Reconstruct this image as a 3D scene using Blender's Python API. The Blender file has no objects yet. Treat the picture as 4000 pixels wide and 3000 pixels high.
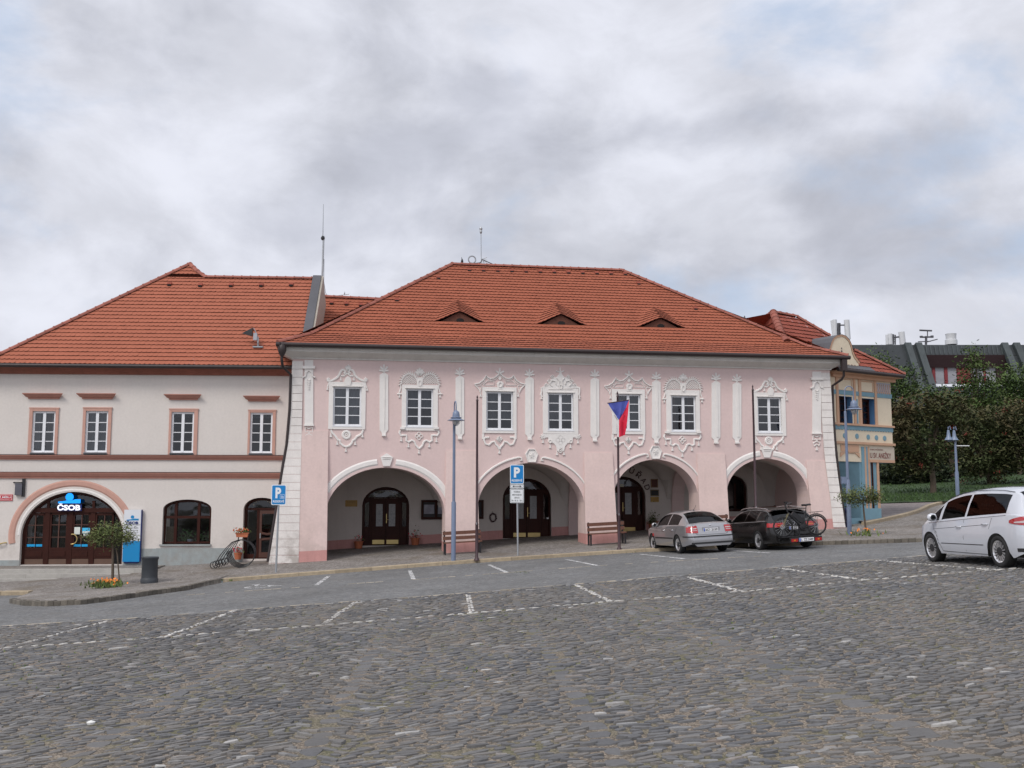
import bpy, math, random
from math import sin, cos, tan, pi, radians, sqrt, atan2
from mathutils import Vector, Matrix
from mathutils.geometry import tessellate_polygon
random.seed(11)
R = random.Random(5)
scn = bpy.context.scene
COL = scn.collection
# ------------------------------------------------------------------ camera model
FPX = 4000.0; PITCH = math.atan(444/4000.0); CAMZ = 1.74
CP, SP = cos(PITCH), sin(PITCH)
def ray(px, py):
    cx = (px-2000)/FPX; cy = (1500-py)/FPX
    return Vector((cx, CP-cy*SP, SP+cy*CP))
# ------------------------------------------------------------------ terrain
def YK(X): return 36.9+0.2*X
def G(X, Y):
    z = 0.059*X-0.0146*Y
    d = Y-YK(X)
    if d > 0: z += 0.06*min(d, 34)
    return z
def gpt(px, py, off=0.0):
    d = ray(px, py); lo, hi = 2.0, 140.0
    f = lambda s: CAMZ+s*d.z-G(s*d.x, s*d.y)-off
    for _ in range(60):
        m = (lo+hi)/2
        if f(m) > 0: lo = m
        else: hi = m
    return Vector((lo*d.x, lo*d.y, CAMZ+lo*d.z))
class Frame:
    def __init__(s, ox, oy, th):
        s.o = Vector((ox, oy, 0)); s.t = radians(th)
        s.u = Vector((cos(s.t), sin(s.t), 0)); s.n = Vector((-sin(s.t), cos(s.t), 0))
    def uz(s, px, py, w=0.0):
        d = ray(px, py); C = Vector((0, 0, CAMZ))
        k = (w-(C-s.o).dot(s.n))/d.dot(s.n); P = C+d*k
        return ((P-s.o).dot(s.u), P.z)
    def slope(s, px, py, w0, z0, tn):
        d = ray(px, py); C = Vector((0, 0, CAMZ))
        a = (C-s.o).dot(s.n); b = d.dot(s.n)
        k = (tn*(a-w0)+z0-CAMZ)/(d.z-tn*b); P = C+d*k
        return ((P-s.o).dot(s.u), (P-s.o).dot(s.n), P.z)
    def world(s, u, w, z): return s.o+s.u*u+s.n*w+Vector((0, 0, z))
    def loc(s, P):
        q = Vector(P)-s.o
        return (q.dot(s.u), q.dot(s.n), P[2])
    def ground(s, u, w, off=0.12):
        P = s.world(u, w, 0); return G(P.x, P.y)+off
# ------------------------------------------------------------------ object helpers
def tag(o, label=None, cat=None, group=None, kind=None):
    if label: o['label'] = label
    if cat: o['category'] = cat
    if group: o['group'] = group
    if kind: o['kind'] = kind
    return o
def thing(name, label, cat, loc=(0, 0, 0), rz=0, group=None):
    o = bpy.data.objects.new(name, None); COL.objects.link(o)
    o.location = loc; o.rotation_euler = (0, 0, rz); o.empty_display_size = .2
    return tag(o, label, cat, group)
def copy_tree(o, parent=None):
    c = o.copy(); COL.objects.link(c)
    if parent is not None:
        c.parent = parent
    for ch in list(o.children): copy_tree(ch, c)
    return c
class MB:
    def __init__(s): s.v = []; s.f = []; s.m = []; s.t = []; s.cur = 0; s.tint = None
    def vert(s, p):
        s.v.append((p[0], p[1], p[2])); s.t.append(s.tint if s.tint is not None else .5); return len(s.v)-1
    def face(s, pts, m=None):
        i = [s.vert(p) for p in pts]; s.f.append(i); s.m.append(s.cur if m is None else m)
    def idx(s, ids, m=None): s.f.append(list(ids)); s.m.append(s.cur if m is None else m)
    def box(s, x0, x1, y0, y1, z0, z1, m=None):
        if x0 > x1: x0, x1 = x1, x0
        if y0 > y1: y0, y1 = y1, y0
        if z0 > z1: z0, z1 = z1, z0
        a = [s.vert(p) for p in ((x0,y0,z0),(x1,y0,z0),(x1,y1,z0),(x0,y1,z0),(x0,y0,z1),(x1,y0,z1),(x1,y1,z1),(x0,y1,z1))]
        for q in ((0,3,2,1),(4,5,6,7),(0,1,5,4),(1,2,6,5),(2,3,7,6),(3,0,4,7)): s.idx([a[k] for k in q], m)
    def obox(s, c, ax, ay, az, m=None):   # oriented box, half axis vectors
        c = Vector(c); ax = Vector(ax); ay = Vector(ay); az = Vector(az)
        a = [s.vert(c+ax*i+ay*j+az*k) for i, j, k in ((-1,-1,-1),(1,-1,-1),(1,1,-1),(-1,1,-1),(-1,-1,1),(1,-1,1),(1,1,1),(-1,1,1))]
        for q in ((0,3,2,1),(4,5,6,7),(0,1,5,4),(1,2,6,5),(2,3,7,6),(3,0,4,7)): s.idx([a[k] for k in q], m)
    def tube(s, pts, r, n=8, m=None, cap=True, closed=False):
        pts = [Vector(p) for p in pts]; N = len(pts)
        rr = r if isinstance(r, (list, tuple)) else [r]*N
        rings = []; prev = None
        for i, p in enumerate(pts):
            if closed: d = pts[(i+1) % N]-pts[i-1]
            else: d = pts[min(i+1, N-1)]-pts[max(i-1, 0)]
            if d.length < 1e-9: d = Vector((0, 0, 1))
            d.normalize()
            if prev is None:
                a = d.cross(Vector((0, 0, 1)))
                if a.length < .1: a = d.cross(Vector((0, 1, 0)))
            else: a = prev-d*prev.dot(d)
            a.normalize(); b = d.cross(a); prev = a
            rings.append([s.vert(p+(a*cos(2*pi*k/n)+b*sin(2*pi*k/n))*rr[i]) for k in range(n)])
        for i in range(N if closed else N-1):
            A = rings[i]; B = rings[(i+1) % N]
            for k in range(n): s.idx([A[k], A[(k+1) % n], B[(k+1) % n], B[k]], m)
        if cap and not closed: s.idx(rings[0][::-1], m); s.idx(rings[-1], m)
    def lathe(s, prof, c=(0, 0, 0), n=24, axis='z', m=None, cap=True):
        rings = []
        for r, h in prof:
            rg = []
            for k in range(n):
                a = 2*pi*k/n; x, y = r*cos(a), r*sin(a)
                q = (x, y, h) if axis == 'z' else ((h, x, y) if axis == 'x' else (x, h, y))
                rg.append(s.vert((c[0]+q[0], c[1]+q[1], c[2]+q[2])))
            rings.append(rg)
        for A, B in zip(rings, rings[1:]):
            for k in range(n): s.idx([A[k], A[(k+1) % n], B[(k+1) % n], B[k]], m)
        if cap: s.idx(rings[0][::-1], m); s.idx(rings[-1], m)
    def prism(s, poly, w0, w1, m=None, mside=None):   # polygon in (u,z), from w0 (front) to w1
        n = len(poly)
        tri = tessellate_polygon([[Vector((p[0], p[1], 0)) for p in poly]])
        a = [s.vert((p[0], w0, p[1])) for p in poly]
        for t in tri: s.idx([a[i] for i in t], m)
        for i in range(n):
            p, q = poly[i], poly[(i+1) % n]
            s.face([(p[0],w0,p[1]),(q[0],w0,q[1]),(q[0],w1,q[1]),(p[0],w1,p[1])], m if mside is None else mside)
    def ribbon(s, pts, wd, dp, w=0.0, m=None, closed=False, taper=False):   # relief band in the facade plane
        pts = [Vector((p[0], 0, p[1])) for p in pts]; N = len(pts); rows = []
        for i, p in enumerate(pts):
            d = (pts[(i+1) % N]-pts[i-1]) if closed else (pts[min(i+1, N-1)]-pts[max(i-1, 0)])
            if d.length < 1e-9: d = Vector((1, 0, 0))
            d.normalize(); nr = Vector((-d.z, 0, d.x)); k = wd/2
            if taper: k *= 1-.8*i/(N-1)
            row = []
            for a, b in ((-1, 0), (-.55, 1), (.55, 1), (1, 0)):
                q = p+nr*k*a; row.append(s.vert((q.x, w-dp*b, q.z)))
            rows.append(row)
        for i in range(N if closed else N-1):
            A, B = rows[i], rows[(i+1) % N]
            for k in range(3): s.idx([A[k], B[k], B[k+1], A[k+1]], m)
        if not closed: s.idx(rows[0][::-1], m); s.idx(rows[-1], m)
    def build(s, name, mats, parent=None, smooth=None, label=None):
        me = bpy.data.meshes.new(name)
        me.from_pydata(s.v, [], s.f)
        if not isinstance(mats, (list, tuple)): mats = [mats]
        for mt in mats: me.materials.append(mt)
        if len(mats) > 1: me.polygons.foreach_set('material_index', s.m)
        at = me.attributes.new('tint', 'FLOAT', 'POINT'); at.data.foreach_set('value', s.t)
        me.update()
        if smooth is not None:
            me.polygons.foreach_set('use_smooth', [True]*len(me.polygons))
            me.set_sharp_from_angle(angle=radians(smooth))
        o = bpy.data.objects.new(name, me); COL.objects.link(o)
        if parent is not None: o.parent = parent
        if label: o['label'] = label
        return o
def weld(o, d=1e-4):
    import bmesh
    bm = bmesh.new(); bm.from_mesh(o.data); bmesh.ops.remove_doubles(bm, verts=bm.verts, dist=d)
    bmesh.ops.recalc_face_normals(bm, faces=bm.faces); bm.to_mesh(o.data); bm.free(); return o
def text_obj(name, body, rect, mat, parent, w=0.0, bold=.0, depth=.004, place=None, ang=0, loosen=1.0):
    """text fitted into rect (u0,u1,z0,z1) on a vertical plane at depth w; or place=function(x,y)->xyz"""
    cu = bpy.data.curves.new('t', 'FONT'); cu.body = body; cu.size = 1; cu.offset = bold; cu.extrude = 0
    cu.space_character = loosen; cu.space_line = .95; cu.align_x = 'CENTER'; cu.resolution_u = 3
    ob = bpy.data.objects.new('t', cu); COL.objects.link(ob)
    dg = bpy.context.evaluated_depsgraph_get()
    me = bpy.data.meshes.new_from_object(ob.evaluated_get(dg))
    bpy.data.objects.remove(ob); bpy.data.curves.remove(cu)
    xs = [v.co.x for v in me.vertices]; ys = [v.co.y for v in me.vertices]
    if not xs: return None
    x0, x1, y0, y1 = min(xs), max(xs), min(ys), max(ys)
    for v in me.vertices:
        a = (v.co.x-x0)/(x1-x0+1e-9); b = (v.co.y-y0)/(y1-y0+1e-9)
        if place: v.co = place(a, b)
        else: v.co = (rect[0]+(rect[1]-rect[0])*a, w-depth, rect[2]+(rect[3]-rect[2])*b)
    me.materials.clear(); me.materials.append(mat); me.name = name
    o = bpy.data.objects.new(name, me); COL.objects.link(o); o.parent = parent
    return o
# ------------------------------------------------------------------ materials
def N(nt, t, **kw):
    n = nt.nodes.new(t)
    for k, v in kw.items():
        if k in n.inputs: n.inputs[k].default_value = v
        else: setattr(n, k, v)
    return n
MATS = {}
def mat(name, col, rough=.7, metal=0, var=.12, scale=3.0, bump=.0, bscale=60, spec=.5, tint=0, emis=0, coat=0, fine=0, streak=0, col2=None, base=0):
    """col modulated by two noises, optional per-vertex tint, vertical streaks and bump"""
    m = bpy.data.materials.new(name); m.use_nodes = True; nt = m.node_tree; L = nt.links
    b = nt.nodes['Principled BSDF']
    b.inputs['Roughness'].default_value = rough; b.inputs['Metallic'].default_value = metal
    b.inputs['Specular IOR Level'].default_value = spec
    if coat: b.inputs['Coat Weight'].default_value = coat; b.inputs['Coat Roughness'].default_value = .05
    tc = N(nt, 'ShaderNodeTexCoord')
    n1 = N(nt, 'ShaderNodeTexNoise', Scale=scale, Detail=5.0, Roughness=.6); L.new(tc.outputs['Object'], n1.inputs['Vector'])
    mr = N(nt, 'ShaderNodeMapRange'); mr.inputs['From Min'].default_value = .3; mr.inputs['From Max'].default_value = .7
    mr.inputs['To Min'].default_value = 1-var; mr.inputs['To Max'].default_value = 1+var
    L.new(n1.outputs['Fac'], mr.inputs['Value'])
    c = N(nt, 'ShaderNodeRGB'); c.outputs[0].default_value = (*col, 1)
    src = c.outputs[0]
    if col2 is not None:
        n3 = N(nt, 'ShaderNodeTexNoise', Scale=scale*.35, Detail=4.0); L.new(tc.outputs['Object'], n3.inputs['Vector'])
        r3 = N(nt, 'ShaderNodeMapRange'); r3.inputs['From Min'].default_value = .42; r3.inputs['From Max'].default_value = .62
        L.new(n3.outputs['Fac'], r3.inputs['Value'])
        mx = N(nt, 'ShaderNodeMix', data_type='RGBA'); L.new(r3.outputs[0], mx.inputs['Factor'])
        L.new(src, mx.inputs[6]); mx.inputs[7].default_value = (*col2, 1); src = mx.outputs[2]
    vm = N(nt, 'ShaderNodeVectorMath', operation='SCALE'); L.new(src, vm.inputs[0]); L.new(mr.outputs[0], vm.inputs['Scale']); src = vm.outputs[0]
    if fine:
        n2 = N(nt, 'ShaderNodeTexNoise', Scale=scale*14, Detail=3.0); L.new(tc.outputs['Object'], n2.inputs['Vector'])
        m2 = N(nt, 'ShaderNodeMapRange'); m2.inputs['From Min'].default_value = .3; m2.inputs['From Max'].default_value = .7
        m2.inputs['To Min'].default_value = 1-fine; m2.inputs['To Max'].default_value = 1+fine
        L.new(n2.outputs['Fac'], m2.inputs['Value'])
        v2 = N(nt, 'ShaderNodeVectorMath', operation='SCALE'); L.new(src, v2.inputs[0]); L.new(m2.outputs[0], v2.inputs['Scale']); src = v2.outputs[0]
    if streak:
        mp = N(nt, 'ShaderNodeMapping'); mp.inputs['Scale'].default_value = (3.5, 3.5, .35); L.new(tc.outputs['Object'], mp.inputs['Vector'])
        n4 = N(nt, 'ShaderNodeTexNoise', Scale=1.3, Detail=6.0, Roughness=.65); L.new(mp.outputs[0], n4.inputs['Vector'])
        m4 = N(nt, 'ShaderNodeMapRange'); m4.inputs['From Min'].default_value = .5; m4.inputs['From Max'].default_value = .75
        m4.inputs['To Min'].default_value = 1; m4.inputs['To Max'].default_value = 1-streak
        L.new(n4.outputs['Fac'], m4.inputs['Value'])
        v4 = N(nt, 'ShaderNodeVectorMath', operation='SCALE'); L.new(src, v4.inputs[0]); L.new(m4.outputs[0], v4.inputs['Scale']); src = v4.outputs[0]
    if base:
        sz = N(nt, 'ShaderNodeSeparateXYZ'); L.new(tc.outputs['Object'], sz.inputs[0])
        mz = N(nt, 'ShaderNodeMapRange', interpolation_type='SMOOTHSTEP'); mz.inputs['From Min'].default_value = -.7; mz.inputs['From Max'].default_value = 1.3; mz.inputs['To Min'].default_value = base; mz.inputs['To Max'].default_value = 0; L.new(sz.outputs['Z'], mz.inputs[0])
        nz = N(nt, 'ShaderNodeTexNoise', Scale=2.2, Detail=7.0, Roughness=.7); L.new(tc.outputs['Object'], nz.inputs['Vector'])
        nm = N(nt, 'ShaderNodeMapRange'); nm.inputs['From Min'].default_value = .42; nm.inputs['From Max'].default_value = .62; L.new(nz.outputs['Fac'], nm.inputs[0])
        mm = N(nt, 'ShaderNodeMath', operation='MULTIPLY'); L.new(mz.outputs[0], mm.inputs[0]); L.new(nm.outputs[0], mm.inputs[1])
        mb_ = N(nt, 'ShaderNodeMix', data_type='RGBA'); L.new(mm.outputs[0], mb_.inputs['Factor']); L.new(src, mb_.inputs[6]); mb_.inputs[7].default_value = (.24, .20, .17, 1); src = mb_.outputs[2]
    if tint:
        at = N(nt, 'ShaderNodeAttribute', attribute_name='tint')
        m5 = N(nt, 'ShaderNodeMapRange'); m5.inputs['To Min'].default_value = 1-tint; m5.inputs['To Max'].default_value = 1+tint
        L.new(at.outputs['Fac'], m5.inputs['Value'])
        v5 = N(nt, 'ShaderNodeVectorMath', operation='SCALE'); L.new(src, v5.inputs[0]); L.new(m5.outputs[0], v5.inputs['Scale']); src = v5.outputs[0]
    L.new(src, b.inputs['Base Color'])
    if emis:
        L.new(src, b.inputs['Emission Color']); b.inputs['Emission Strength'].default_value = emis
    if bump:
        nb = N(nt, 'ShaderNodeTexNoise', Scale=bscale, Detail=4.0); L.new(tc.outputs['Object'], nb.inputs['Vector'])
        bp = N(nt, 'ShaderNodeBump', Strength=bump, Distance=.02); L.new(nb.outputs['Fac'], bp.inputs['Height'])
        L.new(bp.outputs['Normal'], b.inputs['Normal'])
    MATS[name] = m
    return m
def glass(name, tintc=(.6, .65, .7), refl=.22, rough=.03, trans=.75, top=1.0):
    m = bpy.data.materials.new(name); m.use_nodes = True; nt = m.node_tree; L = nt.links
    nt.nodes.remove(nt.nodes['Principled BSDF']); out = nt.nodes['Material Output']
    tr = N(nt, 'ShaderNodeBsdfTransparent'); tr.inputs[0].default_value = (*[c*trans for c in tintc], 1)
    gl = N(nt, 'ShaderNodeBsdfGlossy'); gl.inputs['Roughness'].default_value = rough; gl.inputs[0].default_value = (.9, .92, .95, 1)
    fr = N(nt, 'ShaderNodeLayerWeight', Blend=.35)
    mr = N(nt, 'ShaderNodeMapRange'); mr.inputs['To Min'].default_value = refl; mr.inputs['To Max'].default_value = top
    L.new(fr.outputs['Fresnel'], mr.inputs['Value'])
    tc = N(nt, 'ShaderNodeTexCoord'); nz = N(nt, 'ShaderNodeTexNoise', Scale=1.5, Detail=1.0); L.new(tc.outputs['Object'], nz.inputs['Vector'])
    bp = N(nt, 'ShaderNodeBump', Strength=.06, Distance=.1); L.new(nz.outputs['Fac'], bp.inputs['Height']); L.new(bp.outputs[0], gl.inputs['Normal'])
    mx = N(nt, 'ShaderNodeMixShader'); L.new(mr.outputs[0], mx.inputs[0]); L.new(tr.outputs[0], mx.inputs[1]); L.new(gl.outputs[0], mx.inputs[2])
    L.new(mx.outputs[0], out.inputs['Surface']); MATS[name] = m; return m
mPINK = mat('pink_plaster', (.65, .505, .485), .9, var=.04, scale=.7, bump=.15, bscale=90, fine=.03, streak=.03, col2=(.655, .512, .488))
mPINKD = mat('salmon_plinth', (.52, .27, .25), .9, var=.08, scale=2, fine=.05, streak=.15)
mPIER = mat('pink_pier_plaster', base=.35, col=(.665, .52, .49), rough=.9, var=.06, scale=.8, bump=.15, bscale=90, fine=.04, streak=.06, col2=(.67, .52, .485))
mSTUC = mat('white_stucco', (.74, .71, .685), .85, var=.04, scale=3, bump=.15, bscale=80, fine=.03)
mQUOIN = mat('white_quoin_plaster', base=.6, col=(.73, .69, .66), rough=.9, var=.07, scale=1.5, bump=.2, fine=.05, streak=.1)
mGREYW = mat('grey_cornice_plaster', (.60, .58, .55), .9, var=.06, scale=2, fine=.04, streak=.12)
mARCADE = mat('arcade_plaster', (.56, .515, .48), .92, var=.06, scale=1, fine=.03, streak=.08)
mWALL = mat('offwhite_plaster', base=.2, col=(.63, .585, .55), rough=.92, var=.03, scale=.8, bump=.15, bscale=110, fine=.03, streak=.025)
mTERRA = mat('terracotta_paint', (.42, .20, .155), .85, var=.08, scale=3, fine=.06, streak=.12)
mTERRAL = mat('light_terracotta_paint', (.50, .29, .235), .85, var=.06, scale=3, fine=.04)
mFASC = mat('rust_brown_fascia', (.26, .095, .065), .85, var=.12, scale=2, fine=.06, streak=.2)
mPLINTH = mat('blue_grey_plinth', base=.4, col=(.30, .335, .34), rough=.9, var=.08, scale=2, fine=.05, streak=.1)
mTILE = mat('clay_roof_tile', (.305, .092, .052), .85, var=.07, scale=.5, tint=.06, fine=.04, spec=.3)
mTILE2 = mat('bright_clay_roof_tile', (.335, .108, .064), .85, var=.05, scale=.5, tint=.05, fine=.03, spec=.3)
mTILED = mat('aged_clay_roof_tile', (.245, .062, .040), .85, var=.12, scale=.6, tint=.14, fine=.06, spec=.3)
mLIP = mat('shadow_tile_edge', (.085, .028, .022), .9, var=.2, scale=4, tint=.3)  # dark lip colour paints in the gap shadow between tile rows
mRIDGE = mat('clay_ridge_tile', (.27, .09, .065), .8, var=.15, scale=2, tint=.15)
mGUT = mat('dark_brown_metal', (.035, .025, .025), .5, var=.1, spec=.4)
mWHITEW = mat('white_painted_wood', (.72, .73, .76), .5, var=.03)
mBROWN = mat('dark_brown_wood', (.038, .0115, .008), .5, var=.2, scale=3, fine=.1, spec=.15)
mBROWNL = mat('mid_brown_wood', (.075, .028, .018), .55, var=.2, scale=3, fine=.1)
mDARK = mat('dark_interior', (.012, .01, .01), .9, var=.3)
mROOM = mat('dim_room', (.05, .035, .03), .9, var=.4, scale=2)
mCURT = mat('grey_curtain', (.25, .25, .265), .9, var=.1, scale=5, streak=.2)
mCURTR = mat('brown_curtain', (.20, .09, .07), .9, var=.2, scale=5, streak=.3)
mGLASS = glass('window_glass', refl=.03)
mGLASSK = glass('clean_dark_glass', refl=.015, trans=.6)
mGLASSD = glass('dark_window_glass', refl=.02, trans=.8, top=.8)
mBRASS = mat('brass', (.55, .42, .18), .35, metal=.7, var=.1)
mZINC = mat('zinc_sheet', (.085, .085, .095), .5, metal=.2, var=.12, scale=1)
mSTEEL = mat('galvanised_steel', (.36, .38, .40), .45, metal=.5, var=.1)
mBLACK = mat('black_paint', (.015, .015, .017), .4, var=.1)
mLAMPB = mat('blue_grey_lamp_paint', (.15, .19, .28), .4, var=.08, spec=.5)
mPOLE = mat('dark_flagpole_paint', (.05, .025, .03), .45, var=.15)
mBLUE = mat('traffic_sign_blue', (.0, .19, .50), .35, var=.03)
mWSIGN = mat('white_sign_paint', (.72, .74, .76), .4, var=.03)
mBLKT = mat('black_lettering', (.01, .01, .012), .5, var=.05)
# ================================================================== ground materials
def stone_mat():
    m = bpy.data.materials.new('cobble_stone'); m.use_nodes = True; nt = m.node_tree; L = nt.links
    b = nt.nodes['Principled BSDF']; b.inputs['Roughness'].default_value = .72; b.inputs['Specular IOR Level'].default_value = .4
    at = N(nt, 'ShaderNodeAttribute', attribute_name='tint')
    cr = N(nt, 'ShaderNodeValToRGB'); e = cr.color_ramp
    e.elements[0].position = 0; e.elements[0].color = (.085, .087, .093, 1)
    e.elements[1].position = 1; e.elements[1].color = (.62, .60, .57, 1)
    for p, c in ((.25, (.108, .109, .114)), (.45, (.128, .127, .129)), (.58, (.148, .138, .130)), (.70, (.168, .166, .166)), (.80, (.235, .235, .235)), (.86, (.18, .150, .130)), (.93, (.33, .33, .33)), (.95, (.46, .45, .435))):
        x = e.elements.new(p); x.color = (*c, 1)
    L.new(at.outputs['Fac'], cr.inputs[0])
    tc = N(nt, 'ShaderNodeTexCoord')
    n1 = N(nt, 'ShaderNodeTexNoise', Scale=18.0, Detail=5.0, Roughness=.65); L.new(tc.outputs['Object'], n1.inputs['Vector'])
    mp = N(nt, 'ShaderNodeMapping'); mp.inputs['Scale'].default_value = (1, 3, 1); mp.inputs['Rotation'].default_value = (0, 0, .3); L.new(tc.outputs['Object'], mp.inputs[0])
    n2 = N(nt, 'ShaderNodeTexNoise', Scale=30.0, Detail=3.0); L.new(mp.outputs[0], n2.inputs['Vector'])
    ad = N(nt, 'ShaderNodeMath', operation='ADD'); L.new(n1.outputs['Fac'], ad.inputs[0]); L.new(n2.outputs['Fac'], ad.inputs[1])
    mr = N(nt, 'ShaderNodeMapRange'); mr.inputs['From Min'].default_value = .6; mr.inputs['From Max'].default_value = 1.4
    mr.inputs['To Min'].default_value = .72; mr.inputs['To Max'].default_value = 1.28; L.new(ad.outputs[0], mr.inputs[0])
    vm = N(nt, 'ShaderNodeVectorMath', operation='SCALE'); L.new(cr.outputs[0], vm.inputs[0]); L.new(mr.outputs[0], vm.inputs['Scale'])
    # large soft dirty patches
    n3 = N(nt, 'ShaderNodeTexNoise', Scale=.45, Detail=5.0); L.new(tc.outputs['Object'], n3.inputs['Vector'])
    r3 = N(nt, 'ShaderNodeMapRange'); r3.inputs['From Min'].default_value = .42; r3.inputs['From Max'].default_value = .72
    r3.inputs['To Max'].default_value = .5; L.new(n3.outputs['Fac'], r3.inputs[0])
    mx = N(nt, 'ShaderNodeMix', data_type='RGBA'); L.new(r3.outputs[0], mx.inputs['Factor']); L.new(vm.outputs[0], mx.inputs[6]); mx.inputs[7].default_value = (.155, .14, .12, 1)
    L.new(mx.outputs[2], b.inputs['Base Color'])
    bp = N(nt, 'ShaderNodeBump', Strength=.5, Distance=.015); L.new(n1.outputs['Fac'], bp.inputs['Height']); L.new(bp.outputs[0], b.inputs['Normal'])
    return m
def grit_mat():   # sand, grit and moss between the stones
    m = bpy.data.materials.new('joint_grit'); m.use_nodes = True; nt = m.node_tree; L = nt.links
    b = nt.nodes['Principled BSDF']; b.inputs['Roughness'].default_value = .95
    tc = N(nt, 'ShaderNodeTexCoord')
    v = N(nt, 'ShaderNodeTexVoronoi', Scale=70.0); L.new(tc.outputs['Object'], v.inputs['Vector'])
    cr = N(nt, 'ShaderNodeValToRGB'); e = cr.color_ramp
    e.elements[0].color = (.06, .05, .037, 1); e.elements[1].color = (.30, .25, .20, 1); x = e.elements.new(.55); x.color = (.155, .127, .10, 1)
    sp = N(nt, 'ShaderNodeSeparateColor'); L.new(v.outputs['Color'], sp.inputs[0]); L.new(sp.outputs[0], cr.inputs[0])
    n3 = N(nt, 'ShaderNodeTexNoise', Scale=1.2, Detail=6.0); L.new(tc.outputs['Object'], n3.inputs['Vector'])
    r3 = N(nt, 'ShaderNodeMapRange'); r3.inputs['From Min'].default_value = .48; r3.inputs['From Max'].default_value = .66; r3.inputs['To Max'].default_value = .55; L.new(n3.outputs['Fac'], r3.inputs[0])
    mx = N(nt, 'ShaderNodeMix', data_type='RGBA'); L.new(r3.outputs[0], mx.inputs['Factor']); L.new(cr.outputs[0], mx.inputs[6]); mx.inputs[7].default_value = (.085, .095, .035, 1)
    L.new(mx.outputs[2], b.inputs['Base Color'])
    bp = N(nt, 'ShaderNodeBump', Strength=.6, Distance=.01); L.new(v.outputs['Distance'], bp.inputs['Height']); L.new(bp.outputs[0], b.inputs['Normal'])
    return m
def sett_mat(name, c1, c2, cj, scale, jw=.06, bump=.5, squash=(1, 1, 1), rot=.16, patch=None):   # small paving setts
    m = bpy.data.materials.new(name); m.use_nodes = True; nt = m.node_tree; L = nt.links
    b = nt.nodes['Principled BSDF']; b.inputs['Roughness'].default_value = .85; b.inputs['Specular IOR Level'].default_value = .3
    tc = N(nt, 'ShaderNodeTexCoord'); mp = N(nt, 'ShaderNodeMapping'); mp.inputs['Rotation'].default_value = (0, 0, rot); mp.inputs['Scale'].default_value = squash
    L.new(tc.outputs['Object'], mp.inputs[0])
    v = N(nt, 'ShaderNodeTexVoronoi', Scale=scale, Randomness=.75); L.new(mp.outputs[0], v.inputs['Vector'])
    d = N(nt, 'ShaderNodeTexVoronoi', Scale=scale, Randomness=.75, feature='DISTANCE_TO_EDGE'); L.new(mp.outputs[0], d.inputs['Vector'])
    sp = N(nt, 'ShaderNodeSeparateColor'); L.new(v.outputs['Color'], sp.inputs[0])
    mx = N(nt, 'ShaderNodeMix', data_type='RGBA'); L.new(sp.outputs[0], mx.inputs['Factor']); mx.inputs[6].default_value = (*c1, 1); mx.inputs[7].default_value = (*c2, 1)
    n1 = N(nt, 'ShaderNodeTexNoise', Scale=.5, Detail=7.0, Roughness=.65); L.new(tc.outputs['Object'], n1.inputs['Vector'])
    mr = N(nt, 'ShaderNodeMapRange'); mr.inputs['From Min'].default_value = .3; mr.inputs['From Max'].default_value = .7; mr.inputs['To Min'].default_value = .78; mr.inputs['To Max'].default_value = 1.22; L.new(n1.outputs['Fac'], mr.inputs[0])
    vm = N(nt, 'ShaderNodeVectorMath', operation='SCALE'); L.new(mx.outputs[2], vm.inputs[0]); L.new(mr.outputs[0], vm.inputs['Scale'])
    e = N(nt, 'ShaderNodeMapRange'); e.inputs['From Min'].default_value = 0; e.inputs['From Max'].default_value = jw; L.new(d.outputs['Distance'], e.inputs[0])
    m2 = N(nt, 'ShaderNodeMix', data_type='RGBA'); L.new(e.outputs[0], m2.inputs['Factor']); m2.inputs[6].default_value = (*cj, 1); L.new(vm.outputs[0], m2.inputs[7])
    last = m2.outputs[2]
    if patch:
        n3 = N(nt, 'ShaderNodeTexNoise', Scale=.9, Detail=6.0); L.new(tc.outputs['Object'], n3.inputs['Vector'])
        r3 = N(nt, 'ShaderNodeMapRange'); r3.inputs['From Min'].default_value = .52; r3.inputs['From Max'].default_value = .68; r3.inputs['To Max'].default_value = .6; L.new(n3.outputs['Fac'], r3.inputs[0])
        m3 = N(nt, 'ShaderNodeMix', data_type='RGBA'); L.new(r3.outputs[0], m3.inputs['Factor']); L.new(last, m3.inputs[6]); m3.inputs[7].default_value = (*patch, 1); last = m3.outputs[2]
    L.new(last, b.inputs['Base Color'])
    bp = N(nt, 'ShaderNodeBump', Strength=bump, Distance=.02); L.new(e.outputs[0], bp.inputs['Height']); L.new(bp.outputs[0], b.inputs['Normal'])
    return m
mSTONE = stone_mat(); mGRIT = grit_mat()
mROAD = sett_mat('road_setts', (.12, .125, .13), (.20, .20, .20), (.10, .095, .085), 9, .07, .5, patch=(.15, .145, .14))
mPAVE = sett_mat('pavement_setts', (.17, .155, .145), (.30, .28, .265), (.12, .105, .085), 12, .09, .5, patch=(.14, .115, .085))
mKERB = mat('beige_granite_kerb', (.34, .275, .19), .85, var=.18, scale=6, fine=.15, bump=.3, tint=.12)
mEDGE = mat('dark_edging_stone', (.13, .115, .095), .9, var=.2, scale=6, fine=.15, bump=.3, tint=.3)
mGRAN = mat('grey_granite_step', (.36, .345, .32), .85, var=.1, scale=5, fine=.12, bump=.2)
mPALEST = mat('pale_edging_stone', (.34, .30, .24), .9, var=.2, scale=6, fine=.2, tint=.3)
mGRASS = mat('grass', (.028, .058, .014), .9, var=.35, scale=1.5, fine=.4, bump=.6, bscale=30)
mEARTH = mat('distant_ground', (.10, .095, .07), .95, var=.2, scale=.2)
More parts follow.
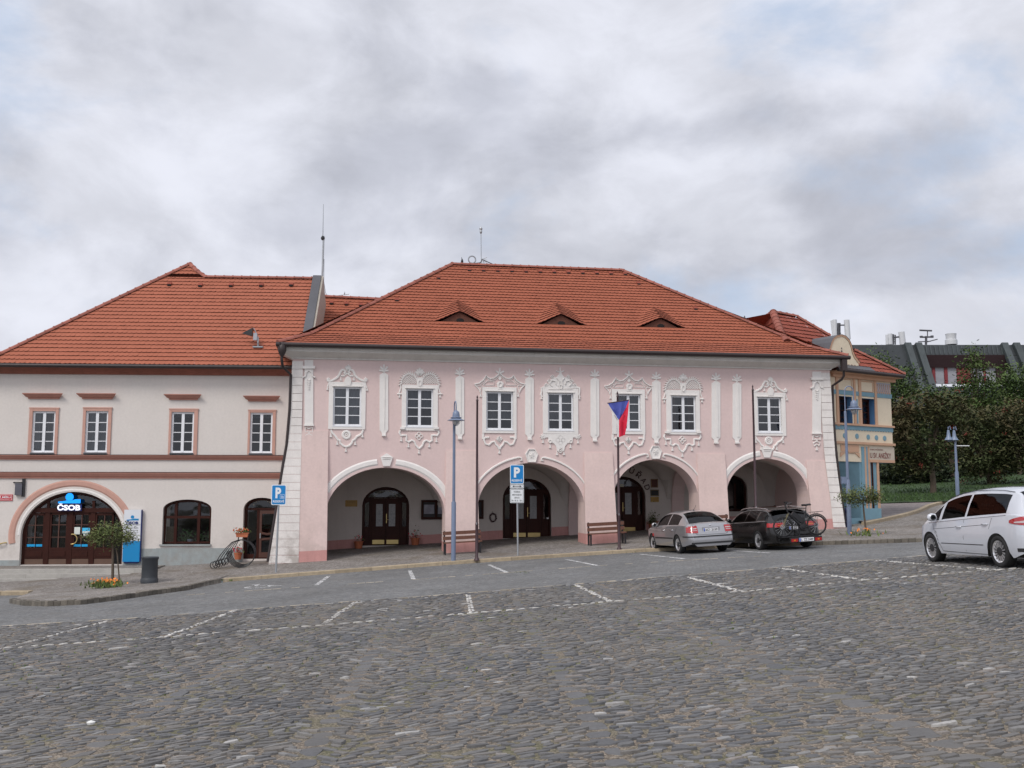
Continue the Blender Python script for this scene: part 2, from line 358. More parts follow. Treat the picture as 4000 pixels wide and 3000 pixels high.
def paint_mat():
    m = mat('worn_road_paint', (.62, .62, .62), .7, var=.15, scale=8, fine=.15); nt = m.node_tree; L = nt.links
    b = nt.nodes['Principled BSDF']; out = nt.nodes['Material Output']
    tc = N(nt, 'ShaderNodeTexCoord'); n = N(nt, 'ShaderNodeTexNoise', Scale=9.0, Detail=5.0, Roughness=.7); L.new(tc.outputs['Object'], n.inputs['Vector'])
    mr = N(nt, 'ShaderNodeMapRange'); mr.inputs['From Min'].default_value = .47; mr.inputs['From Max'].default_value = .50; L.new(n.outputs['Fac'], mr.inputs[0])
    L.new(mr.outputs[0], b.inputs['Alpha']); return m
mPAINT = paint_mat()
# ================================================================== terrain sheets
def interp(pts, x):
    if x <= pts[0][0]: return pts[0][1]
    for (a, b), (c, d) in zip(pts, pts[1:]):
        if x <= c: return b+(d-b)*(x-a)/(c-a)
    return pts[-1][1]
roadline_px = [(-100, 2455), (0, 2447), (542, 2414), (1200, 2363), (1666, 2330), (2400, 2270), (3054, 2217), (3586, 2173), (4100, 2131)]
RL = [(p.x, p.y) for p in (gpt(*q) for q in roadline_px)]
RL = [(-45, RL[0][1]-4)]+RL+[(40, RL[-1][1]+2.5)]
def YR(x): return interp(RL, x)
kerb_px = [(-60, 2330), (0, 2327), (125, 2326), (36, 2358), (90, 2366), (190, 2369), (320, 2362), (450, 2346), (600, 2324), (726, 2307), (821, 2284), (880, 2274), (1200, 2250), (1800, 2204), (2500, 2158), (2950, 2134), (3174, 2131), (3400, 2124), (3589, 2118), (3800, 2110), (4100, 2098)]
KP = [gpt(*q) for q in kerb_px]
KW = [Vector((-45, 31.5))]+[Vector((p.x, p.y)) for p in KP]+[Vector((45, KP[-1].y+2))]
def YF(x):   # front edge of the pavement as a function of X
    best = None
    for a, b in zip(KW, KW[1:]):
        if min(a.x, b.x) <= x <= max(a.x, b.x) and abs(b.x-a.x) > 1e-6:
            y = a.y+(b.y-a.y)*(x-a.x)/(b.x-a.x)
            best = y if best is None else min(best, y)
    return best if best is not None else 34
def sheet(name, xs, rowsf, zoff, m, kind='structure'):
    mb = MB(); prev = None
    for x in xs:
        col = [mb.vert((x, y, G(x, y)+zoff)) for y in rowsf(x)]
        if prev:
            for k in range(len(col)-1): mb.idx([prev[k], col[k], col[k+1], prev[k+1]])
        prev = col
    o = mb.build(name, m, smooth=40); o['kind'] = kind; return o
def frange(a, b, s):
    n = int(round((b-a)/s)); return [a+(b-a)*i/n for i in range(n+1)]
XS = frange(-44, 44, .5)
# joints bed of the square (stones stand on it)
sheet('square', XS, lambda x: [-6+(YR(x)+6)*k/24 for k in range(25)], -.003, mGRIT)
sheet('road', XS, lambda x: [YR(x)+(YF(x)+.25-YR(x))*k/8 for k in range(9)], 0, mROAD)
pxs = sorted(set(frange(-44, 44, .25)+[v.x+e for v in KW for e in (-.005, .005)]))
sheet('pavement', pxs, lambda x: [YF(x)+.1+(76-YF(x))*(k/40)**1.5 for k in range(41)], .12, mPAVE)
mb = MB()   # the far ground out to the horizon
for x0, x1, y0, y1 in ((-400, -43, -300, 900), (43, 400, -300, 900), (-43, 43, 75.5, 900), (-43, 43, -300, -5.9)):
    zz = [G(max(-43, min(43, x)), max(-6, min(75.5, y)))-.05 for x, y in ((x0, y0), (x1, y0), (x1, y1), (x0, y1))]
    mb.face([(x0, y0, zz[0]), (x1, y0, zz[1]), (x1, y1, zz[2]), (x0, y1, zz[3])])
o = mb.build('far_ground', mEARTH); o['kind'] = 'structure'
# ---------------------------------------------------------------- kerbs
def along(pts, step):
    out = []; acc = 0
    for a, b in zip(pts, pts[1:]):
        L_ = (b-a).length; t = acc
        while t < L_: out.append((a+(b-a)*t/L_, (b-a).normalized())); t += step
        acc = t-L_
    return out
def kerb(name, pts, wid, seglen, m, hi=.125, lo=-.06, gap=.012, jit=.0):
    mb = MB(); P = along(pts, seglen/ max(1, 1))
    for (p, d), (q, _) in zip(P, P[1:]):
        d = (q-p).normalized(); nr = Vector((-d.y, d.x)); mb.tint = R.random()
        a = p+d*gap/2; b = q-d*gap/2; j = R.uniform(-jit, jit)
        zt = lambda v: G(v.x, v.y)+hi+j
        c = [a, b, b+nr*wid, a+nr*wid]
        top = [(v.x, v.y, zt(v)-(.012 if i < 2 else 0)) for i, v in enumerate(c)]
        bot = [(v.x, v.y, G(v.x, v.y)+lo) for v in c]
        inn = [(v.x+nr.x*(.02 if i < 2 else 0), v.y+nr.y*(.02 if i < 2 else 0), zt(v)) for i, v in enumerate(c)]
        mb.face(inn); mb.face([top[0], top[1], inn[1], inn[0]]); mb.face([bot[0], bot[1], top[1], top[0]])
        mb.face([bot[1], bot[2], inn[2], inn[1], top[1]]); mb.face([bot[3], bot[0], top[0], inn[0], inn[3]])
    o = mb.build(name, m); o['kind'] = 'structure'; return o
V2 = lambda px, py: Vector(gpt(px, py)[:2])
kerb('kerb', [V2(870, 2275), V2(1200, 2250), V2(1800, 2204), V2(2500, 2158), V2(2950, 2134), V2(3160, 2131)], .2, 1.25, mKERB, hi=.13)
kerb('kerb', [Vector((-22, 32.5)), V2(-60, 2330), V2(0, 2327), V2(125, 2326), V2(200, 2322)], .25, 1.1, mKERB, hi=.135)
kerb('kerb_edging', [V2(36, 2356), V2(90, 2366), V2(190, 2369), V2(320, 2362), V2(450, 2346), V2(600, 2324), V2(726, 2307), V2(821, 2284), V2(868, 2276)], .14, .19, mEDGE, hi=.135, jit=.012)
kerb('kerb_edging', [V2(3165, 2131), V2(3400, 2124), V2(3589, 2118), V2(3800, 2110), V2(4100, 2098), Vector((40, KW[-1].y))], .14, .22, mEDGE, hi=.135, jit=.01)
# raised upper pavement by the yellow house with its own curved kerb
UP = [gpt(*q, .12) for q in ((3385, 2052), (3460, 2036), (3540, 2018), (3600, 2000), (3640, 1980), (3692, 1967), (3760, 1962), (3900, 1957), (4100, 1950))]
UP = [Vector((p.x, p.y)) for p in UP]
def upper_rows(x):
    y0 = interp([(v.x, v.y) for v in UP], x); return [y0+.1+(72-y0)*k/16 for k in range(17)]
sheet('upper_pavement', frange(UP[0].x+.05, 42, .6), upper_rows, .24, sett_mat('upper_paving', (.17, .15, .145), (.235, .205, .20), (.12, .105, .10), 5, .04, .3))
kerb('kerb', UP, .22, 1.3, mKERB, hi=.255, lo=.05)
# pale line of edging stones between square and road, and along the kerb-side bays
def stone_line(name, pts, wid, zo, m, lmin=.18, lmax=.34, skip=.12):
    mb = MB(); P = along(pts, .26)
    for (p, d), (q, _) in zip(P, P[1:]):
        if R.random() < skip: continue
        d = (q-p).normalized(); nr = Vector((-d.y, d.x)); mb.tint = R.random(); w = wid*R.uniform(.7, 1.1)/2
        c = [p-nr*w+d*.01, q-nr*w-d*.02, q+nr*w-d*.01, p+nr*w+d*.02]
        mb.face([(v.x, v.y, G(v.x, v.y)+zo) for v in c])
        mb.face([(c[0].x, c[0].y, G(c[0].x, c[0].y)-.02), (c[1].x, c[1].y, G(c[1].x, c[1].y)-.02), (c[1].x, c[1].y, G(c[1].x, c[1].y)+zo), (c[0].x, c[0].y, G(c[0].x, c[0].y)+zo)])
    o = mb.build(name, m); o['kind'] = 'structure'; return o
stone_line('edging_line', [V2(*q) for q in roadline_px], .12, .012, mPALEST)
stone_line('edging_line', [V2(*q) for q in ((727, 2325), (1200, 2292.6), (1666, 2261), (1981, 2237), (2337, 2210), (2700, 2187), (3050, 2168))], .1, .008, mPALEST, skip=.3)
# ---------------------------------------------------------------- painted bays
LS = [((5, 2535.7), (428, 2424.5)), ((656, 2484), (917, 2386)), ((1259, 2443), (1387, 2354)), ((1843, 2395), (1829, 2325)), ((2383, 2349), (2252, 2287)), ((2899, 2312), (2682, 2254)), ((3376, 2267), (3054, 2221)), ((3900, 2228), (3427, 2190))]
LONG = [(-200, 2555), (0, 2534), (380, 2507), (635, 2489), (1260, 2443), (1843, 2396), (2400, 2349), (2892, 2312), (3369, 2267), (3847, 2230), (4080, 2213)]
segs = [(V2(*a), V2(*b)) for a, b in LS]+[(V2(*a), V2(*b)) for a, b in zip(LONG, LONG[1:])]
def dline(x, y, w):
    for a, b in segs:
        dx, dy = b.x-a.x, b.y-a.y; l2 = dx*dx+dy*dy
        t = ((x-a.x)*dx+(y-a.y)*dy)/l2
        if -.02 < t < 1.02:
            d = abs((x-a.x)*dy-(y-a.y)*dx)/sqrt(l2)
            if d < w: return True
    return False
mb = MB()
for a, b in [((1235, 2286), (1292, 2245)), ((1615, 2263), (1598.8, 2224)), ((1981, 2237), (1900, 2201.5)), ((2337, 2210), (2190, 2180)), ((2675, 2183), (2472, 2161)), ((3007, 2160.6), (2848, 2150))]:
    a, b = V2(*a), V2(*b); d = (b-a).normalized(); nr = Vector((-d.y, d.x))*.065
    for k in range(12):
        p = a+(b-a)*k/12; q = a+(b-a)*(k+1)/12
        mb.face([(v.x, v.y, G(v.x, v.y)+.005) for v in (p-nr, q-nr, q+nr, p+nr)])
o = mb.build('bay_marking', mPAINT); o['kind'] = 'structure'
mb = MB()   # wheelchair symbol painted on the disabled bay
c = V2(1010, 2290); ux = Vector((.98, .2)); uy = Vector((-.2, .98))
def wp(a, b): v = c+ux*a+uy*b; return (v.x, v.y, G(v.x, v.y)+.006)
def wstroke(pts, w):
    for (a, b), (e, f) in zip(pts, pts[1:]):
        l = math.hypot(e-a, f-b); n = (-(f-b)/l*w, (e-a)/l*w)
        mb.face([wp(a-n[0], b-n[1]), wp(e-n[0], f-n[1]), wp(e+n[0], f+n[1]), wp(a+n[0], b+n[1])])
wstroke([(.35*cos(t), .55*sin(t)-.35) for t in [radians(k) for k in range(130, 400, 20)]], .06)
wstroke([(-.1, .75), (-.05, 0), (.35, 0), (.5, -.55), (.68, -.5)], .06); wstroke([(-.08, .4), (.25, .4)], .05)
wstroke([(.1*cos(t)-.12, .12*sin(t)+.95) for t in [radians(k) for k in range(0, 361, 60)]], .05)
o = mb.build('wheelchair_marking', mPAINT); o['kind'] = 'structure'
# ---------------------------------------------------------------- the stones of the square
DR = []
for a, b in (((1525, 2436), (1200, 2960)), ((2062, 2425), (2366, 2914)), ((2639, 2427), (3883, 2991)), ((678, 2724), (325, 2941))):
    p, q = V2(*a), V2(*b); s = (q.x-p.x)/(q.y-p.y); DR.append((p.x-s*p.y, s))
SL = {0: .30, 1: .26, 2: .05, 3: .33}
def panel(x, y):
    xa = [DR[3], DR[0], DR[1], DR[2]]
    k = sum(1 for (a, s) in xa if x > a+s*y)
    return k
def bend(x, y):
    k = panel(x, y); sl = (.70, .62, .80, .08, .62)[k]
    a, s = (DR[3], DR[3], DR[0], DR[1], DR[2])[k]
    return sl*(x-(a+s*y))*.62+.12*sin(x*1.3+y*.4)
def add_stone(mb, x, y, w, h, tint, ang, lift=.0, rough=True, n=None):
    far = y > 14
    n = n or (6 if far else (9 if y < 11 else 8)); ca, sa = cos(ang), sin(ang)
    z0 = G(x, y); tx, ty = R.uniform(-.03, .03), R.uniform(-.05, .05); top = R.uniform(0, .012)+lift
    mb.tint = tint; ring = []; low = []; off = R.random()*6.28; sq = R.uniform(3.2, 7)
    for k in range(n):
        a = 2*pi*k/n+R.uniform(-.22, .22)
        c, s = cos(a), sin(a); r = (abs(c)**sq+abs(s)**sq)**(-1/sq)*R.uniform(.88, 1.04)
        px, py = c*r*w/2, s*r*h/2
        X, Y = x+px*ca-py*sa, y+px*sa+py*ca
        zz = z0+.059*(X-x)-.0146*(Y-y)
        ring.append(mb.vert((x+(X-x)*.90, y+(Y-y)*.84, zz+top+tx*px/w*.5+ty*py+R.uniform(-.002, .002))))
        low.append((X, Y, zz-.026))
    lw = [mb.vert(p) for p in low]
    cn = mb.vert((x, y, z0+top+.006))
    for k in range(n):
        j = (k+1) % n
        mb.idx([ring[k], ring[j], cn]); mb.idx([lw[k], lw[j], ring[j], ring[k]])
mb = MB(); ybase = 3.6
y = ybase
while y < 34:
    h = R.uniform(.06, .10)*(1.0 if y < 12 else 1.2)
    xm = .56*y+4.0; x = -xm+R.uniform(0, .2)
    while x < xm:
        w = R.choice((.09, .11, .13, .16, .19, .25))*R.uniform(.85, 1.15)*(1 if y < 13 else 1.25)
        cx = x+w/2; cy = y+bend(cx, y)+R.uniform(-.012, .012)
        x += w+R.uniform(.004, .03)
        if cy < 3.5 or cy > YR(cx)-.06: continue
        if min(abs(cx-(a+s*cy)) for a, s in DR) < .10: continue
        if dline(cx, cy, .075): continue
        if R.random() < .03: continue
        r = R.random()
        t = R.uniform(0, .50) if r < .68 else (R.uniform(.50, .74) if r < .93 else (R.uniform(.74, .88) if r < .985 else R.uniform(.88, .95)))
        e = .3
        sl = (bend(cx+e, y)-bend(cx-e, y))/(2*e)
        if abs(sl) > 1.1: sl = .3
        cs_ = 1/sqrt(1+sl*sl)
        add_stone(mb, cx, cy, w*.94/cs_, h*.93*cs_*R.uniform(.85, 1.05), t, math.atan(sl)+R.uniform(-.06, .06), lift=.004*sin(cx*2.1)+R.uniform(0, .006))
    y += h+.006
for a, s in DR:   # gutter stones running towards the buildings
    y = 4.2
    while y < 26:
        l = R.uniform(.22, .4); x = a+s*(y+l/2)
        if abs(x) < .6*y+2 and y+l < YR(x): add_stone(mb, x, y+l/2, R.uniform(.20, .25), l*.97, R.uniform(.0, .40), -math.atan(s)+R.uniform(-.05, .05), lift=-.006, n=8)
        y += l+.01
for a, b in segs:  # stones carrying the worn white paint
    d = b-a; L_ = d.length; d.normalize(); nr = Vector((-d.y, d.x)); t = 0
    along_x = abs(d.x) > .8
    while t < L_:
        l = R.uniform(.12, .26)
        if not along_x: l *= .6
        for side in ((-.028, .028) if not along_x else (0,)):
            p = a+d*(t+l/2)+nr*(side+R.uniform(-.008, .008))
            t_ = R.uniform(.94, 1) if R.random() < (.88 if along_x else .7) else R.uniform(.3, .9)
            if p.y > 3.6: add_stone(mb, p.x, p.y, l*R.uniform(.7, 1.02), .055 if not along_x else R.uniform(.03, .065), t_, atan2(d.y, d.x), lift=.004, n=6)
        t += l+.006
o = mb.build('cobblestones', mSTONE, smooth=38); o['kind'] = 'structure'
# small weeds growing in the joints
mWEED = mat('joint_weed', (.10, .14, .035), .8, var=.3, scale=3, tint=.4)
mb = MB()
def tuft(x, y, z, s, n):
    mb.tint = R.random()
    for k in range(n):
        a = R.uniform(0, 6.28); l = s*R.uniform(.5, 1.2); w = s*.12; d = Vector((cos(a), sin(a), 0)); q = Vector((-d.y, d.x, 0))*w
        b = Vector((x, y, z))+d*R.uniform(0, s*.5)
        t = b+d*l*R.uniform(.2, .8)+Vector((0, 0, l)); m_ = (b+t)/2+d*.1*l
        mb.face([b-q*.5, b+q*.5, m_+q]); mb.face([b-q*.5, m_+q, t, m_-q])
for _ in range(650):
    px = R.uniform(0, 4000)
    base = 2534-(px/4000)*322
    py = base+abs(R.gauss(0, 1))*105+6
    if py > 2960: continue
    g = gpt(px, py); tuft(g.x, g.y, g.z-.01, R.uniform(.018, .045), 5)
for px, py in ((2030, 2240), (1080, 2225), (600, 2285), (1790, 2180), (2440, 2160), (905, 2265), (880, 2262), (890, 2268), (700, 2200), (500, 2330), (1735, 2155)):
    for _ in range(14):
        g = gpt(px+R.uniform(-45, 45), py+R.uniform(-3, 3)); tuft(g.x, g.y, g.z+.02, .035, 4)
for _ in range(60):
    g = gpt(868+R.uniform(-25, 40), 2266+R.uniform(-6, 8)); tuft(g.x, g.y, g.z+.03, .07, 5)
for _ in range(40):
    g = gpt(R.uniform(1150, 1172), R.uniform(2188, 2196), .12); tuft(g.x, g.y, g.z, .16, 5)
o = mb.build('weeds', mWEED); o['kind'] = 'stuff'
tag(o, 'small green weeds sprouting in the joints of the cobbled square', 'weeds')
mb = MB()   # scraps of litter
mb.lathe([(.0, 0), (.035, .01), (.04, .03), (.0, .045)], c=tuple(gpt(355, 2837)+Vector((0, 0, .01))), n=9)
tag(mb.build('pebble', mat('white_pebble', (.65, .65, .63), .7)), 'single white pebble on the cobbles in the lower left', 'pebble')
# ================================================================== roof helper
rowref = [0]
def tile_roof(mb, poly, fn, dv, tw=.19, lift=.034, v0=None, hole=None, rnd=.35, lipm=1):
    """poly: outline in (u,v) ; fn(u,v,h)->xyz. Rows of scalloped tiles, each row overlapping the one below."""
    vmin = min(p[1] for p in poly) if v0 is None else v0; vmax = max(p[1] for p in poly)
    def xr(v):
        xs = []
        n = len(poly)
        for i in range(n):
            (a, b), (c, d) = poly[i], poly[(i+1) % n]
            if (b <= v < d) or (d <= v < b): xs.append(a+(c-a)*(v-b)/(d-b))
        return (min(xs), max(xs)) if len(xs) >= 2 else None
    k = 0; v = vmin; rowt = .5
    while v < vmax-.02:
        rowref[0] = v
        ra = xr(min(v+.02, vmax-.01)); vt = min(v+dv*1.12, vmax); rb = xr(min(v+dv*.98, vmax-.004))
        if not ra: v += dv; k += 1; continue
        if not rb: rb = ra
        u0, u1 = ra; t0, t1 = rb
        j0 = math.floor(u0/tw-.5*(k % 2)); j1 = math.ceil(u1/tw-.5*(k % 2)); rowt = R.uniform(-.08, .08)
        for j in range(j0, j1+1):
            a = (j+.5*(k % 2))*tw; b = a+tw
            a0, b0 = max(a, u0), min(b, u1); a1, b1 = max(a, t0), min(b, t1)
            if b0-a0 < .01 and b1-a1 < .01: continue
            if b0 < a0: a0 = b0 = min(max((a1+b1)/2, u0), u1)
            if b1 < a1: a1 = b1 = min(max((a0+b0)/2, t0), t1)
            if hole and hole((a0+b0)/2, v+dv/2): continue
            mb.tint = min(1, max(0, .5+R.gauss(0, rnd/2)+rowt))
            h = lift*R.uniform(.85, 1.2)
            sc = []
            for q, dd in ((0, .032), (.25, .010), (.5, 0), (.75, .010), (1, .032)): sc.append((a0+(b0-a0)*q, v+dd))
            T = [mb.vert(fn(b1, vt, .0)), mb.vert(fn(a1, vt, .0))]
            B = [mb.vert(fn(x, y, h)) for x, y in sc]
            mb.idx(T+B)
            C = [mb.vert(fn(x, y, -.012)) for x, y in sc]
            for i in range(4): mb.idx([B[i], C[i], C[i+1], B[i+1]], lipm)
        v += dv; k += 1
def ridge_tiles(name, p0, p1, parent, r=.11, step=.38, m=None):
    mb = MB(); p0, p1 = Vector(p0), Vector(p1); d = p1-p0; L_ = d.length; d.normalize()
    s = d.cross(Vector((0, 0, 1))).normalized(); up = s.cross(d).normalized(); t = 0; n = 7
    while t < L_:
        mb.tint = R.random(); e = min(t+step*1.08, L_+.05)
        rings = []
        for tt, rr in ((t, r*1.12), (t+.05, r*1.12), (t+.051, r), (e, r*.95)):
            c = p0+d*tt+up*(.012*(rr-r)/r)
            rings.append([mb.vert(c+(s*cos(pi*k/(n-1))+up*sin(pi*k/(n-1)))*rr-up*.03) for k in range(n)])
        for A, B in zip(rings, rings[1:]):
            for k in range(n-1): mb.idx([A[k], A[k+1], B[k+1], B[k]])
        mb.idx(rings[0]); t += step
    return mb.build(name, m or mRIDGE, parent, smooth=50)
def window(fr, parent, u0, u1, z0, z1, w=.12, rows=4, cols=2, mw=None, cur=.5, curm=None, gl=None, deep=.55, fo=.065, name='window', mun=.03, curside=False, label=None):
    """casement window: frame > pane, curtain"""
    mw = mw or mWHITEW; gl = gl or mGLASS; mb = MB(); H = z1-z0; W = u1-u0
    mb.box(u0, u1, w, w+.06, z0, z0+fo); mb.box(u0, u1, w, w+.06, z1-fo, z1)
    mb.box(u0, u0+fo, w+.002, w+.058, z0+fo, z1-fo); mb.box(u1-fo, u1, w+.002, w+.058, z0+fo, z1-fo)
    for c in range(1, cols):
        x = u0+W*c/cols; mb.box(x-.055, x+.055, w-.012, w+.05, z0+.01, z1-.01)
    for r in range(1, rows):
        z = z0+fo+(H-2*fo)*r/rows; mb.box(u0+fo, u1-fo, w+.01, w+.045, z-mun/2, z+mun/2)
    mb.box(u0-.03, u1+.03, w-.10, w+.01, z0-.045, z0-.005)
    f = mb.build(name, mw, parent, label=label)
    g = MB(); g.face([(u0+.03, w+.03, z0+.03), (u1-.03, w+.03, z0+.03), (u1-.03, w+.03, z1-.03), (u0+.03, w+.03, z1-.03)]); g.build('pane', gl, f)
    if cur > 0:
        c = MB(); zb = z1-(H*cur); n = 24; 
        for i in range(n):
            a = u0+W*i/n; b = u0+W*(i+1)/n; wa = w+.2+.02*sin(i*1.9); wb = w+.2+.02*sin((i+1)*1.9)
            if curside and not (i < n*.22 or i > n*.72): continue
            c.face([(a, wa, zb), (b, wb, zb), (b, wb, z1), (a, wa, z1)])
        c.build('curtain', curm or mCURT, f, smooth=60)
    if deep:   # white inner lining and dim room
        d = MB(); a, b = w+.07, w+deep
        d.face([(u0, a, z0), (u0, b, z0), (u0, b, z1), (u0, a, z1)], 0); d.face([(u1, a, z0), (u1, a, z1), (u1, b, z1), (u1, b, z0)], 0)
        d.face([(u0, a, z1), (u0, b, z1), (u1, b, z1), (u1, a, z1)], 0); d.face([(u0, a, z0), (u1, a, z0), (u1, b, z0), (u0, b, z0)], 0)
        d.face([(u0, b, z0), (u1, b, z0), (u1, b, z1), (u0, b, z1)], 1)
        d.build('lining', [mWHITEW, mROOM], f)
    return f
def wall_poly(mb, outer, holes, w, depth, m=0, mr=None):
    loops = [outer]+holes; flat = [p for l in loops for p in l]
    tri = tessellate_polygon([[Vector((p[0], p[1], 0)) for p in l] for l in loops])
    ids = [mb.vert((p[0], w, p[1])) for p in flat]
    for t in tri:
        a, b, c = [flat[i] for i in t]
        if (b[0]-a[0])*(c[1]-a[1])-(b[1]-a[1])*(c[0]-a[0]) < 0: t = t[::-1]
        mb.idx([ids[i] for i in t], m)
    for l in holes:
        for p, q in zip(l, l[1:]+l[:1]):
            mb.face([(p[0], w, p[1]), (p[0], w+depth, p[1]), (q[0], w+depth, q[1]), (q[0], w, q[1])], m if mr is None else mr)
def arc_pts(xl, xr, zs, zt, n=20, p=2.0):
    """half (super)ellipse from right spring to left spring"""
    c = (xl+xr)/2; a = (xr-xl)/2; out = []
    for k in range(n+1):
        t = pi*k/n; out.append((c+a*math.copysign(abs(cos(t))**(2/p), cos(t)), zs+(zt-zs)*abs(sin(t))**(2/p)))
    return out
def gutter(name, p0, p1, parent, r=.075, m=None):
    mb = MB(); mb.tube([p0, p1], r, 8); return mb.build(name, m or mGUT, parent, smooth=50)
def pipe(name, pts, parent, r=.05, m=None):
    mb = MB(); mb.tube(pts, r, 8); return mb.build(name, m or mGUT, parent, smooth=50)
# relief pieces in the facade plane ------------------------------------------------
def tassel(mb, S, x, y0, y1, w=0):
    """S maps crop coords to (u,z); cord from y0, bell at the bottom y1"""
    a = S(x, y0); b = S(x, y1); h = a[1]-b[1]; bw = h*.26
    mb.ribbon([a, (a[0], a[1]-h*.5)], .03, .02, w)
    mb.prism([(a[0]-bw*.45, a[1]-h*.42), (a[0]-bw*.35, a[1]-h*.62), (a[0]-bw, b[1]), (a[0]+bw, b[1]), (a[0]+bw*.35, a[1]-h*.62), (a[0]+bw*.45, a[1]-h*.42)], w-.045, w)
def ringo(mb, S, x, y, rx, ry, wd, dp=.03, w=0, n=16):
    mb.ribbon([S(x+rx*cos(2*pi*k/n), y+ry*sin(2*pi*k/n)) for k in range(n)], wd, dp, w, closed=True)
def disc(mb, S, x, y, rx, ry, dp=.03, w=0, n=14):
    mb.prism([S(x+rx*cos(2*pi*k/n), y-ry*sin(2*pi*k/n)) for k in range(n)], w-dp, w)
def fan(mb, S, x, y, r, a0, a1, n, wd, w=0, dp=.04):
    for k in range(n):
        t = radians(a0+(a1-a0)*k/(n-1)); c = 1 if n % 2 == 0 else 1-.12*abs(k-(n-1)/2)
        mb.ribbon([S(x, y), S(x+r*c*.55*cos(t), y-r*c*.55*sin(t)), S(x+r*c*cos(t), y-r*c*sin(t))], wd, dp, w)
def leaf4(mb, S, x, y, r, w=0):
    for dx, dy in ((1, 0), (-1, 0), (0, 1), (0, -1)): ringo(mb, S, x+dx*r*.55, y+dy*r*.55, r*.38, r*.38, .035, .035, w, 8)
    disc(mb, S, x, y, r*.2, r*.2, .045, w, 8)
def mirror(pts, cx): return [(2*cx-x, y) for x, y in pts]
# ================================================================== PINK TOWN HALL
PH = Frame(0, 40.8, 9.3)
town = thing('town_hall', 'long pink baroque town hall with white stucco window ornaments, arcade and hipped red tile roof', 'building', PH.o, PH.t)
U = PH.uz
ARCH = [(1272, 1738, 1826, 2010), (1866, 2284, 1808, 1985), (2396, 2728, 1795, 1950), (2838, 3157, 1792, 1935)]
ZB = -1.6
arcs = []
for xl, xr, yt, ys in ARCH:
    ul, _ = U(xl, ys); ur, _ = U(xr, ys); _, zt = U((xl+xr)/2, yt); _, zs = U((xl+xr)/2, ys)
    arcs.append((ul, ur, zs, zt))
WINS = [(1300, 1412.3, 1510.5, 1664), (1585, 1693, 1518, 1667.5), (1898, 2005, 1529, 1679), (2139, 2240.5, 1534.5, 1681), (2407.5, 2502.5, 1539, 1681), (2621, 2719, 1545, 1685), (2958, 3053, 1551, 1689.6)]
SURR = [(1283.5, 1428, 1492.5, 1677), (1569, 1710, 1503.5, 1682), (1883.5, 2017.5, 1513, 1692), (2120, 2258, 1518, 1694.5), (2390, 2519, 1521, 1696), (2602, 2733, 1524, 1697.5), (2942.5, 3068, 1533.5, 1702)]
def rect(l, fr=PH, w=0):
    a, b, c, d = l; ym = (c+d)/2; xm = (a+b)/2
    u0 = fr.uz(a, ym, w)[0]; u1 = fr.uz(b, ym, w)[0]; z1 = fr.uz(xm, c, w)[1]; z0 = fr.uz(xm, d, w)[1]
    return u0, u1, z0, z1
wr = [rect(l) for l in WINS]; sr = [rect(l) for l in SURR]
UL = U(1142, 1500)[0]; UR = U(3243, 1500)[0]; ZC = U(2100, 1420)[1]+.12
outer = [(UL, ZB)]
for ul, ur, zs, zt in arcs:
    outer += [(ul, ZB), (ul, zs)]+arc_pts(ul, ur, zs, zt, 26)[::-1][1:-1]+[(ur, zs), (ur, ZB)]
outer += [(UR, ZB), (UR, ZC+.3), (UL, ZC+.3)]
mb = MB()
wall_poly(mb, outer, [[(a, c), (b, c), (b, d), (a, d)] for a, b, c, d in wr], 0, .14, 0, 1)
TH = 1.1
for ul, ur, zs, zt in arcs:   # soffit and jambs of every arch
    pts = [(ur, ZB), (ur, zs)]+arc_pts(ul, ur, zs, zt, 26)[1:-1]+[(ul, zs), (ul, ZB)]
    for p, q in zip(pts, pts[1:]): mb.face([(p[0], 0, p[1]), (q[0], 0, q[1]), (q[0], TH, q[1]), (p[0], TH, p[1])], 0)
# side walls and back so the house is a closed body
BW_ = 10.6
for u in (UL, UR): mb.face([(u, 0, ZB), (u, BW_, ZB), (u, BW_, ZC+.3), (u, 0, ZC+.3)], 0)
mb.face([(UL, BW_, ZB), (UR, BW_, ZB), (UR, BW_, ZC+.3), (UL, BW_, ZC+.3)], 0)
mb.build('facade_wall', [mPINK, mSTUC], town)
# ---- arcade interior
WBK = 4.5
mb = MB(); c0, c1 = TH, WBK
pc = [UL+.3]+[(arcs[i][1]+arcs[i+1][0])/2 for i in range(3)]+[arcs[3][1]+.5]
zsp = min(a[2] for a in arcs)-.25
for b in range(4):
    ua, ub = pc[b], pc[b+1]; ul, ur, zs, zt = arcs[b]; nu, nw = 30, 14; rows = []
    for j in range(nw+1):
        w = c0+(c1-c0)*j/nw; x = (w-(c0+c1)/2)/((c1-c0)/2); h2 = zs+(zt-zs+.05)*sqrt(max(0, 1-x*x))
        row = []
        for i in range(nu+1):
            u = ua+(ub-ua)*i/nu; y = (u-(ul+ur)/2)/((ur-ul)/2+.08); h1 = zs+(zt-zs+.05)*sqrt(max(0, 1-y*y)) if abs(y) < 1 else zs
            row.append(mb.vert((u, w, max(h1, h2 if .0 < 1 else 0))))
        rows.append(row)
    for A, B in zip(rows, rows[1:]):
        for i in range(nu): mb.idx([A[i], B[i], B[i+1], A[i+1]])
mb.build('arcade_vault', mARCADE, town, smooth=35)
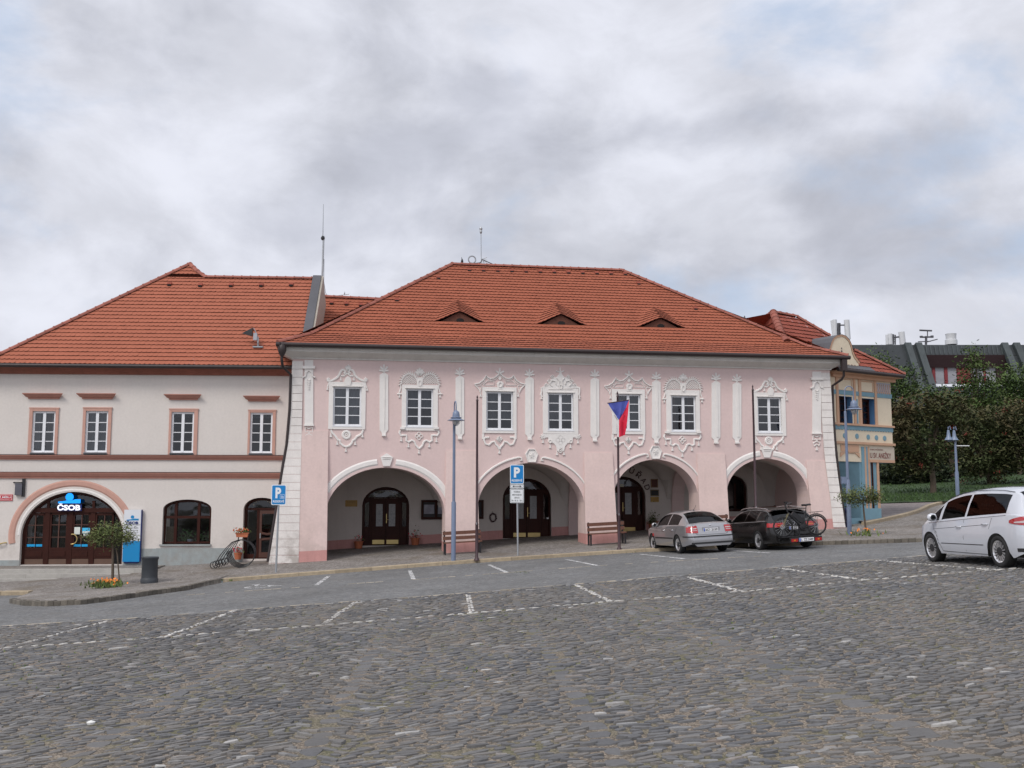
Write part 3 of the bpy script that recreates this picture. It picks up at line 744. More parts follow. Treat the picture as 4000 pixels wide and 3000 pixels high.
for k, u in enumerate(pc[1:4]):   # transverse arches
    mb = MB()
    zs = arcs[k][2]-.1; zt = arcs[k][3]-.12
    poly = [(c0, zs), (c0, zt+.6), (c1, zt+.6), (c1, zs)]+arc_pts(c0+.12, c1-.12, zs, zt, 14)
    tri = tessellate_polygon([[Vector((p[0], p[1], 0)) for p in poly]])
    for du in (-.28, .28):
        ids = [mb.vert((u+du, p[0], p[1])) for p in poly]
        for t in tri: mb.idx([ids[i] for i in t])
    ap = arc_pts(c0+.12, c1-.12, zs, zt, 14)
    for p, q in zip(ap, ap[1:]): mb.face([(u-.28, p[0], p[1]), (u+.28, p[0], p[1]), (u+.28, q[0], q[1]), (u-.28, q[0], q[1])])
    mb.box(u-.28, u+.28, c0, c0+.12, ZB, zs); mb.box(u-.28, u+.28, c1-.12, c1, ZB, zs); mb.build('cross_arch', mPINK, town, smooth=35)
mb = MB(); mb.face([(pc[4], c0, ZB), (pc[4], c1, ZB), (pc[4], c1, 4), (pc[4], c0, 4)]); mb.build('arcade_end_wall', mPINK, town); mb = MB(); mb.face([(pc[0], c0, ZB), (pc[0], c1, ZB), (pc[0], c1, 4), (pc[0], c0, 4)])
mb.build('arcade_end_wall', mPINK, town)
# back wall with the doors' arched openings
def BK(px, py): return U(px, py, WBK)
def door_outline(px0, px1, pyt, pys, pyb, w=WBK):
    u0 = U(px0, pys, w)[0]; u1 = U(px1, pys, w)[0]; xm = (px0+px1)/2
    zs = U(xm, pys, w)[1]; zt = U(xm, pyt, w)[1]; zb = U(xm, pyb, w)[1]
    return u0, u1, zs, zt, zb
DO = [door_outline(1415, 1599, 1902, 1975, 2131), door_outline(1964, 2153, 1869, 1950, 2103), door_outline(2340, 2522, 1861, 1940, 2081), door_outline(2795, 2919, 1856, 1905, 1998)]
mb = MB()
holes = [[(u0, zb), (u1, zb)]+arc_pts(u0, u1, zs, zt, 16) for u0, u1, zs, zt, zb in DO]
wall_poly(mb, [(UL, ZB), (UR, ZB), (UR, 4.6), (UL, 4.6)], holes, WBK, .28, 0)
mb.build('arcade_back_wall', mARCADE, town)
mb = MB()   # salmon plinth along the back wall, broken by doors
us = [pc[0]]+[x for d in DO[:3] for x in (d[0], d[1])]+[pc[4]]
for a, b in zip(us[::2], us[1::2]):
    n = 6; mb = MB()
    for i in range(n):
        p, q = a+(b-a)*i/n, a+(b-a)*(i+1)/n; ga, gb = PH.ground(p, WBK), PH.ground(q, WBK)
        mb.face([(p, WBK-.02, ga-.2), (q, WBK-.02, gb-.2), (q, WBK-.02, gb+.38), (p, WBK-.02, ga+.38)])
        mb.face([(p, WBK-.02, ga+.38), (q, WBK-.02, gb+.38), (q, WBK, gb+.38), (p, WBK, ga+.38)])
    mb.build('arcade_plinth', mPINKD, town)
# ---- doors
def arch_door(name, d, panes, kick=True, leaf=None, textz=None, label=None):
    u0, u1, zs, zt, zb = d; W = u1-u0; c = (u0+u1)/2; w = WBK+.16; mb = MB()
    out = [(u0-.02, zb), (u1+.02, zb)]+arc_pts(u0-.02, u1+.02, zs, zt+.02, 16)
    mb.prism(out, w, w+.08)
    lw = W*.60/2; zl = zb+(zt-zb)*.76
    ins = [(u0+.09, zb), (u0+.09, zs)]
    mb.ribbon([(u1-.05, zb)]+[(x, z) for x, z in arc_pts(u0+.05, u1-.05, zs, zt-.05, 16)]+[(u0+.05, zb)], .11, .05, w)
    mb.box(c-lw-.07, c-lw, w-.05, w, zb, zl); mb.box(c+lw, c+lw+.07, w-.05, w, zb, zl)
    mb.box(u0+.1, u1-.1, w-.06, w, zl, zl+.10)
    dr = mb.build(name, mBROWN, town, label=label)
    g = MB(); g.prism([(u0+.16, zl+.16), (u1-.16, zl+.16)]+arc_pts(u0+.16, u1-.16, zl+.18, zt-.14, 12, 2.2), w-.012, w); g.build('fanlight', mGLASSD, dr)
    for sx in (-1, 1):
        g = MB(); a = c+sx*(lw+.11); b = c+sx*(W/2-.12); g.face([(a, w-.012, zb+(zl-zb)*.42), (b, w-.012, zb+(zl-zb)*.42), (b, w-.012, zl-.1), (a, w-.012, zl-.05)]); g.build('side_pane', mGLASS, dr)
    for sx in (-1, 1):
        l = MB(); a = c if sx > 0 else c-lw; b = a+lw
        l.box(a+.012, b-.012, w-.075, w-.03, zb+.03, zl-.01)
        for q0, q1 in ((.08, .36),): 
            l.box(a+.10, b-.10, w-.095, w-.075, zb+(zl-zb)*(.05+q0), zb+(zl-zb)*q1)
        l.box(a+.06, b-.06, w-.09, w-.075, zb+(zl-zb)*.40, zb+(zl-zb)*.43)
        lf = l.build('door_leaf', mBROWN, dr)
        p = MB(); pa, pb = c+sx*lw*.22, c+sx*lw*.68
        if pa > pb: pa, pb = pb, pa
        z0, z1 = zb+(zl-zb)*.43, zb+(zl-zb)*.93; p.face([(pa, w-.082, z0), (pb, w-.082, z0), (pb, w-.082, z1), (pa, w-.082, z1)]); p.build('pane', panes, dr)
        if kick:
            k = MB(); k.box(a+.05, b-.05, w-.088, w-.076, zb+.06, zb+.24); k.build('kick_plate', mBRASS, dr)
    h = MB(); h.box(c+.02, c+.05, w-.10, w-.075, zb+.95, zb+1.35); h.tube([(c+.035, w-.09, zb+1.1), (c+.035, w-.14, zb+1.1), (c+.13, w-.14, zb+1.1)], .012, 6); h.build('handle', mBRASS, dr)
    b = MB(); b.prism([(u0-.1, zb-.1), (u1+.1, zb-.1), (u1+.1, zt+.1), (u0-.1, zt+.1)], WBK+.6, WBK+.62); b.build('lobby', mDARK, dr)
    return dr
mLEAD = mat('leaded_frosted_pane', (.26, .27, .28), .35, var=.25, scale=12)
d1 = arch_door('door', DO[0], mLEAD, label='arched double door with leaded panes and brass kick plates in the first arcade bay')
d2 = arch_door('door', DO[1], mLEAD, label='dark arched double door in the second arcade bay')
d3 = arch_door('door', DO[2], mLEAD, label='arched double door under the dark lettering')
mPALET = mat('faded_gold_lettering', (.30, .27, .20), .6)
u0, u1, zs, zt, zb = DO[0]; c = (u0+u1)/2
def arcplace(cx, cz, r, a0, a1, h, w):
    def f(a, b): t = radians(a0+(a1-a0)*a); rr = r+h*b; return (cx+rr*cos(t), w, cz+rr*sin(t))
    return f
text_obj('fanlight_lettering', 'MĚSTSKÁ KNIHOVNA', None, mPALET, d1, place=arcplace(c, zs+.02, .58, 145, 35, .09, WBK+.135))
text_obj('fanlight_lettering', 'ODDĚLENÍ PRO     DOSPĚLÉ', (c-.5, c+.5, zs+.27, zs+.34), mPALET, d1, w=WBK+.14)
# UŘAD lettering over the third door
mDKRED = mat('dark_brown_lettering', (.07, .03, .028), .6)
u0, u1, zs, zt, zb = DO[2]; c = (u0+u1)/2
rr = (u1-u0)/2+.01
for ch, a in zip('MĚSTSKÝ', (174, 163, 152, 141, 130, 119, 108)):
    t = radians(a); 
    def pl(x, y, t=t): 
        X = (x-.5)*.24; Y = y*.33; return (c+(rr+Y)*cos(t)+X*sin(t), WBK-.03, zs+.02+(rr+Y)*sin(t)-X*cos(t))
    text_obj('wall_letter', ch, None, mDKRED, d3, place=pl, bold=.02)
for ch, a in zip('ÚŘAD', (69, 51, 35, 19)):
    t = radians(a)
    def pl(x, y, t=t):
        X = (x-.5)*.23; Y = y*(.25 if ch in 'AD' else .33); return (c+(rr+Y)*cos(t)+X*sin(t), WBK-.03, zs+.02+(rr+Y)*sin(t)-X*cos(t))
    text_obj('wall_letter', ch, None, mDKRED, d3, place=pl, bold=.02)
u0, u1, zs, zt, zb = DO[3]
mb = MB(); mb.ribbon([(u0+.05, zb)]+arc_pts(u0+.05, u1-.05, zs, zt-.05, 12)[::-1]+[(u1-.05, zb)], .1, .05, WBK+.16)
for k in (.36, .64): mb.box(u0+(u1-u0)*k-.05, u0+(u1-u0)*k+.05, WBK+.11, WBK+.16, zb, zs+.2)
mb.box(u0, u1, WBK+.11, WBK+.16, zb, zb+.1)
f = mb.build('arcade_window', mBROWN, town)
g = MB(); g.prism([(u0, zb), (u1, zb)]+arc_pts(u0, u1, zs, zt, 12), WBK+.17, WBK+.19); g.build('pane', mGLASSD, f)
g = MB(); g.prism([(u0, zb), (u1, zb)]+arc_pts(u0, u1, zs, zt, 12), WBK+.5, WBK+.52); g.build('lining', mDARK, f)
# ---- piers (battered, standing proud of the wall)
def pier(xlT, xrT, yT, xlB, xrB, yB, out=.30, cap=0):
    zT = U((xlT+xrT)/2, yT)[1]; a, b = U(xlT, yT)[0], U(xrT, yT)[0]; c, d = U(xlB, yB, -out)[0], U(xrB, yB, -out)[0]
    zL = PH.ground(c, 0)-.1; zR = PH.ground(d, 0)-.1; zb = (zL+zR)/2
    def P(s, t):  # s 0..1 across, t 0 top..1 bottom
        zbot = zL+(zR-zL)*s; u = (a+(b-a)*s)*(1-t)+(c+(d-c)*s)*t
        return (u, -.035-(out-.035)*t, zT*(1-t)+zbot*t)
    t1 = 1-.50/(zT-zb); m1 = MB(); m2 = MB()
    for mbx, ta, tb in ((m1, 0, t1), (m2, t1, 1)):
        n = 4
        for i in range(n):
            x, y = ta+(tb-ta)*i/n, ta+(tb-ta)*(i+1)/n
            A, B, C, D = P(0, x), P(1, x), P(1, y), P(0, y); e = -.004 if mbx is m2 else 0
            q = lambda p: (p[0], p[1]+e, p[2])
            mbx.face([q(D), q(C), q(B), q(A)])
            mbx.face([(D[0], TH, D[2]), q(D), q(A), (A[0], TH, A[2])]); mbx.face([q(C), (C[0], TH, C[2]), (B[0], TH, B[2]), q(B)])
    A, B = P(0, 0), P(1, 0); m1.face([A, B, (B[0], .0, B[2]), (A[0], .0, A[2])])
    o = m1.build('pier', mPIER, town); m2.build('pier_plinth', mPINKD, o)
    return P, zT
pier(1129, 1283, 1682, 1049, 1276, 2190)
pier(1742, 1861, 1760, 1738, 1874, 2147)
pier(2281, 2392, 1768, 2289, 2414, 2113)
pier(2722, 2831, 1772, 2738, 2853, 2090)
pier(3148, 3252, 1800, 3176, 3303, 2057, out=.25)
def quoins(name, L, Rr, y0, y1, dy, wT, yT, out):
    mb = MB(); y = y0
    zT = U(L[0][1], yT)[1]; zB_ = U(L[-1][1], y1)[1]
    def wz(z): return -.05 if z > zT else -.05-(out)*(zT-z)/(zT-zB_)
    while y < y1-4:
        e = min(y+dy-1.6, y1); q = []
        for yy in (y, e):
            for E in (L, Rr):
                x = interp([(a, b) for a, b in E], yy); u, z = U(x, yy); w = wz(z); u, z = U(x, yy, w); q.append((u, w, z))
        a, b, c, d = q
        mb.tint = R.random(); mb.face([c, d, b, a])
        bk = [(p[0], p[1]+.035, p[2]) for p in q]
        for i, j in ((0, 1), (1, 3), (3, 2), (2, 0)): mb.face([q[i], q[j], bk[j], bk[i]])
        y += dy
    return mb.build(name, mQUOIN, town)
quoins('quoin_strip', [(1405, 1142), (1600, 1133), (1690, 1129), (1819, 1109), (2000, 1082), (2208, 1048)], [(1405, 1184), (1700, 1178), (1819, 1175), (2208, 1166)], 1411, 2208, 31.6, 0, 1690, .27)
quoins('quoin_strip', [(1454, 3207), (1635, 3211), (1750, 3219), (1809, 3225.6), (1967, 3247), (2060, 3256)], [(1455, 3241), (1552, 3249), (1673, 3255), (1777, 3263), (1856, 3273), (1940, 3285), (2060, 3303)], 1456, 2060, 29.3, 0, 1740, .22)
# ---- cornice and gutter
mb = MB(); zb = ZC-.14
prof = [(0, 0), (-.05, 0), (-.06, .05), (-.16, .10), (-.34, .20), (-.42, .24), (-.42, .30), (-.47, .32), (-.47, .45), (0, .45)]
ra = [mb.vert((UL+w, w, zb+z)) for w, z in prof]; rb = [mb.vert((UR-w, w, zb+z)) for w, z in prof]
for k in range(len(prof)-1): mb.idx([ra[k], ra[k+1], rb[k+1], rb[k]])
for rr_, u, s in ((ra, UL, 1), (rb, UR, -1)):
    far = [mb.vert((u+w*s, 3 if u == UR else 3, zb+z)) for w, z in prof]
    for k in range(len(prof)-1): mb.idx([rr_[k], far[k], far[k+1], rr_[k+1]])
mb.build('cornice', mGREYW, town)
ZE = zb+.52; WE = -.58
EL, ER = UL-.56, UR+.56
mb = MB(); mb.tube([(EL-.05, WE-.05, ZE-.05), (ER+.05, WE-.05, ZE-.05)], .085, 8); mb.box(EL, ER, WE, WE+.12, ZE-.12, ZE-.01); mb.tube([(ER, WE, ZE-.05), (ER, 5, ZE-.05)], .08, 8); mb.tube([(EL, WE, ZE-.05), (EL, 1.2, ZE-.05)], .08, 8)
gt = mb.build('gutter', mGUT, town, smooth=50)
# downpipes
def pp(l, w0=-.1): return [(*U(x, y, w)[:1], w, U(x, y, w)[1]) for x, y, w in l]
pL = pp([(1104, 1366, -.62), (1100, 1400, -.62), (1104, 1432, -.55), (1136, 1464, -.06), (1131, 1600, -.06), (1119, 1740, -.06), (1106, 1810, -.1), (1078, 1990, -.16), (1046, 2195, -.28)])
pp_l = pipe('downpipe', pL, town, .055)
mb = MB(); a = pL[0]; mb.lathe([(.10, -.05), (.15, -.12), (.16, -.28), (.12, -.40), (.06, -.52)], c=(a[0]-.02, a[1], a[2]+.25), n=12); mb.tube([(a[0]-.12, a[1]-.1, a[2]-.1), (a[0]-.1, a[1]-.1, a[2]+.28)], .03, 5); mb.build('rain_hopper', mGUT, pp_l, smooth=50)
pR = pp([(3296, 1420, -.6), (3296, 1468, -.55), (3288, 1482, -.4), (3252, 1507, .05), (3255, 1620, .02), (3262, 1720, .0), (3270, 1800, -.02), (3300, 2040, -.12)])
pp_r = pipe('downpipe', pR, town, .055)
mb = MB(); a = pR[0]; mb.box(a[0]-.11, a[0]+.11, a[1]-.1, a[1]+.1, a[2]-.3, a[2]+.16); mb.build('rain_hopper', mGUT, pp_r)
# ---- roof
A1_ = radians(31); TB = tan(radians(46)); V1 = 1.0
w1_, z1_ = WE+V1*cos(A1_), ZE+V1*sin(A1_); AB = radians(46)
def prof_fn(v):
    return (WE+v*cos(A1_), ZE+v*sin(A1_), A1_) if v < V1 else (w1_+(v-V1)*cos(AB), z1_+(v-V1)*sin(AB), AB)
def onB(px, py):
    u, w, z = PH.slope(px, py, w1_, z1_, TB); return u, V1+(w-w1_)/cos(AB), w, z
rl = onB(1766, 1034); rr2 = onB(2430, 1058); VR = (rl[1]+rr2[1])/2
def hipu(x0, y0, x1, y1, v):
    lo, hi = 0, 1
    for _ in range(40):
        m = (lo+hi)/2; q = onB(x0+(x1-x0)*m, y0+(y1-y0)*m)
        if q[1] < v: lo = m
        else: hi = m
    return q[0]
hl = hipu(1115, 1354, 1763, 1031, V1); hr = hipu(3292, 1412, 2432, 1056, V1)
rpoly = [(EL, 0), (ER, 0), (hr, V1), (rr2[0], VR), (rl[0], VR), (hl, V1)]
DORM = []
DV = .205
for L_, A_, R_ in (((1710, 1254.5), (1793, 1216), (1882, 1259)), ((2105.7, 1263), (2187, 1227), (2277.5, 1268)), ((2497, 1273), (2573.6, 1241), (2664, 1279))):
    a = onB(*L_); b = onB(*R_); v0 = round(((a[1]+b[1])/2)/DV)*DV; w0 = prof_fn(v0)[0]; uc = (a[0]+b[0])/2; hw = (b[0]-a[0])/2
    z0 = prof_fn(v0)[1]; za = U(*A_, w0)[1]; DORM.append((uc, hw, v0, w0, z0, za-z0))
def bell(x): x = abs(x); return 0 if x >= 1 else .2*(1+cos(pi*x))/2+.8*(1-x)
def dbump(u, v, w):
    for uc, hw, v0, w0, z0, h in DORM:
        if rowref[0] >= v0-.01 and abs(u-uc) < hw*2.2 and v < v0+2.2:
            k = 1.15+.5*(v-v0)
            return max(0, (h)*bell((u-uc)/(hw*k))-(v-v0)*.29)
    return 0
def roof_fn(u, v, h):
    w, z, a = prof_fn(v); z += 0
    vr = rowref[0] if rowref[0] is not None else v
    return (u, w-h*sin(a), z+h*cos(a)+(dbump(u, v, w) if h > -.011 or rowref[0] >= 0 else 0))
mb = MB(); tile_roof(mb, rpoly, roof_fn, DV, tw=.185)
WR_ = prof_fn(VR)[0]; ZR_ = prof_fn(VR)[1]; WBE = 2*WR_-WE
mb.tint = .5
for q in ([(EL, WE, ZE), (rl[0], WR_, ZR_), (EL, WBE, ZE)], [(ER, WE, ZE), (ER, WBE, ZE), (rr2[0], WR_, ZR_)], [(EL, WBE, ZE), (rl[0], WR_, ZR_), (rr2[0], WR_, ZR_), (ER, WBE, ZE)]): mb.face([(a, b, c-.02) for a, b, c in q])
mb.face([(EL, WE, ZE-.02), (ER, WE, ZE-.02), (ER, 0, ZE-.1), (EL, 0, ZE-.1)])
mb.face([(EL, 0, ZE-.1), (ER, 0, ZE-.1), (ER, WBE, ZE-.1), (EL, WBE, ZE-.1)])
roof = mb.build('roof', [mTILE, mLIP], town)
ridge_tiles('ridge_tiles', (rl[0], WR_, ZR_+.03), (rr2[0], WR_, ZR_+.03), roof)
ridge_tiles('hip_tiles', (hl, w1_, z1_+.03), (rl[0], WR_, ZR_+.03), roof); ridge_tiles('hip_tiles', (EL, WE, ZE+.04), (hl, w1_, z1_+.03), roof)
ridge_tiles('hip_tiles', (hr, w1_, z1_+.03), (rr2[0], WR_, ZR_+.03), roof); ridge_tiles('hip_tiles', (ER, WE, ZE+.04), (hr, w1_, z1_+.03), roof)
mWOODO = mat('shadow_brown_dormer_boards', (.10, .032, .018), .8, var=.2, scale=5)  # board brown darkened so its colour carries the shade of the dormer front
for (uc, hw, v0, w0, z0, h) in DORM:
    mb = MB(); n = 20
    crv = [(uc+hw*(-1+2*i/n), z0-.02+h*bell(-1+2*i/n)) for i in range(n+1)]
    mb.prism([(uc-hw, z0-.1), (uc+hw, z0-.1)]+crv[::-1], w0+.10, w0+.13)
    f = mb.build('dormer', mWOODO, town)
    g = MB(); g.prism([(uc+.16*cos(2*pi*k/14)+.02, z0+.10+.085*sin(2*pi*k/14)) for k in range(14)], w0+.085, w0+.10); g.build('opening', mDARK, f)
vents = [(1833+k*55.3, 1053+k*1.45) for k in range(12)]+[(1712, 1084), (1550, 1171), (2494, 1106), (2716, 1204)]
for x, y in vents:
    u, v, w, z = onB(x, y+2); mb = MB()
    mb.obox((u, w, z+.03), (.09, 0, 0), (0, .08*cos(AB), .08*sin(AB)), (0, -.035*sin(AB), .035*cos(AB)), 0)
    mb.box(u-.07, u+.07, w-.10, w-.06, z-.07, z+.0, 1)
    mb.build('vent_tile', [mTILED, mDARK], roof)
# ---- windows
curs = [(1.0, mat('grey_blind', (.36, .36, .375), .9, var=.1, scale=3, streak=.3)), (.5, mCURT), (.72, mCURT), (.74, mCURT), (.95, mCURT), (1, mCURTR), (0, mCURT)]
for i, (a, b, c, d) in enumerate(wr):
    window(PH, town, a+.01, b-.01, c+.01, d-.01, w=.05, cur=curs[i][0], curm=curs[i][1], curside=(i == 5), name='window')
# ---- stucco: window surrounds, crowns, aprons, pilasters, arch bands
def S_for(master, cropo, target):
    (mx0, my0, mx1, my1) = master; (tx0, tx1, ty0, ty1) = target
    def S(x, y):
        px = tx0+(x-mx0)/(mx1-mx0)*(tx1-tx0); py = ty0+(y-my0)/(my1-my0)*(ty1-ty0); return U(px, py)
    return S
MA = (738, 450, 1195, 1033); MBR = (1640, 485, 2085, 1050); MC = (580, 515, 1003, 1080); MD = (1328, 530, 1763, 1088)
def surround(i, parent=town):
    a, b, c, d = sr[i]; p, q, r, s = wr[i]; mb = MB(); t = .04
    mb.box(a, p+.01, -t, 0, c, d); mb.box(q-.01, b, -t, 0, c, d); mb.box(p+.012, q-.012, -t+.002, 0, s-.01, d); mb.box(p+.012, q-.012, -t+.002, 0, c, r+.01)
    mb.box(p-.04, q+.04, -t-.03, -t, s, s+.035)
    return mb.build('window_surround', mSTUC, town)
def both(mb, S, cx, pts, wd, dp, **k):
    mb.ribbon([S(*p) for p in pts], wd, dp, **k); mb.ribbon([S(*p) for p in mirror(pts, cx)], wd, dp, **k)
def crownA(S):
    mb = MB(); cx = 966
    both(mb, S, cx, [(750, 425), (733, 402), (722, 418), (730, 436), (760, 438), (800, 422), (840, 398), (868, 365), (882, 330), (900, 303), (928, 300), (944, 320), (936, 342), (922, 336)], .10, .05)
    both(mb, S, cx, [(888, 372), (925, 376), (952, 352), (972, 330)], .07, .04)
    fan(mb, S, 980, 318, 82, 55, 125, 5, .07)
    mb.prism([S(x, y) for x, y in ((945, 495), (1005, 495), (1022, 430), (1008, 398), (978, 378), (950, 398), (930, 440))], -.075, 0)
    for x in (890, 1052): tassel(mb, S, x, 375, 432)
    both(mb, S, cx, [(742, 455), (732, 490), (725, 520)], .05, .03)
    tassel(mb, S, 725, 495, 547); tassel(mb, S, 1213, 500, 557)
    return mb
def apronA(S):
    mb = MB(); ringo(mb, S, 958, 1100, 42, 42, .11, .04); ringo(mb, S, 958, 1100, 14, 14, .05, .04)
    mb.ribbon([S(*p) for p in [(765, 1040), (785, 1078), (830, 1128), (850, 1160), (876, 1172), (882, 1205), (915, 1235), (955, 1250), (1000, 1232), (1028, 1200), (1034, 1172), (1062, 1158), (1088, 1122), (1120, 1108), (1150, 1082), (1165, 1040)]], .09, .045)
    for x, y in ((768, 1065), (846, 1160), (953, 1245), (1067, 1162), (1157, 1068)): tassel(mb, S, x, y, y+65)
    return mb
def crownB(S):
    mb = MB(); cx = 1862
    for s in (0, 1):
        M = (lambda p: p) if s == 0 else (lambda p: [(2*cx-x, y) for x, y in p])
        arc = [(1735+100*cos(radians(t)), 478-125*sin(radians(t))) for t in range(-5, 186, 12)]
        mb.ribbon([S(*p) for p in M(arc)], .05, .045)
        for k in range(0, 15):     # leafy fringe
            t = radians(5+k*12.2); x, y = 1735+100*cos(t), 478-128*sin(t); x2, y2 = 1735+137*cos(t+.16), 478-168*sin(t+.16)
            if x2 < 1850: mb.ribbon([S(*p) for p in M([(x, y), ((x+x2)/2+3, (y+y2)/2), (x2, y2)])], .075, .05, taper=True)
        for k in range(-5, 6):     # trellis
            for dr in (1, -1):
                p = []
                for j in range(-12, 13):
                    x = 1735+k*30+j*11*1.0; y = 420+dr*j*11*.8
                    if ((x-1735)/96)**2+((y-478)/120)**2 < 1 and y < 480: p.append((x, y))
                if len(p) > 1: mb.ribbon([S(*q) for q in M([p[0], p[-1]])], .028, .028)
        mb.ribbon([S(*p) for p in M([(1622, 470), (1630, 520), (1618, 560), (1605, 590), (1640, 596)])], .06, .035)
        x, y = M([(1612, 590)])[0]; mb.ribbon([S(x-28, y+8), S(x+28, y+8)], .06, .05); tassel(mb, S, x, y, y+52)
    fan(mb, S, 1862, 368, 92, 40, 140, 5, .10)
    mb.prism([S(*p) for p in ((1830, 520), (1896, 520), (1900, 430), (1885, 395), (1840, 395), (1825, 430))], -.05, 0)
    ringo(mb, S, 1862, 465, 19, 34, .045, .08)
    return mb
def apronB(S):
    mb = MB(); cx = 1855
    h = [(1620, 1045), (1612, 1080), (1632, 1112), (1668, 1108), (1698, 1108), (1700, 1140), (1696, 1175), (1728, 1192), (1765, 1170), (1797, 1186), (1815, 1235), (1855, 1275)]
    both(mb, S, cx, h, .085, .045)
    for x, y in ((1635, 1118), (1722, 1192), (1853, 1270), (1980, 1192), (2068, 1128)): tassel(mb, S, x, y, y+65)
    leaf4(mb, S, 1853, 1118, 50)
    for x in (1650, 2068): mb.box(S(x-30, 1030)[0], S(x+28, 1030)[0], -.10, 0, S(x, 1034)[1], S(x, 1008)[1])
    return mb
def crownC(S):
    mb = MB(); cx = 797
    h = [(485, 478), (540, 465), (590, 432), (615, 395), (628, 368), (645, 392), (682, 410), (722, 403), (765, 372), (797, 335)]
    both(mb, S, cx, h, .055, .05); both(mb, S, cx, [(x+(12 if y > 400 else 0), y+20) for x, y in h[1:]], .03, .03)
    both(mb, S, cx, [(485, 480), (520, 515), (545, 548), (557, 580)], .05, .04); both(mb, S, cx, [(510, 490), (575, 496), (560, 560)], .035, .03)
    both(mb, S, cx, [(598, 490), (598, 478), (640, 440), (725, 440), (725, 490), (598, 490)], .03, .03)
    fan(mb, S, 797, 345, 66, 30, 150, 3, .085); leaf = [(797, 375), (775, 405), (797, 432), (819, 405)]; mb.prism([S(*p) for p in leaf[::-1]], -.045, 0)
    mb.prism([S(*p) for p in ((772, 540), (828, 540), (844, 465), (820, 443), (780, 443), (757, 465))], -.05, 0); ringo(mb, S, 800, 485, 22, 30, .04, .08)
    for x in (560, 1021): tassel(mb, S, x, 572, 632)
    return mb
def apronC(S):
    mb = MB(); cx = 792
    both(mb, S, cx, [(592, 1082), (592, 1155)], .10, .04)
    both(mb, S, cx, [(664, 1134), (618, 1134), (600, 1162), (622, 1215), (662, 1226), (696, 1192), (733, 1184), (750, 1222), (776, 1248), (790, 1280)], .085, .045)
    fan(mb, S, 790, 1190, 75, 50, 130, 5, .06); tassel(mb, S, 791, 1262, 1332); mb.prism([S(*p) for p in ((790, 1195), (765, 1165), (790, 1115), (815, 1165))][::1], -.04, 0)
    return mb
def crownD(S):
    mb = MB(); cx = 1545
    h = [(1318, 528), (1322, 508), (1352, 498), (1395, 478), (1412, 430), (1452, 400), (1500, 388), (1528, 350), (1540, 305)]
    poly = h+[(2*cx-x, y) for x, y in h[::-1]]
    mb.prism([S(*p) for p in poly[::-1]], -.035, 0)
    both(mb, S, cx, [(1440, 500), (1410, 470), (1440, 430), (1480, 440), (1490, 480)], .05, .075, w=0); both(mb, S, cx, [(1500, 400), (1530, 440), (1520, 500)], .05, .075)
    for x, y in ((1408, 440), (1448, 388), (1372, 490), (1350, 548)):
        for q in (x, 2*cx-x): leaf4(mb, S, q, y, 26)
    fan(mb, S, 1540, 330, 60, 20, 160, 3, .06); ringo(mb, S, 1545, 510, 16, 26, .04, .075); mb.ribbon([S(1400, 540), S(1690, 540)], .03, .06)
    for q in (1312, 1778): mb.ribbon([S(q, 515), S(q+3, 560), S(q-6, 610), S(q+8, 635)], .08, .05); tassel(mb, S, q, 610, 662)
    return mb
def apronD(S):
    mb = MB(); cx = 1546
    h = [(1330, 1090), (1340, 1140), (1392, 1132), (1400, 1195), (1462, 1205), (1492, 1245), (1502, 1300), (1520, 1300), (1525, 1270), (1546, 1262)]
    poly = h+[(2*cx-x, y) for x, y in h[:-1][::-1]]
    mb.prism([S(*p) for p in poly], -.035, 0)
    leaf4(mb, S, 1545, 1168, 62); ringo(mb, S, 1543, 1297, 22, 24, .05, .05); disc(mb, S, 1543, 1297, 10, 10, .06)
    for x, y, r in ((1330, 1122, 36), (1762, 1122, 36)): fan(mb, S, x, y, r, 0, 315, 8, .05)
    for x in (1418, 1672): ringo(mb, S, x, 1182, 18, 18, .04, .06)
    for x, y in ((1330, 1142), (1418, 1205), (1503, 1292), (1587, 1292), (1668, 1205), (1760, 1148)): tassel(mb, S, x, y, y+60)
    return mb
plan = ['A', 'B', 'C', 'D', 'C', 'B', 'A']; mast = {'A': MA, 'B': MBR, 'C': MC, 'D': MD}
for i, k in enumerate(plan):
    surround(i); S = S_for(mast[k], 0, SURR[i])
    globals()['crown'+k](S).build('window_crown', mSTUC, town); globals()['apron'+k](S).build('window_apron', mSTUC, town)
# narrow strapwork pilasters with palmette finials
for x, yf, yt, yb in ((1499.5, 1425, 1457, 1704), (1796, 1433, 1469, 1717), (2068, 1440, 1473, 1719), (2323, 1442, 1476, 1725), (2563, 1450, 1486, 1732), (2796, 1454, 1489, 1733), (2878, 1457, 1494, 1733)):
    S = lambda a, b: U(x+a, b); mb = MB(); hw = 17
    mb.prism([S(-9, yb-22), S(9, yb-22), S(9, yb-5), S(-9, yb-5)][::-1] if False else [S(-7, yb-5), S(7, yb-5), S(9, yb-15), S(hw, yb-24), S(hw, yt+8), S(5, yt), S(-5, yt), S(-hw, yt+8), S(-hw, yb-24), S(-9, yb-15)], -.035, 0)
    a, b = S(-8, yb), S(8, yb-6); mb.box(a[0], b[0], -.10, 0, a[1], b[1])
    a, b = S(1.5, yb-26), S(5, yt+10); mb.box(a[0], b[0], -.06, -.035, a[1], b[1])
    q = lambda a, b: U(x+a, b)
    fan(mb, q, 0, yt-9, 24, 0, 180, 5, .085); mb.ribbon([S(0, yt), S(0, yt-12)], .06, .05); mb.ribbon([S(-9, yt-6), S(9, yt-6)], .03, .04)
    mb.build('pilaster', mSTUC, town)
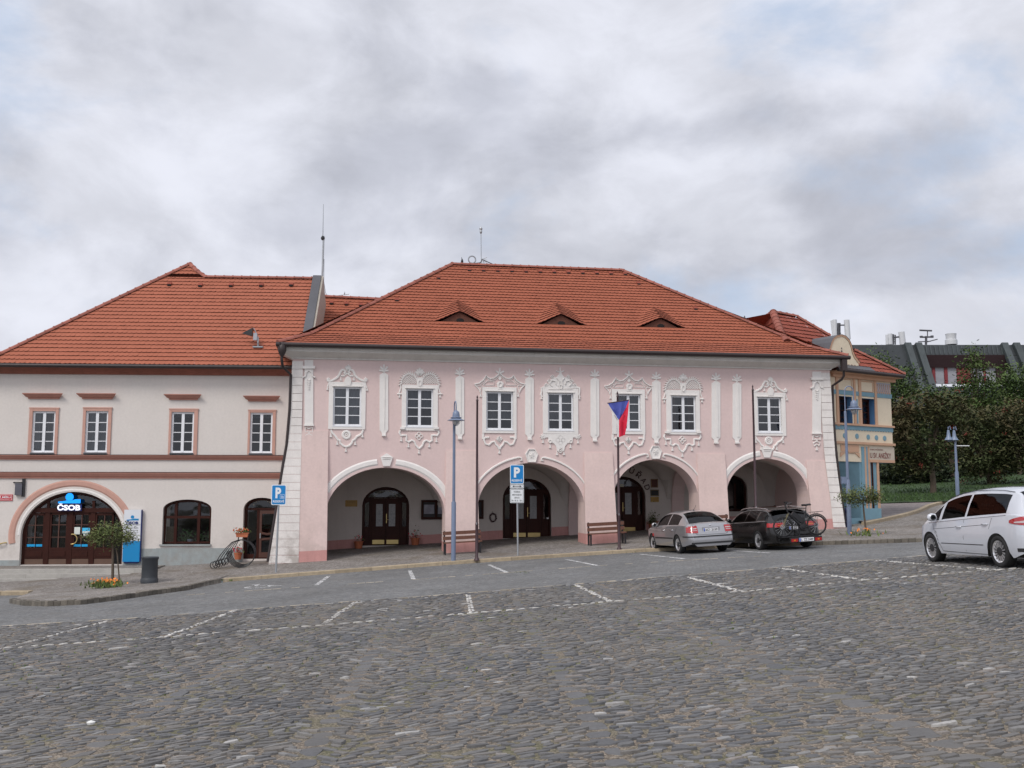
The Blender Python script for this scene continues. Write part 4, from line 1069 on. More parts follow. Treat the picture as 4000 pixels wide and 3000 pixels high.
for x0, x1, y0, y1 in ((1189.5, 1224, 1406, 1662), (3172, 3206, 1452, 1694)):
    S = lambda a, b: U(x0+(x1-x0)*a, y0+(y1-y0)*b); mb = MB()
    mb.prism([S(0, 1), S(1, 1), S(1, 0), S(0, 0)], -.04, 0)
    mb.prism([S(-.18, .135), S(1.18, .135), S(1.22, .095), S(-.22, .095)], -.11, 0); mb.prism([S(-.06, 1.01), S(1.06, 1.01), S(1.06, .985), S(-.06, .985)], -.08, 0)
    for s in (0, 1):
        M = lambda a: a if s == 0 else 1-a
        mb.ribbon([S(M(.45), .16), S(M(.2), .19), S(M(.1), .25), S(M(-.22), .27)], .07, .09); mb.ribbon([S(M(.5), 1.05), S(M(.1), 1.03), S(M(.08), 1.10), S(M(.42), 1.09), S(M(.45), 1.13), S(M(.12), 1.15), S(M(.25), 1.2), S(M(.5), 1.17)], .05, .045)
    for k in range(5): mb.ribbon([S(.5-.2+k*.03, .30+k*.035), S(.5, .315+k*.035), S(.7-k*.03, .30+k*.035)], .045, .075)
    S2 = lambda a, b: U(a, b); tassel(mb, S2, x0+(x1-x0)*.5, y0+(y1-y0)*1.18, y0+(y1-y0)*1.27)
    mb.build('corner_pilaster', mSTUC, town)
# arch bands with keystones
for i, (ul, ur, zs, zt) in enumerate(arcs):
    c = (ul+ur)/2; a = (ur-ul)/2; r = zt-zs; mb = MB()
    plain = i in (0, 3); off = .26 if plain else .30; wd = .25 if plain else .085
    for s in (-1, 1):
        t1 = 84 if plain else 79
        lo = 2 if plain else 22
        pts = [(c+s*(a+off)*cos(radians(t)), zs+(r+off-.04)*sin(radians(t))) for t in range(lo, t1+1, 4)]
        if plain and s == -1 and i == 0: pts = [p for p in pts if p[0] > ul-.02]
        mb.ribbon(pts, wd, .03 if plain else .05)
        if not plain: e = pts[-1]; mb.ribbon([e, (e[0]+(-s)*.10, e[1]-.02), (e[0]+(-s)*.12, e[1]-.12), (e[0]-s*.04, e[1]-.12)], .07, .05)
    if plain: mb.prism([(c-.13, zt+.05), (c+.13, zt+.05), (c+.24, zt+.40), (c+.12, zt+.48), (c, zt+.55), (c-.12, zt+.48), (c-.24, zt+.40)], -.06, 0); mb.ribbon([(c-.16, zt+.40), (c+.16, zt+.40)], .04, .09); mb.ribbon([(c-.14, zt+.33), (c+.14, zt+.33)], .03, .08)
    else:
        k = [(c-.15, zt+.04), (c+.15, zt+.04), (c+.24, zt+.34), (c+.12, zt+.54), (c-.12, zt+.54), (c-.24, zt+.34)]
        mb.prism(k, -.03, 0); mb.ribbon(k, .05, .07, closed=True); C = (c, zt+.3)
        for t in range(0, 360, 60): mb.ribbon([C, (c+.09*cos(radians(t)), zt+.3+.11*sin(radians(t)))], .05, .06)
    mb.build('arch_band', mSTUC, town)
# ================================================================== BANK HOUSE (left)
LBF = Frame(-15, 40.27, 3.8)
bank = thing('bank_house', 'off-white two-storey bank house with terracotta trim and orange tiled roof at the left', 'building', LBF.o, LBF.t)
UB = LBF.uz
def lrect(x0, x1, y0, y1, w=0): return rect((x0, x1, y0, y1), LBF, w)
LW = [(126, 215, 1607, 1767), (334, 421, 1606.5, 1766.5), (669, 757, 1610, 1768), (977, 1064, 1612.5, 1769.5)]
LS_ = [(113, 227, 1593, 1778), (323, 434, 1592, 1778), (660, 772, 1597, 1780), (969, 1076, 1601.5, 1782)]
lw = [lrect(*q) for q in LW]
uL = UB(-320, 1800)[0]; uR = UB(1150, 1800)[0]; zTop = UB(500, 1440)[1]
mCURTL = mat('pale_curtain', (.36, .36, .37), .9, var=.1, scale=5, streak=.2)
# bank arch, shop window, shop door
def seg_arch(x0, x1, ys, yt, yb, w=0, n=14, p=2.0):
    a, b = UB(x0, ys)[0], UB(x1, ys)[0]; zs = UB((x0+x1)/2, ys)[1]; zt = UB((x0+x1)/2, yt)[1]; zb = UB((x0+x1)/2, yb)[1]
    return a, b, zs, zt, zb
BA = seg_arch(80, 480, 2090, 1921, 2206); SW = seg_arch(637, 826, 1988, 1951, 2126); SD = seg_arch(951, 1092, 1992, 1944, 2184)
hol = [[(a, c), (b, c), (b, d), (a, d)] for a, b, c, d in lw]
hA = [(BA[0], BA[4]), (BA[1], BA[4])]+arc_pts(BA[0], BA[1], BA[2], BA[3], 26, 1.95)
hS = [(SW[0], SW[4]), (SW[1], SW[4])]+arc_pts(SW[0], SW[1], SW[2], SW[3], 14, 2.0)
hD = [(SD[0], SD[4]), (SD[1], SD[4])]+arc_pts(SD[0], SD[1], SD[2], SD[3], 14, 2.2)
mb = MB(); wall_poly(mb, [(uL, -3), (uR, -3), (uR, zTop+.2), (uL, zTop+.2)], hol+[hA, hS, hD], 0, .22)
for u in (uL, uR): mb.face([(u, 0, -3), (u, 11, -3), (u, 11, zTop), (u, 0, zTop)])
mb.face([(uL, 11, -3), (uR, 11, -3), (uR, 11, zTop), (uL, 11, zTop)])
mb.build('facade_wall', mWALL, bank)
for i, (x0, x1, y0, y1) in enumerate(LS_):
    a, b, c, d = lrect(x0, x1, y0, y1); p, q, r, s = lw[i]; mb = MB()
    mb.box(a, p-.005, -.05, 0, c, d); mb.box(q+.005, b, -.05, 0, c, d); mb.box(p, q, -.048, 0, s+.01, d); mb.box(a-.02, b+.02, -.06, 0, d-.04, d+.01)
    mb.build('window_surround', mTERRAL, bank)
    mb = MB(); mb.box(p-.02, q+.02, -.09, .05, r-.07, r-.01); mb.build('window_sill', mZINC, bank)
    window(LBF, bank, p, q, r, s, w=.03, cur=(.9, 1, .12, .12)[i], curm=(mCURTL, mCURTL, mCURT, mCURT)[i], curside=(i < 1), name='window', fo=.07, gl=(mGLASS if i < 2 else mGLASSK))
for x0, x1, y in ((95, 253, 1537), (305, 460, 1537.5), (645, 792, 1541), (953, 1098, 1547)):
    a, z1 = UB(x0, y); b, _ = UB(x1, y); z0 = z1-.215; mb = MB()
    pr = [(0, 0), (-.05, 0), (-.05, .05), (-.12, .08), (-.18, .15), (-.22, .19), (-.22, .215), (0, .235)]
    A = [mb.vert((a+.22+w, w, z0+z)) for w, z in pr]; B = [mb.vert((b-.22-w, w, z0+z)) for w, z in pr]
    for k in range(len(pr)-1): mb.idx([A[k], A[k+1], B[k+1], B[k]])
    mb.idx(A); mb.idx(B[::-1]); mb.build('hood_mould', mTERRA, bank)
for y0, y1, m_ in ((1779.5, 1796.5, 0), (1847, 1869, 1)):
    z1 = UB(500, y0)[1]; z0 = UB(500, y1)[1]; mb = MB(); h = z1-z0
    pr = [(0, 0), (-.05, 0), (-.05, h*.25), (-.09, h*.35), (-.12, h*.6), (-.16, h*.9), (-.16, h), (0, h+.02)]
    A = [mb.vert((uL, w, z0+z)) for w, z in pr]; B = [mb.vert((uR, w, z0+z)) for w, z in pr]
    for k in range(len(pr)-1): mb.idx([A[k], A[k+1], B[k+1], B[k]])
    mb.build('string_course', mTERRA, bank)
    mb = MB(); mb.box(uL, uR, -.165, 0, z1+.021, z1+.03); mb.build('ledge_flashing', mGUT, bank)
# fascia, gutter and roof
zf = UB(500, 1464)[1]; zE = UB(500, 1431, -.5)[1]; mb = MB()
pr = [(0, 0), (-.08, 0), (-.10, .06), (-.2, .16), (-.34, .26), (-.44, .30), (-.44, zE-zf+.02), (0, zE-zf+.02)]
A = [mb.vert((uL, w, zf+z)) for w, z in pr]; B = [mb.vert((uR, w, zf+z)) for w, z in pr]
for k in range(len(pr)-1): mb.idx([A[k], A[k+1], B[k+1], B[k]])
mb.build('eaves_fascia', mFASC, bank)
gutter('gutter', (uL, -.56, zE), (uR, -.56, zE), bank, .075)
T46 = tan(radians(47)); A46 = radians(47)
def onL(px, py):
    u, w, z = LBF.slope(px, py, -.5, zE+.07, T46); return u, (w+.5)/cos(A46)
hp = onL(742, 1033); h0 = onL(0, 1386); k = h0[1]/(hp[1]-h0[1]); uE = h0[0]-(hp[0]-h0[0])*k
rd = onL(1000, 1086); rU = onL(1224, 1086)[0]; rB = onL(1190, 1300)
lpoly = [(uE, 0), (uR+.35, 0), (rU, 2.0), (rU, rd[1]), (onL(805, 1086)[0], rd[1]), (onL(772, 1062)[0], onL(772, 1062)[1]), (hp[0], hp[1])]
lfn = lambda u, v, h: (u, -.5+v*cos(A46)-h*sin(A46), zE+.07+v*sin(A46)+h*cos(A46))
mb = MB(); 
# rows need one interval each: lower part plus the pointed part towards the rear ridge
tile_roof(mb, [(uE, 0), (uR+.35, 0), (uR+.35, 1.0), (rU, 1.01), (rU, rd[1]), (uE+(hp[0]-uE)*rd[1]/hp[1], rd[1])], lfn, .245, tw=.19)
tile_roof(mb, [(uE+(hp[0]-uE)*rd[1]/hp[1], rd[1]), (onL(803, 1086)[0], rd[1]), (onL(772, 1062)[0], onL(772, 1062)[1]), (hp[0], hp[1])], lfn, .245, tw=.19, v0=rd[1]-.05)
mb.tint = .4
a = Vector(lfn(rU, rd[1], 0)); b = Vector(lfn(onL(803, 1086)[0], rd[1], 0)); c = Vector(lfn(hp[0], hp[1], 0)); m_ = Vector(lfn(onL(772, 1062)[0], onL(772, 1062)[1], 0))
mb.face([a, b, (b.x, 10.5, zE), (a.x, 10.5, zE)]); mb.face([b, m_, c, (c.x, 18, c.z), (b.x+1, 18, b.z)]); 
e = Vector(lfn(uE, 0, 0)); mb.face([e, c, (c.x, 18, c.z), (e.x, 18, e.z)])
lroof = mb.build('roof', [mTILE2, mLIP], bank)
ridge_tiles('hip_tiles', e+Vector((0, 0, .03)), c+Vector((0, 0, .03)), lroof, m=mRIDGE); ridge_tiles('ridge_tiles', b+Vector((0, 0, .02)), a+Vector((0, 0, .02)), lroof)
ridge_tiles('hip_tiles', c+Vector((0, 0, .03)), m_+Vector((0, 0, .03)), lroof, step=.33); ridge_tiles('hip_tiles', m_+Vector((0, 0, .03)), b+Vector((0, 0, .02)), lroof, step=.33)
for x, y in ((663, 1112), (783.5, 1116), (903, 1116), (1021, 1116), (1138, 1114)):
    u, v = onL(x, y); p = lfn(u, v, .05); mb = MB()
    mb.obox(p, (.09, 0, 0), (0, .08*cos(A46), .08*sin(A46)), (0, -.04*sin(A46), .04*cos(A46)), 0); mb.box(u-.07, u+.07, p[1]-.11, p[1]-.07, p[2]-.11, p[2]-.03, 1)
    mb.build('vent_tile', [mTILED, mDARK], lroof)
# fire wall at the right gable with sheet-metal cap
mb = MB(); v1 = rd[1]+.05; o_ = .16
for m_i, (ua, ub, ha, hb) in enumerate(((rU, rU+.36, -.2, o_), (rU+.363, rU+.45, -1.5, o_-.05))):
    p = [lfn(ua, .8, ha), lfn(ub, .8, ha), lfn(ub, v1, ha), lfn(ua, v1, ha), lfn(ua, .8, hb), lfn(ub, .8, hb), lfn(ub, v1, hb), lfn(ua, v1, hb)]
    ids = [mb.vert(q) for q in p]
    for f_ in ((0, 3, 2, 1), (4, 5, 6, 7), (0, 1, 5, 4), (1, 2, 6, 5), (2, 3, 7, 6), (3, 0, 4, 7)): mb.idx([ids[i] for i in f_], m_i)
mb.build('fire_wall', [mZINC, mat('weathered_beige_render', (.34, .31, .27), .9, var=.1)], bank)
# plinth
for x0, x1, yt in ((-300, 78, 2189), (482, 610, 2143), (610, 949, 2141), (1094, 1130, 2136)):
    a, zt = UB(x0, yt); b, zt2 = UB(x1, yt); mb = MB(); mb.box(a, b, -.03, 0, -3, (zt+zt2)/2); mb.build('plinth', mPLINTH, bank)
# arch band around the bank entrance
a_, b_, zs, zt, zb = BA; cc = (a_+b_)/2; aa = (b_-a_)/2; off = .33; pts = []
for t in range(-10, 191, 5):
    c_, s_ = cos(radians(t)), sin(radians(t)); pts.append((cc+(aa+off)*c_, zs+(zt-zs+off)*(s_ if s_ >= 0 else s_*.9)))
mb = MB(); mb.ribbon(pts, .26, .03); mb.build('arch_band', mTERRAL, bank)
mb = MB(); mb.ribbon([(cc+(aa+.07)*cos(radians(t)), zs+(zt-zs+.07)*sin(radians(t))) for t in range(0, 181, 6)], .09, .012); mb.build('arch_edge', mSTUC, bank)
# bank entrance: timber frame of four bays
w0 = .22; mb = MB(); out = [(a_, zb), (b_, zb)]+arc_pts(a_, b_, zs, zt, 26, 1.95)
ztr = UB(280, 1996, w0)[1]; zp = UB(280, 2146, w0)[1]; zk = UB(280, 2181, w0)[1]
mb.ribbon([(b_-.05, zb)]+arc_pts(a_+.05, b_-.05, zs, zt-.05, 26, 1.95)+[(a_+.05, zb)], .14, .05, w0)
mul = [UB(x, 2100, w0)[0] for x in (90, 184, 274, 361, 452)]
for k, u in enumerate(mul[1:4]):
    hw = .09; mb.box(u-hw, u+hw, w0-.06, w0, zb, ztr); 
    if k != 1: mb.box(u-.05, u+.05, w0-.04, w0, ztr, zt-.05 if k == 1 else zt-.35)
mb.box(a_+.25, b_-.25, w0-.08, w0, ztr-.06, ztr+.12)
door = mb.build('entrance', mBROWN, bank, label='dark brown timber entrance front with four glazed bays')
g = MB(); g.prism(out, w0+.02, w0+.03); g.build('pane', mGLASSD, door)
g = MB(); g.prism(out, w0+.9, w0+.92); g.build('lobby', mDARK, door)
for k in range(4):
    A, B = mul[k]+.09, mul[k+1]-.09; mb = MB()
    mb.box(A, B, w0-.03, w0+.01, zb, zk); mb.box(A, B, w0-.045, w0+.01, zk, zp)
    mb.box(A+.06, B-.06, w0-.065, w0-.045, zk+.07, zp-.07); mb.box(A, B, w0-.05, w0+.01, zp-.01, zp+.07); 
    zt_ = ztr-.06 if k in (1, 2) else ztr-.08
    mb.box(A, A+.07, w0-.04, w0+.01, zp, zt_); mb.box(B-.07, B, w0-.04, w0+.01, zp, zt_); mb.box(A, B, w0-.04, w0+.01, zt_-.09, zt_)
    bay = mb.build('door_leaf', mBROWN, door)
    q = MB(); 
    for r in range(1, 3): z = zp+(zt_-zp)*r/3; q.box(A+.07, B-.07, w0-.03, w0, z-.014, z+.014)
    q.box((A+B)/2-.02, (A+B)/2+.02, w0-.032, w0, zp+.06, zt_-.09); q.build('glazing_bar', mBROWNL, bay)
    q = MB(); q.box(A+.02, B-.02, w0-.034, w0-.03, zb+.01, zk-.02); q.build('kick_plate', mat('worn_copper_kick_plate', (.12, .07, .05), .5, metal=.3), bay)
mCYAN = mat('cyan_sticker', (.0, .30, .62), .4, var=.03); mCYAN2 = mat('light_cyan_poster', (.05, .45, .75), .4); mPAPER = mat('paper_notice', (.62, .66, .62), .7)
for x0, x1 in ((105, 136), (140, 172), (283, 315), (319, 349)):
    a, z1 = UB(x0, 2126, w0-.035); b, z0 = UB(x1, 2135, w0-.035); mb = MB(); mb.box(a, b, w0-.036, w0-.033, z0, z1); mb.build('window_sticker', mCYAN, door)
def flat(name, x0, x1, y0, y1, w, m, parent, fr=None, t=.004):
    f_ = (fr or LBF).uz; a, z1 = f_(x0, y0, w); b, z0 = f_(x1, y1, w); mb = MB(); mb.box(a, b, w-t, w, z0, z1); return mb.build(name, m, parent)
flat('notice', 291, 312, 2059, 2087, w0-.04, mPAPER, door); flat('poster', 322, 353, 2062, 2084, w0-.04, mCYAN2, door); flat('notice', 326, 335, 2086, 2094, w0-.04, mPAPER, door); flat('notice', 338, 346, 2085, 2094, w0-.04, mPAPER, door)
flat('poster_strip', 322, 353, 2075, 2083, w0-.045, mPAPER, door)
c = UB(280, 2106, w0-.1); mb = MB(); mb.tube([(c[0]+.02+.19*sin(radians(t)), w0-.12, c[1]+.19*cos(radians(t))) for t in range(0, 181, 15)], .018, 8); mb.box(c[0]-.02, c[0]+.08, w0-.13, w0-.03, c[1]+.17, c[1]+.21); mb.box(c[0]-.02, c[0]+.08, w0-.13, w0-.03, c[1]-.21, c[1]-.17); mb.build('pull_handle', mBRASS, door, smooth=50)
# illuminated bank sign in the arch: disc, wave and letters
mEBLUE = mat('lit_blue_plastic', (.0, .16, .85), .3, var=.02, emis=.9); mELBL = mat('lit_light_blue_plastic', (.0, .28, .92), .3, var=.02, emis=.75)
mEWHT = mat('lit_white_plastic', (.85, .88, .95), .3, var=.02, emis=.5); mNAVY = mat('navy_sign_edge', (.0, .01, .12), .4, var=.03)
sg = thing('bank_sign', 'blue and white backlit bank letters and logo hung in the entrance arch', 'sign', LBF.o, LBF.t)
ws = w0-.16
def ps(x, y, w=ws): return UB(x, y, w)
mb = MB(); disc(mb, lambda x, y: ps(x, y), 274, 1941.5, 15.5, 15, .0, ws); 
mb = MB(); c = ps(274, 1941.5); r = .155
mb.prism([(c[0]+r*cos(2*pi*k/24), c[1]+r*sin(2*pi*k/24)) for k in range(24)], ws-.06, ws, 0, 1); mb.build('logo_disc', [mELBL, mNAVY], sg)
pts = [ps(228.5, 1966), ps(229, 1959.5), ps(250, 1957.5), ps(262, 1955), ps(272, 1957.8), ps(284, 1954), ps(296, 1950.5), ps(317, 1950), ps(316, 1966)][::-1]
mb = MB(); mb.prism(pts, ws-.055, ws, 0, 1); mb.build('logo_wave', [mELBL, mNAVY], sg)
a, z1 = ps(225.5, 1968); b, z0 = ps(315, 1994)
mb = MB(); mb.box(a+.02, b+.04, ws-.01, ws, z0-.02, z1-.02); mb.build('sign_backing', mNAVY, sg)
text_obj('lettering', 'ČSOB', (a, b, z0, z1+.03), mEWHT, sg, w=ws-.03, bold=.045)
# pylon
a, z1 = UB(487, 1991, -.12); b, z0 = UB(545, 2194, -.12)
pyl = thing('bank_pylon', 'tall narrow white and blue bank sign panel standing against the wall', 'sign', LBF.o, LBF.t)
mPWH = mat('pylon_white', (.66, .68, .72), .4, var=.03); mPBL = mat('pylon_blue', (.0, .21, .48), .4, var=.04)
h = z1-z0; mb = MB(); mb.box(a, b, -.16, -.04, z0+h*.40, z1, 0); mb.box(a, b, -.162, -.04, z0, z0+h*.40-.002, 1); mb.box(b+.001, b+.03, -.15, -.04, z0, z1, 2); mb.box(a+.05, b-.05, -.12, -.05, z0-.06, z0, 2)
mb.build('panel', [mPWH, mPBL, mNAVY], pyl); mb = MB(); mb.box(a+.02, b-.01, -.167, -.16, z0+h*.705, z0+h*.712); mb.build('divider', mZINC, pyl)
cx = (a+b)/2; mb = MB(); mb.prism([(cx+.065*cos(2*pi*k/20), z1-.28+.065*sin(2*pi*k/20)) for k in range(20)], -.168, -.16); mb.prism([(a+.1, z1-.415), (b-.09, z1-.415), (b-.08, z1-.345), (cx+.06, z1-.34), (cx, z1-.36), (a+.1, z1-.385)], -.167, -.16); mb.build('logo', mPBL, pyl)
text_obj('lettering', 'ČSOB', (a+.09, b-.09, z1-.56, z1-.42), mNAVY, pyl, w=-.165, bold=.05)
text_obj('small_print', 'Provozní doba', (a+.08, b-.09, z1-.72, z1-.67), mBLKT, pyl, w=-.165)
mb = MB()
for k in range(5): mb.box(a+.08, b-.1, -.166, -.16, z1-.80-k*.07, z1-.79-k*.07)
mb.build('small_print', mBLKT, pyl)
# shop window
a, b, zs, zt, zb = SW; w1 = .18; mb = MB()
mb.ribbon([(a+.05, zb+.05), (b-.05, zb+.05)]+arc_pts(a+.05, b-.05, zs, zt-.05, 14), .11, .05, w1, closed=True)
ztr = UB(730, 2020, w1)[1]; mb.box(a, b, w1-.05, w1, ztr-.05, ztr+.05)
for x in (687, 777): u = UB(x, 2050, w1)[0]; mb.box(u-.055, u+.055, w1-.055, w1, zb, zt-.12)
f = mb.build('shop_window', mBROWN, bank, label='wide shallow-arched shop window with plants inside')
g = MB(); g.prism([(a, zb), (b, zb)]+arc_pts(a, b, zs, zt, 14), w1+.01, w1+.015); g.build('pane', mGLASSD, f)
g = MB(); g.prism([(a, zb), (b, zb)]+arc_pts(a, b, zs, zt, 14), w1+.9, w1+.92); g.build('lining', mROOM, f)
mb = MB(); mb.box(a-.08, b+.03, -.08, w1, zb-.06, zb); mb.build('window_sill', mPLINTH, f)
mb = MB(); mb.box(a+.08, a+.50, w1+.1, w1+.12, zb+.02, zb+.68); mb.build('wicker_screen', mat('wicker', (.25, .17, .10), .8, var=.4, scale=14, fine=.3), f)
mb = MB(); c = UB(742, 2122, w1+.2); mb.lathe([(.08, 0), (.12, .12), (.12, .15)], c=(c[0], w1+.2, zb+.03), n=12); mb.build('flower_pot', mPWH, f, smooth=50)
mLEAFI = mat('indoor_leaves', (.12, .22, .08), .7, var=.3, tint=.5); mb = MB()
for cx_, n in ((735, 60), (805, 50), (700, 25)):
    c = UB(cx_, 2100, w1+.3)
    for _ in range(n):
        mb.tint = R.random(); p = Vector((c[0]+R.gauss(0, .16), w1+.28+R.uniform(-.1, .1), zb+.1+abs(R.gauss(0, .22)))); a_v = Vector((R.uniform(-1, 1), R.uniform(-.5, .5), R.uniform(-.4, 1))).normalized()*.09; q = a_v.cross(Vector((0, 1, 0))).normalized()*.03
        mb.face([p-q, p+a_v, p+q, p-a_v*.5])
mb.build('indoor_plants', mLEAFI, f)
# shop door
a, b, zs, zt, zb = SD; w1 = .30; mb = MB()
mb.ribbon([(b-.05, zb), ]+arc_pts(a+.05, b-.05, zs, zt-.05, 14, 2.2)+[(a+.05, zb)], .12, .05, w1)
ztr = UB(1010, 1989, w1)[1]; mb.box(a, b, w1-.06, w1, ztr-.04, ztr+.05); u1 = UB(1007, 2100, w1)[0]; mb.box(u1-.04, u1+.05, w1-.06, w1, zb, ztr); mb.box(a, b, w1-.04, w1, zb, zb+.18)
f = mb.build('shop_door', mBROWN, bank, label='narrow arched brown shop door next to the white quoins')
g = MB(); g.prism([(a, zb), (b, zb)]+arc_pts(a, b, zs, zt, 14, 2.2), w1+.01, w1+.015); g.build('pane', mGLASSD, f)
g = MB(); g.prism([(a, zb), (b, zb)]+arc_pts(a, b, zs, zt, 14, 2.2), w1+.9, w1+.92); g.build('lobby', mDARK, f)
l = MB(); ub = b-.12
l.box(u1+.06, u1+.15, w1-.05, w1, zb+.05, ztr-.05); l.box(ub-.1, ub, w1-.05, w1, zb+.05, ztr-.05); l.box(u1+.15, ub-.1, w1-.05, w1, zb+.05, zb+.25); l.box(u1+.15, ub-.1, w1-.05, w1, ztr-.18, ztr-.05)
l.ribbon([(u1+.15, zb+1.0), (u1+.35, zb+.95), (u1+.6, zb+.98), (ub-.05, zb+1.08)], .1, .03, w1-.03); l.ribbon([(u1+.15, zb+.75), (u1+.5, zb+.78), (ub-.05, zb+.72)], .1, .03, w1-.03)
lf = l.build('door_leaf', mBROWNL, f); mb = MB(); mb.box(u1+.09, u1+.12, w1-.09, w1-.05, zb+.8, zb+1.0); mb.build('handle', mSTEEL, lf)
cxx = (a+b)/2-.02; rr_ = (b-a)/2-.22
text_obj('fanlight_lettering', 'KVĚTINY', None, mPALET, f, place=arcplace(cxx, zs-.02, rr_*.8, 150, 40, .08, w1-.01))
# things on the bank wall
st = thing('street_name_plate', 'small red enamel street name plate with white letters on the wall', 'sign', LBF.o, LBF.t)
a, z1 = UB(-66, 1931.5); b, z0 = UB(49, 1956); mRED = mat('red_enamel', (.50, .012, .02), .35, var=.04); mb = MB(); mb.box(a, b, -.03, -.001, z0, z1); mb.build('plate', mRED, st)
mb = MB(); t = .012
for q in ((a+.02, b-.02, z1-.035, z1-.025), (a+.02, b-.02, z0+.025, z0+.035), (b-.03, b-.02, z0+.036, z1-.036), (a+.02, a+.03, z0+.036, z1-.036)): mb.box(q[0], q[1], -.034, -.03, q[2], q[3])
mb.build('border', mWSIGN, st)
text_obj('lettering', 'NÁMĚSTÍ MÍRU', (a+.08, b-.05, z0+.10, z1-.045), mWSIGN, st, w=-.031, bold=.02)
text_obj('small_lettering', 'Týn nad Vltavou', (a+.25, b-.14, z0+.045, z0+.085), mWSIGN, st, w=-.031)
bx = thing('hanging_box_sign', 'small dark box sign on a black wall bracket above the street plate', 'sign', LBF.o, LBF.t)
mb = MB(); a, z1 = UB(90, 1870); b, z0 = UB(97, 1940); mb.box(a, b, -.08, 0, z0, z1); 
c, z2 = UB(56, 1885); mb.box(c, a, -.06, -.03, z2-.02, z2+.02); c2, z3 = UB(62, 1923); mb.box(c2, a, -.06, -.03, z3-.03, z3); mb.lathe([(.0, -.03), (.035, 0), (.0, .03)], c=(c, -.045, z2), n=8); mb.build('bracket', mBLACK, bx)
mb = MB(); c, z1 = UB(64, 1888); d, z0 = UB(90, 1934); mb.box(c, d-.01, -.12, .0, z0, z1); mb.build('box', mat('dark_grey_box', (.09, .09, .11), .4), bx)
for x, y, nm in ((0, 2121, 'upper'), (-6, 2190, 'lower')):
    pass
hr_ = thing('wall_handrail', 'short brass handrail end on the wall at the left edge', 'handrail', LBF.o, LBF.t)
mb = MB(); a, z = UB(-60, 2128, -.1); b, z2 = UB(22, 2121, -.1); mb.tube([(a, -.1, z-.1), (b-.1, -.1, z2), (b, -.02, z2+.01)], .025, 8); mb.tube([(b-.25, -.1, z2-.01), (b-.25, 0, z2-.04)], .015, 6); mb.build('rail', mBRASS, hr_, smooth=50)
# spotlight on the roof
sp = thing('roof_floodlight', 'grey floodlight on a short post standing on the orange roof', 'floodlight', LBF.o, LBF.t)
u, v = onL(1009, 1357); p = lfn(u, v, .0); k = .0105
def rel(px, py): q = UB(px, py, p[1]-.1); return (q[0], p[1]-.1, q[1])
mb = MB(); mb.tube([p, rel(1008, 1338), rel(1007, 1315)], .04, 8); mb.box(u-.2, u+.2, p[1]-.15, p[1]+.05, p[2]-.02, p[2]+.03); mb.build('post', mSTEEL, sp)
c = rel(998, 1315); mb = MB(); mb.box(c[0]-.08, c[0]+.07, c[1]-.07, c[1]+.07, c[2]-.15, c[2]+.14); mb.build('ballast_box', mat('light_grey_box', (.36, .38, .42), .5), sp)
a = Vector(rel(988, 1298)); t = Vector(rel(944, 1302)); mb = MB()
q = [a+Vector((0, -.12, .17)), a+Vector((0, .12, .17)), a+Vector((-.02, .12, -.17)), a+Vector((-.02, -.12, -.17))]
for i in range(4): mb.face([q[i], q[(i+1) % 4], t])
mb.face(q); mb.build('lamp_head', mBLACK, sp); mb = MB(); mb.tube([a+Vector((.02, 0, .17)), a+Vector((.12, 0, .0)), c], .02, 6); mb.build('arm', mSTEEL, sp)
# entrance terrace with two granite steps
ter = []
def G2(u, w, off=.12): return LBF.ground(u, w, off)
zT = UB(280, 2207)[1]
mb = MB(); ue = UB(585, 2200)[0]
fr_ = gpt(0, 2222, .3)
yS = LBF.loc(LBF.world(0, 0, 0)); 
wA, wB, wC = -2.15, -2.5, -2.85
zA = zT-.015
def ztop(u, s): return zA-s*.14
n = 14; u_l = uL-6
for s, wf, wb, ut in ((0, wA, .0, ue+.6), (1, wB, wA, ue), (2, wC, wB, ue)):
    z = zA-.15*s
    mbx = MB(); mbx.box(u_l, ut, wf+.30 if s == 0 else wf+.003, wb if s == 0 else wb+.3, z-1.2, z-.004 if s == 0 else z-.005); mbx.build('terrace_fill', mPAVE if False else mPAVE).name = 'terrace'
    ob = bpy.data.objects['terrace'] if s == 0 else bpy.data.objects[[o.name for o in bpy.data.objects if o.name.startswith('terrace')][-1]]
    u = u_l; mbs = MB()
    while u < ut-.1:
        e = min(u+1.25, ut); mbs.tint = R.random(); mbs.box(u+.004, e-.004, wf, wf+.33, z-.16, z); u = e
    for o in (ob, mbs.build('granite_step', mGRAN)):
        o.location = LBF.o; o.rotation_euler = (0, 0, LBF.t); o['kind'] = 'structure'
# ================================================================== LINK HOUSE, antennas
def tile_poly3d(mb, P, dv=.22, tw=.19, lift=.03):
    P = [Vector(p) for p in P]; n = (P[1]-P[0]).cross(P[2]-P[0]).normalized()
    if n.z < 0: n = -n
    eu = Vector((0, 0, 1)).cross(n).normalized(); ev = n.cross(eu).normalized()
    if ev.z < 0: ev = -ev; eu = -eu
    O = P[0]; poly = [((p-O).dot(eu), (p-O).dot(ev)) for p in P]
    tile_roof(mb, poly, lambda u, v, h: O+eu*u+ev*v+n*h, dv, tw=tw, lift=lift)
link = thing('link_house', 'low tiled roof between the bank house and the pink town hall', 'building', PH.o, PH.t)
t45 = tan(radians(45)); w_e, z_e = 3.2, ZE-.3
def onK(px, py): return PH.slope(px, py, w_e, z_e, t45)
P = [onK(1236, 1159), onK(1505, 1172), onK(1500, 1330), onK(1188, 1400)]
mb = MB(); tile_poly3d(mb, [P[3], P[2], P[1], P[0]], .215)
a, b, c, d = P; mb.tint = .5
mb.face([a, b, (b[0], b[1]+5, b[2]-5), (a[0], a[1]+5, a[2]-5)])
